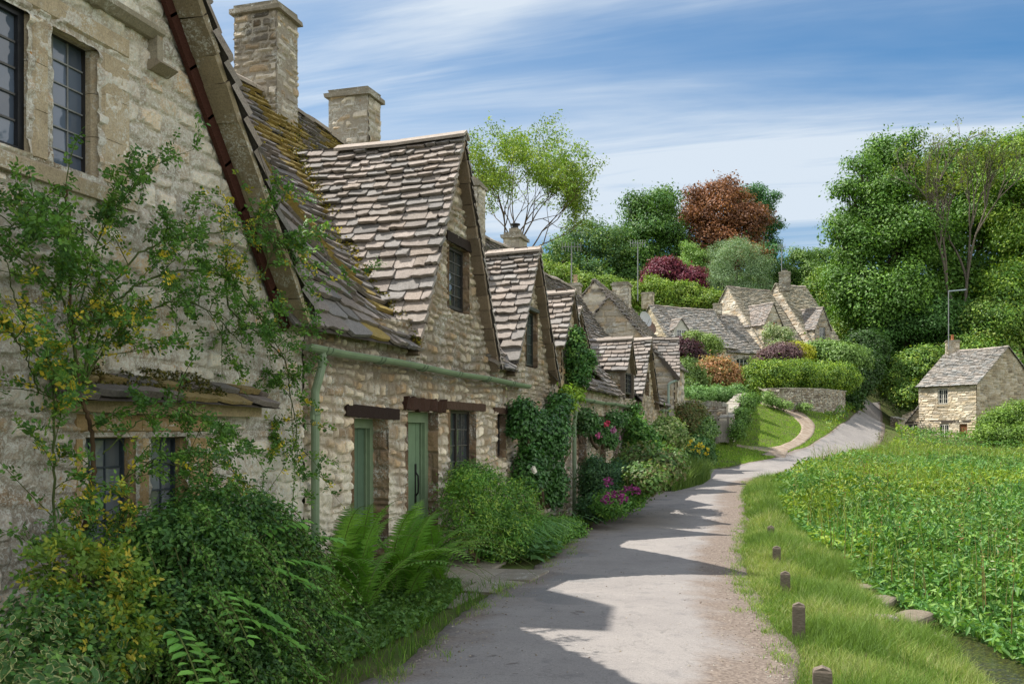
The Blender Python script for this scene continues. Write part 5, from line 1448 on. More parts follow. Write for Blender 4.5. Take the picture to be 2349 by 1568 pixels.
# end house of the row, gable end towards the camera
cH = thing('cottage', 'taller end cottage of the row, its grey stone gable end facing down the lane', 'cottage', (-1.7, 31.5, .3))
F = house(cH, (.24, 31.2, 0), (-.15, .99, 0), 5.6, 4.1, 3.45, 5.95, 81, .05, PAL_GREY * 1.15, SLATE, e=(.2, .13))
dormer(cH, F, 1.9, 1.7, 2.6, 3.55, 4.75, .12, 1.9, 83, (1.5, 2.3, 2.75, 3.5), PAL_GREY)
hwin(cH, F, 1.52, 2.28, 2.77, 3.48, col=(.1, .09, .07), n=.06)
vb = MB()
for sg in (0, 1):
    a = np.array((.28 + .15, 31.07, 3.25)) if sg == 0 else np.array((-3.82 - .15, 31.07, 3.25)); b = np.array((-1.77, 31.07, 5.95))
    vb.beam(a, b, .05, .12, (.10, .085, .07))
vb.build('bargeboard', M['wood'], cH)
mb = MB(); mb.tube(resamp(np.array([(.36, 31.3, 3.25), (.3, 31.1, 3.22), (.12, 31.0, 3.12), (.10, 31.0, 2.95), (.10, 31.0, 2.0), (.10, 31.0, 1.3)]), 24), .04, 8, (.28, .36, .30)); mb.build('downpipe', M['paint'], cH)
# buttress-like return wall at its foot, reaching the lane
cI = thing('cottage', 'high house behind the row showing only its steep grey gable top', 'cottage', (-3.6, 37.5, .5))
F = house(cI, (-1.0, 37.2, 0), (0, 1, 0), 7, 5.2, 4.4, 7.45, 85, .08, PAL_GREY * 1.0, SLATE, e=(.24, .16))
chimney(cI, -3.95, -3.25, 42.6, 43.3, 6.0, 8.1, PAL_GREY * 1.2, 86, .07, hood=False)
q = P(1322, 640, 47)
chimney(cI, q[0] - .3, q[0] + .2, q[1] - .25, q[1] + .25, 4.5, q[2] - .35, PAL_GREY * 1.0, 88, .08, pots=1, potcol=(.50, .36, .24))
# ------------------------------------------------------------------ houses up the hill
HS = np.array((.98, 1.04, 1.06)) * 1.2
GRP = 'stone houses up the hillside'
Uk = nrm(RT * .86 + FW * .5)
def foot(x, y, d): return P(x, y, d)
k1 = thing('house', 'low stone house up the hill with a white-fronted dormer and cream chimney', 'house', foot(1543, 870, 70), GRP)
FK1 = house(k1, foot(1543, 870, 70), Uk, 6.1, 5.2, 2.57, 5.63, 101, .10, PAL_GREY * 1.25, SLATE * HS, e=(.21, .16), holes=[(3.6, 4.5, .1, 1.9)], gpal=PAL_CREAM * 1.05, curve=.5)
dormer(k1, FK1, 1.25, 1.35, 2.55, 3.75, 4.5, -.55, 1.7, 103, None, None)
hwin(k1, FK1, .78, 1.72, 2.85, 3.72, 2, 3, 2, (.62, .62, .58), n=-.53, fw=.06)
hwin(k1, FK1, 3.62, 4.48, .12, 1.88, 2, 4, 2, (.3, .1, .08), n=-.1); hlintel(k1, FK1, 3.3, 4.8, 1.9, 2.05)
def chim(parent, x, y0, y1, d, w_, seed, pal=PAL_GREY, **kw):
    a = P(x, y0, d); b = P(x, y1, d)
    return chimney(parent, a[0] - w_ / 2, a[0] + w_ / 2, a[1] - w_ / 2 * .8, a[1] + w_ / 2 * .8, b[2], a[2], pal, seed, .08, .06, **kw)
chim(k1, 1486, 675, 708, 72.8, .82, 105, PAL_CREAM * .8, course=(.22, .34))
k2 = thing('house', 'right-hand wing of the low stone house, roof eaves dropping lower above a white casement', 'house', foot(1668, 868, 72.6), GRP)
FK2 = house(k2, foot(1668, 868, 72.6), Uk, 4.6, 6.0, 2.06, 5.2, 111, .10, PAL_GREY * 1.2, SLATE * HS * .92, e=(.21, .16), holes=[(.9, 2.1, .55, 1.55)], curve=.3)
hwin(k2, FK2, .92, 2.08, .57, 1.53, 1, 3, 3, (.62, .62, .58)); hlintel(k2, FK2, .6, 2.4, 1.55, 1.7, (.2, .19, .16))
chim(k2, 1646, 700, 722, 75.5, .62, 113, PAL_GREY * 1.25)
k4 = thing('house', 'small gabled outhouse peeping over the roofs left of the big mossy gable', 'house', foot(1695, 800, 82), GRP)
house(k4, foot(1690, 830, 82), Uk, 2.8, 3.6, 3.0, 5.6, 115, .14, PAL_CREAM * .8, SLATE * .9)
k3 = thing('house', 'tall mossy-roofed house with red curtain in its gabled dormer', 'house', foot(1752, 865, 74.5), GRP)
FK3 = house(k3, foot(1752, 865, 74.5), Uk, 4.5, 8.0, 2.3, 7.45, 121, .10, PAL_GREY * 1.1, SLATE * HS * .9 + np.array((.02, .01, -.03)), e=(.21, .16), gpal=PAL_GREY * 1.35)  # gable ends a lighter copy of the wall stone, for the sun on them
dormer(k3, FK3, .95, 1.9, -1.0, 4.15, 5.75, .03, 3.6, 123, (.55, 1.35, 3.3, 4.35), PAL_GREY * .9)
hwin(k3, FK3, .57, 1.33, 3.32, 4.33, 2, 3, 2, (.62, .60, .56), n=-.06)
cu = MB(); cu.box(FK3[0] + FK3[1] * 1.12 + FK3[2] * -.04 + np.array((0, 0, 3.82)), (.18, .012, .9), (.30, .02, .06), np.array([FK3[1], FK3[2], (0, 0, 1.)])); cu.build('curtain', M['paint'], k3)
chim(k3, 1800, 628, 668, 79, .85, 125, PAL_GREY * .75, hood=True)
k5 = thing('house', 'farthest tall house of the hillside group, with a dark gabled dormer beside the trees', 'house', foot(1866, 865, 77), GRP)
FK5 = house(k5, foot(1866, 865, 77), Uk, 3.3, 8.0, 2.6, 7.9, 131, .10, PAL_GREY * .95, SLATE * HS * .9 + np.array((.03, .02, -.03)), e=(.21, .16), gpal=PAL_GREY * 1.25)  # sunlight on the gable ends put into their lighter stone colour
dormer(k5, FK5, 1.0, 1.75, -1.0, 3.95, 5.6, .03, 3.4, 133, (.65, 1.3, 3.0, 4.0), PAL_GREY * .7)
hwin(k5, FK5, .67, 1.28, 3.02, 3.98, 2, 3, 2, (.5, .5, .48), n=-.06)
gw = MB(); 

# ---- cottage by the field
cnr = P(2240, 1022, 70); Ur = nrm(RT * .527 - FW * .85); Or = cnr - Ur * 4.7
r1 = thing('cottage', 'small sunlit honey-stone cottage by the field with terracotta chimney pot', 'cottage', Or)
hr_ = [(1.62, 2.46, 3.05, 4.2), (1.72, 2.56, .35, 1.6), (3.35, 3.98, -.1, 1.62)]
FR = house(r1, Or, Ur, 4.7, 7.6, 4.5, 7.3, 141, .07, PAL_CREAM * 1.08, SLATE * HS * .92, e=(.24, .18), holes=hr_, gpal=PAL_CREAM * .62, over=.22)  # sunlit front and shaded gable ends put into two tones of one stone
hwin(r1, FR, 1.64, 2.44, 3.07, 4.18, 2, 3, 2, (.62, .60, .52), n=-.05, fw=.07); hwin(r1, FR, 1.74, 2.54, .37, 1.58, 2, 3, 2, (.62, .60, .52), n=-.05, fw=.07)
hlintel(r1, FR, 1.5, 2.58, 2.9, 3.03, (.5, .42, .3), .04, 'sill'); hlintel(r1, FR, 1.6, 2.68, .2, .33, (.5, .45, .36), .04, 'sill'); hlintel(r1, FR, .95, 4.3, 1.66, 1.86)
dm = MB(); dm.box(Or + Ur * 3.66 - FR[2] * .1 + np.array((0, 0, .77)), (.6, .05, 1.7), (.22, .10, .05), np.array([Ur, FR[2], (0, 0, 1.)])); dm.build('door', M['wood'], r1)
rc = Or + Ur * .25 - FR[2] * 3.8
ch = chimney(r1, rc[0] - .45, rc[0] + .45, rc[1] - .4, rc[1] + .4, Or[2] + 6.4, Or[2] + 8.0, PAL_CREAM * .8, 143, .07, .07, pots=1, potcol=(.42, .17, .08))
# lean-to against its far end
lt = MB(); Z = np.array((0, 0, 1.)); Vr = FR[2]; L0 = Or - Ur * 2.6 - Vr * .25
stone_wall(lt, L0, Ur, Z, Vr, [(0, -.8), (2.6, -.8), (2.6, 2.9), (1.0, 2.3), (0, .6)], [(1.45, 2.35, .7, 1.65)], .07, (.12, .2), (.2, .5), .03, PAL_CREAM, seed=145)
lt.box(L0 + Ur * 1.9 - Vr * .2 + Z * 1.2, (1, .02, 1), (.01, .01, .01), np.array([Ur, Vr, Z]))
lt.build('lean_to_wall', M['stone'], r1)
ls = MB()
def Sl(s, t):
    s = np.asarray(s, float); t = np.asarray(t, float); f = t / 3.2
    return L0 + Ur * (-.2 + 2.9 * f ** .8 + 0 * s)[..., None] - Vr * (s - .2 + 0 * t)[..., None] + Z * (.55 + 2.6 * f + 0 * s)[..., None]
slates(ls, Sl, 0, 3.0, 3.2, None, .2, .16, .3, .25, .04, SLATE, 147, -1)
ls.build('lean_to_roof', M['slate'], r1)
window(r1, 0, 1.47, 2.33, .72, 1.63, 2, 3, fcol=(.55, .52, .45), fw=.06, lights=2, lead=.02, leadcol=(.5, .48, .42), axes=(L0 - Vr * .06, Ur, Vr), matn='paint')
hlintel(r1, (L0, Ur, Vr), 1.3, 2.5, 1.66, 1.8)

# ---- dry stone walls
def drywall(name, label, pts, h, wd, seed, pal=PAL_GREY * 1.25, cop='upright', cat='wall', res=.05):
    pts = np.array(pts, float); t = thing(name, label, cat, pts[0]); mb = MB(); cp = MB(); r = np.random.default_rng(seed)
    hs = np.ones(len(pts)) * h if np.isscalar(h) else np.array(h, float)
    for i in range(len(pts) - 1):
        a, b = pts[i], pts[i + 1]; U = (b - a) * (1, 1, 0); L = np.linalg.norm(U); U /= L; N_ = np.array((U[1], -U[0], 0)); dz = b[2] - a[2]
        for n_, s_ in ((N_, 1), (-N_, -1)):
            stone_wall(mb, a + n_ * wd / 2 * 1, U, (0, 0, 1), n_, [(0, -.4), (L, dz - .4), (L, dz + hs[i + 1]), (0, hs[i])], (), res, (.05, .10), (.12, .35), .03, pal, (.12, .10, .08), seed=seed + i)
        for e_ in (0, 1):
            q = a if e_ == 0 else b; mb.box(q + (0, 0, hs[i + e_] / 2 - .1), (.04, wd, hs[i + e_] + .2), pal[0], np.array([U, N_, (0, 0, 1.)]))
        s_ = 0
        while s_ < L:
            w_ = r.uniform(.05, .11) if cop == 'upright' else r.uniform(.35, .6)
            f = (s_ + w_ / 2) / L; p = a + U * (s_ + w_ / 2); p[2] = a[2] + dz * f + hs[i] * (1 - f) + hs[i + 1] * f
            dirv = nrm(U + np.array((0, 0, (dz + hs[i + 1] - hs[i]) / L)))
            hh = r.uniform(.14, .26) if cop == 'upright' else .07
            cp.box(p + (0, 0, hh / 2 - .01), (w_ * .9, wd * r.uniform(.95, 1.12), hh), np.array((.31, .29, .245)) * r.uniform(.7, 1.2), np.array([dirv, N_, np.cross(dirv, N_)]), .012)
            s_ += w_
    mb.build('wall_face', M['stone'], t); cp.build('coping', M['stone'], t)
    return t
def G(x, y, lift=0.0): 
    p = hit(x, y); p[2] = gz(p[0], p[1]) + lift; return p
drywall('stone_wall', 'drystone garden wall with a row of upright cope stones, left of the little gate', [P(1530, 985, 45.5), P(1600, 985, 46.5), P(1668, 988, 46)], 1.15, .45, 201)
drywall('stone_wall', 'drystone wall with pale flat coping climbing steeply beside the lawn', [P(1666, 996, 45), P(1680, 968, 49), P(1694, 938, 54), P(1702, 920, 58)], [.75, .85, .6, .45], .62, 203, cop='flat')
drywall('stone_wall', 'low curved drystone retaining wall under the big clipped hedge', [P(1752, 925, 59.5), P(1790, 935, 59), P(1830, 938, 59.8), P(1880, 938, 62), P(1930, 938, 66)], [.85, 1.15, 1.25, 1.25, 1.2], .5, 205, pal=PAL_GREY * 1.15, cop='flat')
drywall('stone_wall', 'short rough wall and pillar at the lean-to of the honey-stone cottage', [P(2050, 1003, 72), P(2068, 1008, 71)], 1.5, .5, 207, pal=PAL_CREAM * .9, cop='flat')
# gate
ga, gb_ = P(1646, 1012, 43.5), P(1668, 1010, 44); t = thing('garden_gate', 'grey picket gate of narrow pales beside the garden wall', 'gate', ga)
Ug = nrm((gb_ - ga) * (1, 1, 0)); Lg = np.linalg.norm((gb_ - ga)[:2]); mb = MB(); n = 9
for i in range(n):
    c = ga + Ug * Lg * (i + .5) / n; mb.box(c + (0, 0, .45), (Lg / n * .6, .02, .95 + .02 * (i % 2)), (.26, .24, .21), np.array([Ug, (Ug[1], -Ug[0], 0), (0, 0, 1.)]), .004)
mb.build('pales', M['wood'], t); mb = MB()
for zz in (.2, .75): mb.box((ga + gb_) / 2 + (0, 0, zz) + np.array((Ug[1], -Ug[0], 0)) * -.025, (Lg, .03, .07), (.24, .22, .19), np.array([Ug, (Ug[1], -Ug[0], 0), (0, 0, 1.)]))
mb.build('rails', M['wood'], t)
for q in (ga - Ug * .06, gb_ + Ug * .06):
    mb = MB(); mb.box(q + (0, 0, .5), (.10, .10, 1.2), (.22, .2, .17), None, .004); mb.build('gatepost', M['wood'], t)
# handrail
a, b = P(1738, 888, 59.5), P(1772, 906, 58.5); t = thing('handrail', 'sloping pale timber handrail at the top of the footpath', 'handrail', a)
mb = MB(); mb.beam(a, b, .07, .07, (.42, .38, .3)); mb.build('rail', M['wood'], t); mb = MB(); mb.span(b + (-.06, -.06, -.95), b + (.06, .06, .06), (.35, .3, .24), .004); mb.build('post', M['wood'], t)
# aerials
def aerial(x, y0, y1, d, label, dirx=1, kind=0, arm=.9):
    b = P(x, y1, d); tp = P(x, y0, d); t = thing('television_aerial', label, 'aerial', b)
    mb = MB(); mb.tube(np.array([b, tp + (0, 0, .05)]), .035, 6, (.25, .26, .27)); mb.build('mast', M['lead'], t)
    mb = MB(); u = RT * dirx
    if kind == 0:
        c = tp; mb.tube(np.array([c - u * arm * .5, c + u * arm * .5]), .018, 5, (.3, .31, .32))
        for i in range(7):
            p = c + u * arm * (i / 6 - .5); mb.tube(np.array([p - UP * .22, p + UP * .22]), .012, 4, (.3, .31, .32))
    else:
        c = tp; mb.tube(np.array([c, c + u * arm * 1.1 + UP * .12]), .05, 6, (.25, .3, .33))
    mb.build('antenna', M['lead'], t)
aerial(1311, 566, 655, 47, 'television aerial on a tall mast, leftmost, over the end cottages')
aerial(1463, 558, 690, 60, 'television aerial on a tall mast before the dark green tree')
aerial(1793, 566, 632, 79, 'television aerial on the dark chimney of the mossy houses', arm=.6)
aerial(2176, 668, 800, 73, 'bent black aerial mast on the honey-stone cottage chimney', kind=1, arm=1.2)
def dish(x, y, d, r_, label, col=(.45, .46, .46)):
    c = P(x, y, d); t = thing('satellite_dish', label, 'satellite dish', c); mb = MB(); f = nrm(-FW * .8 + RT * .55 + UP * .35); a = nrm(np.cross(f, UP)); b = np.cross(a, f)
    th = np.linspace(0, 2 * math.pi, 19); rr = np.linspace(0, 1, 5); T_, R_ = np.meshgrid(th, rr, indexing='ij')
    Pg = c + (a * (np.cos(T_) * R_ * r_)[..., None] + b * (np.sin(T_) * R_ * r_ * 1.15)[..., None] + f * ((R_ ** 2) * r_ * .25)[..., None]); mb.grid(Pg, col); mb.grid(Pg[:, ::-1] - f * .01, col)
    mb.build('dish', M['paint'], t); mb = MB(); mb.tube(np.array([c - b * r_, c + f * r_ * .9 - b * r_ * .3]), .015, 5, (.2, .2, .2)); mb.tube(np.array([c, c - f * .4 - UP * .2]), .025, 5, (.2, .2, .2)); mb.build('arm', M['lead'], t)
dish(1479, 733, 60, .45, 'pale grey satellite dish beside the grey gable slope')
dish(1492, 752, 61, .38, 'small rusty brown satellite dish below the pale one', (.16, .09, .06))

# ------------------------------------------------------------------ trees
G1 = [(.06, .13, .02), (.08, .16, .03), (.05, .11, .02), (.10, .19, .035)]
G2 = [(.04, .105, .025), (.05, .13, .035), (.035, .09, .02), (.06, .15, .04)]
YG = [(.16, .25, .03), (.20, .29, .035), (.12, .20, .03), (.24, .30, .03)]
YG2 = [(.13, .21, .03), (.16, .25, .035), (.10, .17, .03), (.20, .26, .04)]
GREY = [(.16, .24, .13), (.20, .28, .16), (.13, .20, .11), (.11, .18, .09)]
COP = [(.15, .065, .03), (.19, .085, .04), (.11, .05, .028), (.23, .10, .045)]
MAR = [(.13, .03, .05), (.18, .04, .07), (.09, .02, .035)]
TG = 'trees on the skyline behind the houses'
tree('tree', 'round dark green tree left of the copper beech on the skyline', P(1490, 740, 100), [lobe(1490, 520, 68, 75, 100), lobe(1450, 590, 55, 70, 98), lobe(1525, 590, 60, 80, 100), lobe(1440, 660, 45, 60, 96), lobe(1455, 470, 26, 24, 99), lobe(1530, 455, 26, 22, 100)], 420, 60, .34, G1 + [(.07, .15, .05)], 1.7, group=TG, seed=301)
tree('tree', 'copper brown beech crowning the skyline', P(1640, 720, 103), [lobe(1650, 490, 85, 62, 103), lobe(1600, 540, 55, 65, 101), lobe(1700, 545, 60, 70, 102), lobe(1640, 590, 80, 60, 101), lobe(1590, 460, 26, 22, 102), lobe(1665, 430, 28, 18, 103), lobe(1740, 500, 22, 26, 102), lobe(1700, 600, 60, 30, 98)], 480, 60, .34, COP, 1.6, group=TG, seed=302)
tree('tree', 'feathery bright green tree behind the right side of the copper beech', P(1740, 700, 110), [lobe(1728, 470, 42, 50, 110), lobe(1750, 540, 32, 60, 110), lobe(1755, 600, 30, 50, 108)], 200, 60, .32, [(.055, .14, .05), (.07, .17, .06), (.04, .11, .04)], 1.1, group=TG, seed=303)
tree('tree', 'loose blue-green tree between the lime tree and the dark round tree', P(1330, 740, 95), [lobe(1345, 560, 62, 62, 95), lobe(1290, 600, 45, 60, 92), lobe(1395, 590, 45, 70, 95), lobe(1340, 650, 70, 50, 92), lobe(1270, 660, 35, 45, 90)], 420, 46, .28, [(.07, .14, .06), (.09, .17, .06), (.06, .12, .04), (.13, .20, .04)], 1.2, group=TG, seed=304)
tree('tree', 'grey-green willow behind the low stone house', P(1690, 720, 88), [lobe(1690, 600, 62, 60, 88), lobe(1650, 650, 50, 50, 87), lobe(1735, 655, 48, 50, 88), lobe(1690, 680, 90, 30, 87)], 1100, 30, .20, GREY, .8, seed=305, aspect=.3)
tree('tree', 'pale green pointed tree between the copper beech and the willow', P(1580, 720, 90), [lobe(1582, 600, 30, 42, 90), lobe(1580, 640, 42, 35, 90)], 260, 26, .22, [(.14, .24, .06), (.18, .28, .08)], .7, group=TG, seed=306)
tree('tree', 'maroon-leaved maple in front of the copper beech', P(1530, 740, 86), [lobe(1535, 622, 48, 30, 86), lobe(1505, 640, 35, 25, 86), lobe(1570, 645, 42, 35, 86), lobe(1590, 670, 30, 30, 86)], 520, 26, .24, MAR, .7, group=TG, seed=307)
HG = 'light green hedgerow trees behind the low stone house'
for i, (x, y, rx, ry, lb) in enumerate([(1440, 690, 40, 38, 'light green hedge tree left of the cream chimney, against the dark round tree'), (1510, 690, 42, 44, 'light green hedge tree under the maroon maple, directly above the cream chimney'), (1575, 690, 45, 34, 'light green hedge tree behind the middle of the low roof'), (1640, 700, 40, 26, 'light green hedge tree at the foot of the willow')]):
    tree('hedge_tree', lb, P(x, 745, 82), [lobe(x, y, rx, ry, 82), lobe(x - 15, y - ry * .6, rx * .35, ry * .7, 82), lobe(x + 18, y - ry * .5, rx * .3, ry * .6, 82)], 330, 24, .22, YG2, .65, tr=.15, group=HG, seed=310 + i)
tree('hedge_tree', 'light green bushy trees behind the small pot chimney of the row', P(1290, 720, 70), [lobe(1280, 650, 45, 40, 70), lobe(1330, 665, 45, 35, 70), lobe(1385, 670, 40, 35, 70), lobe(1250, 640, 25, 35, 70)], 620, 24, .22, YG2, .7, tr=.15, group=HG, seed=315)
tree('tree', 'low broad tree on the skyline right of the aerial chimney', P(1850, 700, 105), [lobe(1835, 610, 40, 40, 105), lobe(1890, 600, 45, 38, 107), lobe(1800, 640, 40, 40, 102), lobe(1870, 650, 70, 45, 100)], 320, 50, .28, [(.09, .17, .035), (.12, .20, .04), (.07, .14, .03)], 1.1, group=TG, seed=320)
tree('tree', 'yellow-green tree crowding the farthest tall house', P(1930, 780, 92), [lobe(1900, 660, 45, 45, 92), lobe(1945, 710, 50, 60, 90), lobe(1960, 770, 50, 50, 88)], 300, 54, .24, YG2 + G1, 1.5, seed=321)
# the wooded bank on the right
BK = 'big broadleaf trees of the wooded bank on the right'
DG = [(.065, .145, .022), (.085, .175, .026), (.11, .205, .03), (.055, .12, .022)]
tree('tree', 'big dark broadleaf tree leaning its left edge over the gap of sky', P(2020, 880, 88), [lobe(2010, 500, 80, 90, 88), lobe(1965, 590, 55, 70, 86), lobe(2050, 400, 60, 60, 90), lobe(2060, 560, 90, 90, 86), lobe(1990, 700, 75, 80, 84), lobe(2070, 690, 80, 80, 84), lobe(1948, 440, 26, 26, 87), lobe(1928, 530, 24, 30, 86), lobe(1975, 390, 24, 26, 88), lobe(2025, 345, 26, 22, 90), lobe(2090, 335, 24, 24, 90), lobe(1932, 650, 28, 34, 85)], 1000, 60, .34, DG, 1.9, tr=.5, group=BK, seed=330)
tree('tree', 'dense green tree behind the bare-topped tree', P(2200, 860, 95), [lobe(2150, 415, 90, 75, 98), lobe(2240, 400, 80, 75, 98), lobe(2285, 540, 60, 75, 96), lobe(2295, 640, 50, 70, 94), lobe(2230, 520, 90, 90, 95), lobe(2140, 570, 70, 80, 92), lobe(2200, 660, 90, 90, 90)], 850, 60, .36, DG + [(.10, .19, .03)], 1.9, tr=.5, group=BK, seed=331)
tree('tree', 'yellow-green tree filling the right edge of the picture', P(2370, 860, 85), [lobe(2330, 480, 75, 90, 88), lobe(2380, 600, 80, 110, 86), lobe(2320, 680, 70, 80, 84), lobe(2335, 370, 60, 65, 94), lobe(2300, 430, 60, 60, 92)], 750, 60, .33, [(.10, .19, .025), (.14, .23, .03), (.07, .15, .025), (.18, .26, .03)], 1.8, tr=.5, group=BK, seed=332)
tree('tree', 'dark tree hanging over the shaded end of the lane', P(2070, 900, 86), [lobe(2090, 760, 90, 70, 84), lobe(2000, 800, 50, 60, 84), lobe(2160, 740, 60, 60, 84)], 560, 56, .30, [(.04, .10, .02), (.05, .12, .025)], 1.2, tr=.4, group=BK, seed=333)
tree('tree', 'mid-green tree behind the cottage roof with cut limb', P(2270, 880, 82), [lobe(2260, 760, 60, 60, 82), lobe(2310, 760, 60, 70, 82), lobe(2230, 820, 50, 40, 80)], 420, 56, .28, DG + YG2, 1.7, tr=.3, group=BK, seed=334)
# nearly bare tree rising out of the bank
def open_tree(name, label, base, d0, L, r0, depth, target, bark, seed, tuft, per, size, cols, group=None, k=3, spread=.5, up=.12, keep=1.0, shrink=.76):
    t = thing(name, label, 'tree', base, group); rs = np.random.default_rng(seed); mb = MB(); tips = []
    for d in d0: branching(mb, np.array(base, float), nrm(np.array(d, float)), L, r0, depth, rs, tips, bark, target, spread, k, up, shrink)
    mb.build('trunk', M['bark'], t, True)
    tp = np.array([a for a, b in tips]); sel = rs.uniform(0, 1, len(tp)) < keep; tp = tp[sel]
    cm = MB(); idx = np.repeat(np.arange(len(tp)), per); q = tp[idx] + rs.normal(0, tuft * .5, (len(idx), 3)) * (1, 1, .7)
    cb = np.asarray(cols)[rs.integers(0, len(cols), len(tp))] * rs.uniform(.75, 1.25, len(tp))[:, None]
    leaves(cm, q, size, cb[idx], None, .5, .8, rs); cm.build('crown', M['leaf'], t)
    return t
tgt = (P(2200, 455, 84), np.array((5.5, 5.5, 4.8)))
open_tree('tree', 'half-bare tree with pale forked limbs rising out of the wooded bank', P(2215, 800, 84), [RT * -.05 + UP, RT * -.22 + UP], 6.1, .19, 6, tgt, (.15, .13, .11), 340, .5, 7, .24, YG, spread=.42, k=3, keep=.16, up=.2, shrink=.68)
# airy lime tree behind the row
tgt = (P(1200, 430, 46), np.array((2.9, 2.9, 3.1)))
open_tree('tree', 'airy lime-green tree with fine open branches behind the slate gables', P(1165, 640, 46), [RT * -.25 + UP, RT * .15 + UP, UP + FW * .3, RT * .55 + UP, UP - FW * .3 + RT * .35], 1.5, .075, 7, tgt, (.12, .09, .06), 351, .36, 13, .13, [(.19, .31, .045), (.26, .37, .055), (.15, .26, .04), (.30, .38, .07)], spread=.55, k=2, up=.04, keep=.8, shrink=.84)

# hillside thicket so the bank reads as woodland, not turf
un = MB(); r = np.random.default_rng(44)
x = r.uniform(-45, 75, 60000); y = r.uniform(62, 150, 60000)
k = (gz(x, y) > 6.2) & inview(x, y, 200) & (depth(x, y) > 80); x, y = x[k], y[k]
z = gz(x, y) + r.uniform(0, 2.6, len(x)) * fbm(x * .3, y * .3, 6) * 1.6
leaves(un, np.stack([x, y, z], 1), .5, np.array(DG + G1) * 1.5, None, .6, .7, r)
tag(un.build('undergrowth', M['leaf']), 'dense green undergrowth covering the hillside between the trees', 'undergrowth', kind='stuff')
# shrubs and hedges round the upper gardens
def shrub(name, label, lobes, clumps, per, size, cols, cr, seed, cat='shrub', group=None, matname='leaf', stems=True, **kw):
    L = np.array(lobes); b = L[:, :3].mean(0).copy(); b[2] = (L[:, 2] - L[:, 5]).min()
    t = thing(name, label, cat, b, group); mb = MB(); foliage(mb, lobes, clumps, per, size, cols, cr, seed, **kw); mb.build('foliage', M[matname], t)
    if stems:
        s = MB()
        for i, l in enumerate(L[:8]): limb(s, b + (l[:3] - b) * (.5, .5, 0), l[:3] + (0, 0, l[5] * .3), .04 * max(1, L[0][3]), .015, (.10, .075, .05), .1, 5, 5, seed + i)
        s.build('stems', M['bark'], t, True)
    return t
HC = [(.11, .19, .03), (.15, .24, .03), (.06, .12, .02), (.20, .28, .03)]
shrub('plants', 'low leafy plants at the left foot of the curved retaining wall', [lobe(1775, 922, 16, 10, 58), lobe(1800, 930, 14, 9, 58), lobe(1762, 910, 12, 10, 58), lobe(1845, 935, 14, 8, 59)], 150, 22, .10, [(.13, .22, .06), (.17, .26, .08)], .25, 430)
shrub('hedge', 'big clipped bright green hedge above the curved retaining wall', [lobe(1735, 868, 32, 36, 61), lobe(1775, 862, 40, 32, 61), lobe(1830, 858, 50, 28, 63), lobe(1885, 862, 45, 28, 65), lobe(1930, 868, 40, 30, 67), lobe(1722, 895, 18, 25, 60)], 1500, 26, .13, HC, .45, 401, 'hedge', low=-.9)
shrub('shrub', 'round russet-leaved shrub above the garden wall', [lobe(1643, 862, 52, 38, 60), lobe(1620, 880, 35, 25, 60), lobe(1670, 885, 30, 22, 60)], 620, 26, .15, [(.30, .15, .07), (.22, .12, .06), (.20, .17, .06), (.36, .20, .10)], .4, 402, low=-.9)
shrub('shrub', 'dull green bush between the end cottage and the russet shrub', [lobe(1570, 860, 40, 35, 58), lobe(1560, 890, 30, 25, 56), lobe(1600, 880, 25, 25, 58)], 420, 24, .13, [(.09, .15, .04), (.12, .18, .05), (.07, .12, .03)], .4, 403, low=-.9)
shrub('shrub', 'dark purple bush against the wall of the low stone house, left one', [lobe(1570, 805, 34, 24, 66), lobe(1590, 820, 25, 18, 66)], 300, 24, .14, [(.06, .025, .04), (.09, .035, .05), (.05, .03, .03)], .4, 404)
shrub('shrub', 'dusky purple bush between the low house and the mossy house, right one', [lobe(1795, 812, 40, 22, 69), lobe(1770, 820, 25, 20, 69)], 300, 24, .14, [(.13, .07, .09), (.10, .06, .07), (.15, .10, .10)], .4, 405)
shrub('climber', 'sprawling green climber on the wall of the low stone house', [lobe(1590, 775, 20, 14, 69), lobe(1620, 785, 28, 16, 69), lobe(1612, 820, 10, 26, 69), lobe(1640, 800, 16, 14, 69)], 240, 22, .14, [(.15, .22, .06), (.18, .26, .07)], .35, 406)
shrub('climber', 'cream-flowered climber on the front of the tall mossy house', [lobe(1770, 765, 16, 20, 73), lobe(1800, 775, 18, 22, 73), lobe(1785, 800, 25, 18, 72)], 220, 22, .14, [(.20, .26, .12), (.10, .16, .06), (.30, .32, .20)], .35, 407)
shrub('shrub', 'yellow-leaved bush right of the dusky purple bush', [lobe(1838, 815, 26, 22, 70), lobe(1830, 800, 15, 12, 70)], 220, 24, .14, [(.28, .30, .02), (.34, .34, .03)], .35, 408)
shrub('shrub', 'spreading green bushes below the farthest tall house', [lobe(1890, 810, 45, 26, 71), lobe(1930, 820, 40, 30, 70), lobe(1960, 830, 35, 35, 72)], 520, 24, .18, [(.12, .20, .05), (.15, .24, .06), (.09, .16, .04)], .5, 409)
shrub('shrub', 'light green bush where the lane disappears, above the grass bank', [lobe(2080, 860, 55, 40, 78), lobe(2120, 840, 50, 45, 78), lobe(2050, 880, 30, 40, 78), lobe(2090, 910, 40, 30, 76)], 900, 26, .20, YG2 + G1, .55, 410)
shrub('shrub', 'green bushes behind the chimney of the honey-stone cottage', [lobe(2150, 840, 45, 40, 84), lobe(2200, 830, 45, 35, 84)], 420, 24, .24, YG2, .6, 411)
shrub('shrub', 'dark leafy shade under the trees right of the curved wall', [lobe(1950, 880, 45, 45, 72), lobe(1975, 850, 40, 50, 74), lobe(1985, 810, 50, 50, 78), lobe(1945, 925, 25, 20, 68)], 900, 24, .22, [(.025, .06, .012), (.035, .08, .015)], .6, 412)
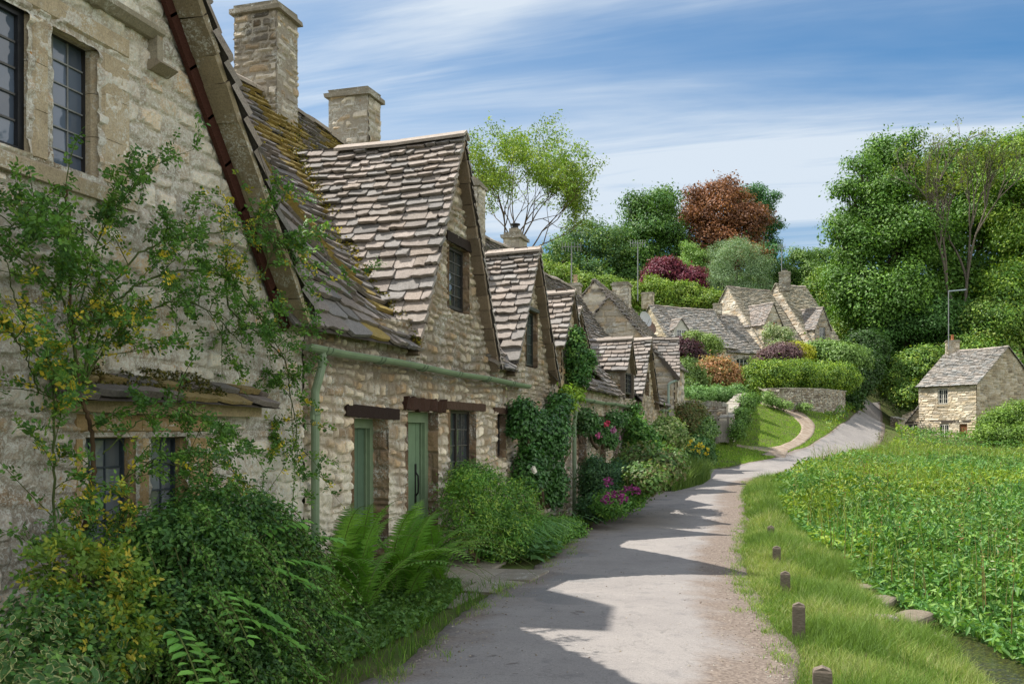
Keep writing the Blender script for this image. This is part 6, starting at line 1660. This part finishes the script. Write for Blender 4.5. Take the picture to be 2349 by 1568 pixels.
shrub('shrub', 'tall leafy bush growing over the shaded gable of the honey-stone cottage', [lobe(2290, 975, 38, 32, 64), lobe(2340, 960, 38, 42, 64), lobe(2262, 998, 26, 20, 63), lobe(2390, 960, 40, 50, 64), lobe(2330, 1000, 55, 22, 63)], 700, 26, .15, [(.11, .19, .03), (.15, .24, .035), (.08, .15, .025)], .5, 413)
shrub('shrub', 'low pale plants along the foot of the honey-stone cottage', [lobe(2100, 1005, 40, 14, 70), lobe(2070, 1012, 25, 10, 69), lobe(2150, 1020, 40, 10, 68)], 260, 24, .13, [(.16, .22, .08), (.20, .26, .10), (.12, .18, .06)], .35, 414)
shrub('plant_bed', 'leafy green bed spilling over the top of the garden wall', [lobe(1560, 910, 30, 16, 53), lobe(1600, 905, 35, 16, 54), lobe(1650, 903, 35, 14, 56), lobe(1690, 898, 16, 14, 58)], 560, 24, .11, [(.12, .22, .07), (.15, .26, .09), (.09, .18, .05)], .3, 415, low=-.9)
shrub('shrub', 'ivy mound left of the picket gate', [lobe(1618, 985, 20, 20, 42), lobe(1600, 1000, 25, 25, 41), lobe(1605, 975, 25, 18, 42)], 620, 26, .09, [(.08, .16, .03), (.06, .13, .03), (.14, .24, .05)], .28, 416, low=-.95, matname='gloss_leaf')
shrub('shrub', 'ivy trailing down the slope right of the picket gate', [lobe(1690, 985, 11, 18, 44), lobe(1700, 960, 12, 24, 46), lobe(1712, 925, 14, 18, 50), lobe(1725, 915, 14, 10, 54)], 420, 24, .09, [(.07, .14, .03), (.10, .19, .035)], .28, 417, low=-.95)
shrub('shrub', 'brownish rambling shrub against the end cottage corner', [lobe(1560, 965, 34, 28, 38), lobe(1590, 945, 24, 18, 40), lobe(1540, 990, 20, 22, 37)], 420, 24, .09, [(.10, .12, .035), (.12, .09, .03), (.07, .11, .03)], .3, 418)
shrub('flower_border', 'border of yellow irises and dark foliage at the bend of the lane', [lobe(1570, 1045, 30, 26, 35.5), lobe(1600, 1035, 26, 32, 37), lobe(1545, 1055, 20, 20, 34.5), lobe(1620, 1050, 14, 22, 37)], 620, 24, .09, [(.05, .12, .03), (.07, .15, .04), (.04, .10, .03)], .25, 419, 'flower border', low=-.9)
fl = MB(); 
for (x, y) in [(1566, 1022), (1572, 1026), (1578, 1020), (1600, 1022), (1606, 1018), (1612, 1024), (1590, 1030), (1624, 1030), (1585, 1012), (1560, 1034), (1618, 1040), (1603, 1035)]:
    c = P(x, y, 35.0); leaves(fl, c + rng.normal(0, .04, (14, 3)), .09, [(.75, .60, .04), (.8, .68, .08)], None, .6, 1)
fo = fl.build('iris_flowers', M['petal'], bpy.data.objects['flower_border']); 
sp = shrub('sapling', 'tiny bare sapling at the corner of the field and lane', [lobe(2022, 1000, 12, 8, 60)], 6, 6, .1, [(.1, .12, .04)], .3, 420, 'sapling', stems=False)
mb = MB(); b = P(2022, 1022, 60)
for dx, dz in ((0, .6), (-.35, .75), (.3, .7), (-.15, .9), (.45, .5)): limb(mb, b - (0, 0, .2), b + RT * dx + UP * dz, .03, .01, (.14, .12, .07), .1, 5, 5, int(dx * 100) + 50)
mb.build('trunk', M['bark'], sp)
# ------------------------------------------------------------------ plants along the foot of the row
def WP(x, y, X): 
    """sight line meeting the upright plane at distance X in front of the facade"""
    t = (x - CX) / FPX; dx = X - CAMP[0]
    s_, c_ = math.sin(YAW), math.cos(YAW)
    dy = dx * (c_ + t * s_) / (t * c_ - s_); d = -s_ * dx + c_ * dy
    return np.array((X, dy, CAMP[2] + (HY - y) / FPX * d)), d
def wl(x, y, rx, ry, X, rz=None):
    p, d = WP(x, y, X); k = d / FPX
    return (*p, rx * k, rz or (rx + ry) / 2 * k, ry * k)

# climbing rose on the nearest cottage
cr = thing('climbing_rose', 'rambling climbing rose with yellowing leaves over the nearest cottage wall', 'climbing rose', (.35, 5.0, 0))
STEM = [  # main stems: (x, y, X) down the sight lines, thickness
    ([(150, 1330, .35), (185, 1240, .33), (210, 1130, .30), (212, 1010, .28), (195, 930, .25), (178, 850, .22), (168, 760, .20), (160, 640, .20), (160, 520, .22), (150, 420, .25)], .017),
    ([(190, 880, .22), (215, 760, .2), (270, 690, .2), (340, 640, .22), (430, 620, .24), (520, 640, .26), (590, 720, .28), (650, 820, .26)], .010),
    ([(185, 900, .22), (240, 800, .22), (330, 720, .26), (420, 690, .3), (500, 730, .32), (560, 800, .32)], .008),
    ([(175, 840, .22), (150, 700, .3), (80, 610, .4), (10, 580, .5)], .009),
    ([(200, 860, .22), (270, 640, .24), (360, 560, .28), (470, 540, .32), (590, 520, .36), (650, 560, .4)], .008),
    ([(170, 760, .22), (210, 600, .26), (260, 480, .3), (330, 410, .34)], .007),
    ([(165, 640, .22), (120, 520, .28), (60, 500, .34), (15, 530, .4)], .006),
    ([(520, 560, .28), (525, 700, .26), (600, 770, .24), (655, 830, .2), (665, 900, .18), (680, 1000, .16), (660, 1050, .15)], .008),
    ([(122, 1360, .4), (125, 1200, .4), (124, 1000, .38), (118, 880, .38), (60, 760, .4), (20, 640, .44)], .009),
    ([(165, 1290, .4), (230, 1370, .5), (290, 1420, .6)], .013),
    ([(235, 1040, .3), (330, 960, .34), (430, 930, .38), (520, 990, .36)], .005),
    ([(250, 1120, .34), (360, 1060, .4), (470, 1090, .4), (560, 1110, .3)], .005),
    ([(90, 900, .36), (60, 820, .42), (20, 760, .5)], .005),
    ([(210, 1100, .36), (300, 1150, .44), (260, 1230, .5), (330, 1290, .56)], .005),
    ([(600, 640, .3), (640, 560, .3), (690, 640, .26), (700, 730, .2)], .005)]
sm_ = MB(); tw = []; rr = np.random.default_rng(77)
for pts, rad in STEM:
    q = np.array([WP(x, y, X)[0] for x, y, X in pts]); q = resamp(q, 8 * len(q)); q += rr.normal(0, .004, q.shape)
    sm_.tube(q, np.linspace(rad, rad * .35, len(q)), 7, (.085, .06, .035) if rad > .012 else (.07, .10, .035))
    tg = nrm(np.gradient(q, axis=0))
    n = int(len(q) * (.44 if rad < .012 else .2))
    for i in rr.integers(2, len(q), n): tw.append((q[i], tg[i]))
LP = []; LD = []; twm = []
def twig(p, d, L, r_, dep):
    m = 7; bend = rdirs(1, rr)[0] * .45 + np.array((0, 0, -.22)); t = np.linspace(0, 1, m)[:, None]
    q = p + d * L * t + bend * L * t * t; q[:, 0] = np.clip(q[:, 0], .04, 1.1)
    sm_.tube(q, np.linspace(r_, r_ * .4, m), 4, (.08, .11, .03), cap=False)
    for j in range(1, m):
        for _ in range(1 + (rr.uniform() < .6)):
            LP.append(q[j]); LD.append(nrm(rdirs(1, rr)[0] + d * .4 + np.array((.35, 0, .1))))
    if dep > 0:
        for _ in range(2): twig(q[rr.integers(2, m)], nrm(d + rdirs(1, rr)[0] * .8), L * .6, r_ * .6, dep - 1)
for p, tg in tw:
    d = nrm(tg * .5 + rdirs(1, rr)[0] * .8 + np.array((.25, 0, .35))); twig(p, d, rr.uniform(.18, .46), .0035, 1 if rr.uniform() < .55 else 0)
LP = np.array(LP); LD = np.array(LD)
sm_.build('stems', M['bark'], cr, True)
# pinnate leaves: five leaflets on a short stalk
def pinnate(mb, LP, LD, L, nl, size, cols, r, aspect=.52):
    k = []
    side = nrm(np.cross(LD, rdirs(len(LP), r))); up_ = np.cross(side, LD)
    cc = np.asarray(cols)[r.integers(0, len(cols), len(LP))]
    for j in range(nl):
        f = (j // 2 + 1) / (nl // 2 + 1)
        if j == nl - 1: pos = LP + LD * L * 1.15; dv = LD
        else:
            sg = 1 if j % 2 else -1; pos = LP + LD * L * f * .9 + side * sg * size * .5; dv = nrm(side * sg + LD * .5)
        leaves(mb, pos, size, cc, up_ * .9 + np.array((.3, 0, .5)), aspect, .25, r, dirv=dv, rnd=True)
lf = MB()
RG = [(.09, .22, .035), (.12, .26, .04), (.08, .18, .04), (.16, .29, .045), (.10, .23, .04), (.065, .16, .04)]
RY = [(.55, .45, .04), (.62, .50, .05), (.40, .38, .04), (.28, .34, .04)]
yel = fbm(LP[:, 1] * 1.8, LP[:, 2] * 1.8, 66) + .10 * (LP[:, 2] < 1.3) + .10 * (LP[:, 1] > 6.3) + rr.uniform(-.25, .25, len(LP)) > .80
pinnate(lf, LP[~yel], LD[~yel], .058, 5, .030, RG, rr); pinnate(lf, LP[yel], LD[yel], .055, 5, .028, RY, rr)
lf.build('leaves', M['leaf'], cr)

# dark shrub under the lower window
NB = [(.04, .11, .025), (.055, .14, .03), (.035, .09, .025), (.07, .16, .035), (.10, .20, .04)]
L1 = [wl(420, 1290, 150, 110, .75, .42), wl(560, 1260, 130, 95, .7, .40), wl(620, 1360, 120, 110, .8, .42), wl(350, 1420, 130, 110, .85, .42), wl(500, 1430, 150, 110, .9, .42), wl(640, 1460, 110, 90, .85, .42), wl(460, 1540, 190, 70, .9, .4), wl(500, 1190, 110, 55, .55, .3)]
sh = thing('shrub', 'large dark green shrub with arching sprays under the lower window of the nearest cottage', 'shrub', (.7, 5.8, 0))
mb = MB(); foliage(mb, L1, 1500, 36, .032, np.array(NB) * .85, .13, 501, aspect=.5, shell=(.60, 1.08), low=-.9, inner=.10, rnd=True, flat=.8); 
# arching sprays studded with small leaves
r = np.random.default_rng(502); c_, n_ = crown_pts(L1, 420, r, (.85, 1.0), -.4)
for i in range(len(c_)):
    if n_[i][0] < -.3: continue
    m = 9; t = np.linspace(0, 1, m)[:, None]; L = r.uniform(.18, .42); d = nrm(n_[i] + (0.3, 0, .25)); q = c_[i] + d * L * t + np.array((0, 0, -1.)) * L * .9 * t ** 2
    mb.tube(q, .003, 4, (.09, .10, .03), cap=False); pp = np.repeat(q, 5, 0) + r.normal(0, .011, (m * 5, 3))
    leaves(mb, pp, .028, [(.10, .23, .04), (.14, .30, .06), (.20, .36, .08)], np.array((.4, 0, .6)), .5, .9, r, rnd=True)
mb.build('foliage', M['leaf'], sh)
s = MB()
for i in range(22):
    a = np.array((r.uniform(.3, .7), r.uniform(5.0, 6.4), 0.)); limb(s, a, a + np.array((r.uniform(-.2, .2), r.uniform(-.3, .3), r.uniform(.5, .85))), .014, .005, (.07, .05, .035), .1, 6, 5, i)
s.build('stems', M['bark'], sh, True)
# broad pinnate leaves pushing through it
wi = thing('plant', 'light green plant with broad paired leaflets pushing through the dark shrub', 'plant', (1.1, 6.2, 0)); mb = MB(); st_ = MB()
for (x, y, X, L, a) in [(540, 1370, 1.25, .34, (.5, .7, -.3)), (600, 1300, 1.15, .38, (.4, .9, -.15)), (640, 1290, 1.15, .36, (.3, .9, .1)), (440, 1470, 1.25, .3, (.6, .2, -.5)), (400, 1440, 1.25, .28, (.6, -.3, -.4)), (560, 1420, 1.3, .36, (.4, .8, -.25)), (640, 1500, 1.2, .3, (.4, .8, -.3)), (500, 1350, 1.2, .3, (.5, -.2, -.3)), (690, 1240, 1.0, .32, (.4, .8, .2)), (600, 1230, 1.0, .3, (.4, .3, .3)), (730, 1400, 1.1, .3, (.4, .8, -.1))]:
    p = WP(x, y, X)[0]; d = nrm(np.array(a, float)); m = 8; t = np.linspace(0, 1, m)[:, None]; q = p + d * L * t - np.array((0, 0, .3)) * L * t ** 2
    st_.tube(np.concatenate([[p - np.array((.25, .05, .45))], q]), .004, 5, (.12, .16, .05))
    sd_ = nrm(np.cross(d, (0.1, 0, 1)))
    for j in range(1, m):
        for sg in (-1, 1): leaves(mb, (q[j] + sd_ * sg * .045)[None], .095, [(.14, .34, .06), (.18, .40, .07)], np.array((.3, 0, 1.)), .42, .15, r, dirv=(sd_ * sg + d * .4)[None], rnd=True)
    leaves(mb, (q[-1] + d * .04)[None], .1, [(.18, .40, .07)], np.array((.3, 0, 1.)), .42, .15, r, dirv=d[None], rnd=True)
mb.build('leaves', M['leaf'], wi); st_.build('stalks', M['bark'], wi)
# variegated plant bottom left, cream-edged leaves
va = thing('shrub', 'variegated shrub with cream-edged leaves in the bottom left corner', 'shrub', (.9, 4.9, 0)); mb = MB(); r = np.random.default_rng(510)
LV = [wl(60, 1480, 110, 100, .9, .3), wl(170, 1440, 110, 90, .85, .3), wl(90, 1560, 150, 70, 1.0, .3), wl(230, 1530, 90, 70, 1.0, .3)]
c_, n_ = crown_pts(LV, 1100, r, (.7, 1.02), -.9)
big = (c_[:, 1] < 4.6) & (c_[:, 2] < .6); sz = np.where(big, .085, .045) * r.uniform(.7, 1.2, len(c_)); dv = nrm(rdirs(len(c_), r) + (0.2, 0, -.3)); 
def vleaf(mb, c, n, d, s_, r):
    k = len(c); nv = nrm(n * .7 + (0.4, 0, .5) + rdirs(k, r) * .4); a = nrm(d - nv * (d * nv).sum(1, keepdims=True)); b = np.cross(nv, a); L = s_[:, None]
    for sc, lift, col in ((1.0, 0.0, (.50, .54, .26)), (.80, .0022, (.09, .20, .06))):
        W = L * .24 * sc; l = L * sc; pts = [c - a * l / 2, c - a * l * .22 + b * W, c + a * l * .16 + b * W * .8 + nv * W * .2, c + a * l / 2 - nv * W * .5, c + a * l * .16 - b * W * .8 + nv * W * .2, c - a * l * .22 - b * W]
        V = (np.stack(pts, 1) + nv[:, None] * lift).reshape(-1, 3); bs = (np.arange(k) * 6)[:, None]
        cc = np.array(col) * r.uniform(.75, 1.2, (k, 1)); mb.add(V, np.concatenate([bs + np.array([[0, 1, 2, 3]]), bs + np.array([[3, 4, 5, 0]])]), np.repeat(cc, 6, 0))
vleaf(mb, c_, n_, dv, sz, r); mb.build('leaves', M['leaf'], va)
mb = MB(); foliage(mb, LV, 160, 12, .03, NB, .1, 511, low=-.9, inner=.9); mb.build('undergrowth', M['leaf'], va)
ys_ = thing('shrub', 'yellowing rose thicket left of the dark shrub, beside the variegated leaves', 'shrub', (.9, 5.2, 0)); mb = MB(); r = np.random.default_rng(512)
LYs = [wl(230, 1330, 80, 80, .8, .25), wl(300, 1410, 70, 90, .95, .25), wl(150, 1300, 80, 60, .7, .22), wl(250, 1480, 90, 80, 1.05, .25)]
c_, n_ = crown_pts(LYs, 900, r, (.5, 1.05), -.95); pinnate(mb, c_, nrm(n_ + rdirs(len(c_), r) * .8), .07, 5, .034, [(.17, .27, .04), (.23, .34, .04), (.14, .25, .04), (.15, .27, .04), (.12, .23, .035), (.16, .28, .05), (.13, .24, .04), (.45, .40, .05), (.28, .35, .04)], r); mb.build('leaves', M['leaf'], ys_)
mb = MB()
for i in range(40):
    a = np.array((r.uniform(.5, 1.1), r.uniform(4.4, 5.7), .1)); limb(mb, a, a + np.array((r.uniform(-.2, .3), r.uniform(-.3, .3), r.uniform(.3, .95))), .008, .003, (.09, .11, .04), .1, 6, 4, i + 60)
mb.build('stems', M['bark'], ys_)
# low leafy ground cover right at the foot
gc = MB(); r = np.random.default_rng(520); n = 15000; y = r.uniform(4.3, 9.6, n); edge_ = np.interp(y, [4, 6, 7, 8, 9, 9.6], [1.25, 1.3, 1.35, 1.25, 1.05, .8]); x = r.uniform(.05, 1, n) * edge_
z = (.04 + .22 * fbm(x * 3, y * 3, 9) * r.uniform(.2, 1, n)) * (1.2 - x / edge_ * .7)
leaves(gc, np.stack([x, y, z], 1), .038, [(.09, .20, .04), (.13, .26, .05), (.07, .16, .04), (.12, .25, .07)], np.array((0, 0, .6)), .85, .5, r, rnd=True)
blades(gc, np.stack([x, y, 0 * x], 1)[:5000], .16, .004, [(.10, .18, .03), (.13, .22, .04)], .6, 3, r)
tag(gc.build('ground_cover', M['leaf']), 'low geranium and grass cover along the foot of the nearest wall', 'ground cover', kind='stuff')

# ferns
def fern(base, nf, L, seed, label, spread=(.3, 1.05)):
    t = thing('fern', label, 'fern', base, 'ferns in front of the first green doorway'); r = np.random.default_rng(seed); 
    for f in range(nf):
        mb = MB(); az = r.uniform(-1.9, 1.9) if f % 4 else r.uniform(-math.pi, math.pi); h = np.array((math.cos(az), math.sin(az), 0)); out = r.uniform(*spread); l = L * r.uniform(.65, 1.1)
        m = 40; t_ = np.linspace(0, 1, m)[:, None]
        q = base + r.normal(0, .10, 3) * (1, 1, 0) + h * l * out * (t_ * .35 + .65 * t_ ** 2) + UP * l * (t_ * (1.25 - .25 * out) - (.25 + .55 * out) * t_ ** 2.6)
        q[:, 0] = np.maximum(q[:, 0], .05)
        tg = nrm(np.gradient(q, axis=0)); sd_ = nrm(np.cross(tg, UP) + 1e-6); nn = np.cross(sd_, tg)
        mb.tube(q, np.linspace(.006, .0015, m), 4, (.14, .18, .05), cap=False)
        c0 = np.array([(.10, .25, .035), (.15, .33, .045), (.21, .42, .06)])[r.integers(0, 3)]
        P0 = []; D0 = []; LL = []; NN = []
        for j in range(3, m):
            fr = j / (m - 1); pl = .082 * l * (math.sin(math.pi * min(fr * .88 + .16, 1)) ** .8) * (1.25 - fr * .35)
            for sg in (-1, 1):
                d = nrm(sd_[j] * sg + tg[j] * .35 - UP * .12 + r.normal(0, .06, 3)); P0.append(q[j]); D0.append(d); LL.append(pl); NN.append(nn[j])
        P0, D0, LL, NN = map(np.array, (P0, D0, LL, NN))
        # each pinna is a row of small lobes either side of its midrib
        k = 7; u = (np.arange(k) + .6) / k
        C = P0[:, None] + D0[:, None] * (LL[:, None] * u)[..., None]; S2 = nrm(np.cross(NN, D0))
        for sg in (-1, 1):
            wd = (LL[:, None] * .16 * (1 - u) ** .6)[..., None]
            a = C - D0[:, None] * (LL[:, None, None] / k * .5); b = C + D0[:, None] * (LL[:, None, None] / k * .5)
            V = np.stack([a, b, b + (S2[:, None] * sg) * wd * .8 + D0[:, None] * .004, a + (S2[:, None] * sg) * wd + D0[:, None] * .006], 2)
            V = V.reshape(-1, 3); n_q = len(V) // 4; cc = np.repeat(c0 * r.uniform(.8, 1.2, (n_q, 1)), 4, 0)
            mb.add(V, (np.arange(n_q) * 4)[:, None] + np.arange(4)[None], cc)
        mb.build('frond', M['leaf'], t)
    return t
fern(np.array((.55, 7.55, 0.)), 26, 1.30, 601, 'fern nearest the camera, its fronds beside the dark shrub')
fern(np.array((.60, 8.5, 0.)), 30, 1.32, 602, 'middle fern, standing right before the first green doorway')
fern(np.array((.55, 9.35, 0.)), 22, 1.05, 603, 'farthest fern, one frond arching over the stone paving')

# paving by the door
pv = MB(); r = np.random.default_rng(620)
for (x0, y0, x1, y1) in [(.12, 9.75, 1.0, 10.75), (.14, 10.78, .8, 11.3), (.2, 9.0, .95, 9.7), (1.02, 9.9, 1.5, 10.7), (1.0, 9.1, 1.45, 9.85), (.4, 8.2, 1.25, 8.95)]:
    pv.box(((x0 + x1) / 2, (y0 + y1) / 2, .0), (x1 - x0, y1 - y0, .05), np.array((.27, .25, .21)) * r.uniform(.85, 1.1), None, .012)
tag(pv.build('paving', M['rock']), kind='structure')

# bush and arching day-lily beyond the door
dl = thing('day_lily', 'arching clump of long strap leaves beside the sage green door', 'plant', (.75, 12.0, 0)); mb = MB(); r = np.random.default_rng(630)
n = 420; b = np.stack([r.normal(.62, .14, n), r.normal(12.3, .5, n), np.zeros(n)], 1); az = r.uniform(-1.6, 1.3, n); h = np.stack([np.cos(az), np.sin(az), 0 * az], 1)
L = r.uniform(.55, 1.05, n)[:, None]; seg = 9; sd_ = np.stack([-h[:, 1], h[:, 0], 0 * az], 1); rows = []
for i in range(seg + 1):
    t = i / seg; c = b + h * L * (.10 * t + .62 * t ** 2) + UP * L * (1.25 * t - .95 * t ** 2.3); w_ = .012 * (1 - t) ** .5 * (.4 + min(t * 4, .6)); rows += [c - sd_ * w_, c + sd_ * w_]
V = np.stack(rows, 1); V[..., 0] = np.maximum(V[..., 0], .03); V = V.reshape(-1, 3); bs = (np.arange(n) * 2 * (seg + 1))[:, None]
cc = np.array([(.13, .32, .05), (.17, .38, .07), (.11, .26, .04), (.23, .42, .09)])[r.integers(0, 4, n)]
mb.add(V, np.concatenate([np.concatenate([bs + 2 * i, bs + 2 * i + 1, bs + 2 * i + 3, bs + 2 * i + 2], 1) for i in range(seg)]), np.repeat(cc, 2 * (seg + 1), 0)); mb.build('leaves', M['gloss_leaf'], dl)
am = MB(); q = np.stack([r.uniform(.9, 1.3, 90), r.uniform(11.3, 12.3, 90), r.uniform(.05, .22, 90)], 1); leaves(am, q, .11, [(.09, .20, .06), (.12, .25, .08)], np.array((.2, 0, 1.)), .95, .25, r, rnd=True)
tag(am.build('lady_mantle', M['leaf']), 'low round-leaved plant spreading in front of the strap leaves', 'plant')
DGr = [(.05, .13, .025), (.07, .17, .03), (.10, .22, .035), (.14, .26, .04)]
def ws(name, label, lobes, clumps, per, size, cols, cr_, seed, **kw): return shrub(name, label, lobes, clumps, per, size, cols, cr_, seed, **kw)
ws('shrub', 'feathery bright green bush under the brown-framed window', [wl(1070, 1170, 55, 90, .5, .35), wl(1120, 1150, 50, 65, .5, .4), wl(1180, 1170, 50, 70, .5, .4), wl(1210, 1230, 45, 50, .6, .4), wl(1090, 1110, 50, 40, .35, .25), wl(1150, 1230, 60, 60, .7, .35)], 900, 26, .05, DGr + [(.20, .30, .05)], .16, 640, low=-.9, aspect=.3)
ws('shrub', 'low mixed plants spilling to the lane edge beyond the strap leaves', [wl(1270, 1225, 35, 28, .8, .35), wl(1300, 1215, 35, 22, .8, .35), wl(1245, 1260, 30, 25, .9, .3)], 420, 22, .045, DGr, .12, 641, low=-.95)
# white rose on the third cottage
RD = [(.04, .11, .025), (.05, .14, .03), (.065, .16, .04), (.035, .09, .03)]
wr = ws('climbing_rose', 'dark-leaved climbing rose with one white bloom, left of the second downpipe', [wl(1200, 965, 26, 40, .26, .12), wl(1240, 1010, 50, 60, .30, .15), wl(1276, 975, 24, 48, .26, .12), wl(1215, 1080, 26, 50, .30, .13), wl(1262, 1110, 30, 52, .30, .13), wl(1285, 925, 18, 18, .26, .10)], 800, 22, .062, RD, .14, 642, low=-.95, matname='gloss_leaf', rnd=True, cat='climbing rose')
mb = MB(); c = WP(1222, 1078, .62)[0]
for rr_, nn_ in ((.045, 14), (.032, 12), (.018, 9)): leaves(mb, c + rdirs(nn_, r) * rr_ * (.5, 1, 1) + (.02, 0, 0), .055, [(.75, .72, .60), (.8, .78, .68)], np.array((1., -.3, .2)), .9, .5, r, rnd=True)
mb.build('bloom', M['petal'], wr)
mb = MB(); q = WP(1306, 905, .22)[0]; foliage(mb, [wl(1300, 925, 16, 34, .3, .12), wl(1318, 905, 16, 18, .25, .1)], 110, 20, .055, [(.16, .27, .03), (.20, .30, .035)], .10, 643, rnd=True); tag(mb.build('climber', M['leaf']), 'lime-green climber tips at the top of the second downpipe', 'climber')
mb = MB()
foliage(mb, [wl(1320, 800, 14, 50, .28, .1), wl(1325, 860, 20, 40, .28, .12), wl(1345, 830, 18, 26, .2, .12)], 260, 22, .055, RD + [(.10, .19, .04)], .12, 644, rnd=True); tag(mb.build('ivy', M['leaf']), 'ivy hanging down the front of the boxy dormer', 'climber')
ws('shrub', 'dark dense shrub right of the second downpipe', [wl(1364, 1095, 26, 38, .7, .38), wl(1380, 1140, 38, 34, .85, .4), wl(1358, 1165, 24, 22, .85, .36)], 800, 24, .05, [(.03, .075, .025), (.045, .10, .03), (.035, .085, .035)], .15, 645, low=-.95)
ws('shrub', 'rounded clipped blue-green shrub beside the pink flowers', [wl(1422, 1095, 28, 30, .95, .42), wl(1408, 1112, 26, 30, .95, .42)], 620, 24, .05, [(.05, .12, .05), (.065, .15, .06)], .14, 646, low=-.8)
pf = ws('flower_border', 'low border of magenta flowers at the edge of the lane', [wl(1400, 1160, 35, 22, 1.2, .4), wl(1440, 1140, 30, 24, 1.3, .4), wl(1470, 1120, 24, 26, 1.3, .4)], 480, 22, .05, DGr, .13, 647, low=-.9, cat='flower border')
mb = MB(); lb = [wl(1410, 1145, 28, 16, 1.35, .3), wl(1445, 1128, 24, 14, 1.45, .3), wl(1395, 1110, 12, 18, 1.3, .2)]; c_, n_ = crown_pts(lb, 120, r, (.9, 1.1), -.2)
for c in c_: leaves(mb, c + r.normal(0, .012, (6, 3)), .035, [(.28, .04, .18), (.34, .07, .22)], None, .8, 1, r)
mb.build('blooms', M['petal'], pf)['kind'] = 'stuff'
rw = ws('climbing_rose', 'climbing rose with pink blooms on the wall beyond the second downpipe', [wl(1346, 968, 14, 26, .2, .10), wl(1372, 985, 15, 26, .2, .10), wl(1408, 965, 14, 18, .2, .10), wl(1425, 962, 9, 10, .2, .10), wl(1398, 1010, 11, 16, .25, .10)], 260, 20, .06, RD + [(.10, .17, .08), (.14, .22, .11)], .14, 648, low=-.95, rnd=True, cat='climbing rose')
mb = MB()
for x, y, cl in ((1395, 970, (.45, .05, .09)), (1408, 985, (.40, .13, .28)), (1404, 988, (.42, .16, .3)), (1372, 1000, (.4, .09, .2)), (1389, 974, (.5, .06, .1)), (1420, 1004, (.4, .15, .28))):
    c = WP(x, y, .45)[0]; mb = MB(); leaves(mb, c + r.normal(0, .022, (14, 3)), .06, [cl], np.array((.8, -.4, .2)), .9, .6, r, rnd=True); mb.build('bloom', M['petal'], rw)
mb = MB(); x, y = r.uniform(.3, 1.6, 7000), r.uniform(24, 29, 7000); k = x < np.interp(y, [24, 29], [1.2, 1.9]); blades(mb, np.stack([x, y, gz(x, y)], 1)[k], .8 * fbm(x, y, 3)[k] + .3, .018, [(.12, .20, .05), (.16, .24, .06), (.09, .16, .04)], .45, 3, r)
tag(mb.build('tall_grass', M['grass']), 'tall tufted grasses along the wall beyond the clipped shrub', 'grass', kind='stuff')
ws('climbing_rose', 'climber with deep red roses before the last green downpipe', [wl(1462, 1000, 18, 36, .4, .2), wl(1480, 1018, 22, 28, .55, .25), wl(1453, 950, 8, 20, .25, .12), wl(1496, 1012, 16, 22, .6, .25), wl(1500, 1045, 24, 24, .8, .3)], 620, 22, .08, [(.05, .13, .03), (.07, .17, .03), (.10, .20, .035)], .2, 650, low=-.9, cat='climbing rose')
ws('shrub', 'cream-flowered bush at the corner of the end cottage', [wl(1518, 995, 15, 20, .85, .3), wl(1532, 985, 16, 22, .95, .3), wl(1545, 1005, 17, 20, 1.1, .3)], 420, 24, .09, [(.18, .25, .07), (.10, .17, .04), (.30, .34, .16)], .22, 651, low=-.9)
ws('shrub', 'rusty-tipped low bushes along the lane before the bend', [wl(1510, 1075, 30, 26, 1.7, .5), wl(1480, 1095, 28, 22, 1.6, .5), wl(1535, 1060, 22, 22, 1.7, .5), wl(1460, 1060, 28, 30, 1.2, .4)], 620, 24, .08, [(.07, .14, .035), (.10, .17, .04), (.12, .12, .05)], .2, 652, low=-.95)
# foxglove spires by the nearest downpipe
fx = thing('foxglove', 'foxglove spikes with a few magenta bells, left of the first downpipe', 'plant', (.35, 7.0, 0)); mb = MB(); pt = MB()
for x0, y0, x1, y1 in ((652, 1280, 676, 1062), (575, 1240, 605, 1085)):
    a, b_ = WP(x0, y0, .45)[0], WP(x1, y1, .4)[0]; q = resamp(np.array([a, (a + b_) / 2 + (.01, .02, 0), b_]), 30); mb.tube(q, np.linspace(.006, .002, 30), 5, (.12, .2, .05))
    leaves(mb, np.repeat(q[12:], 5, 0) + r.normal(0, .010, (90, 3)), .024, [(.09, .19, .04), (.12, .23, .05)], np.array((.5, 0, .2)), .6, .8, r)
    leaves(pt, q[9:14] + r.normal(0, .015, (5, 3)), .035, [(.5, .06, .34)], None, .7, .6, r, rnd=True)
mb.build('spike', M['leaf'], fx); pt.build('bell', M['petal'], fx)
print('verts', sum(len(o.data.vertices) for o in bpy.data.objects if o.type == 'MESH'), 'objs', len(bpy.data.objects))
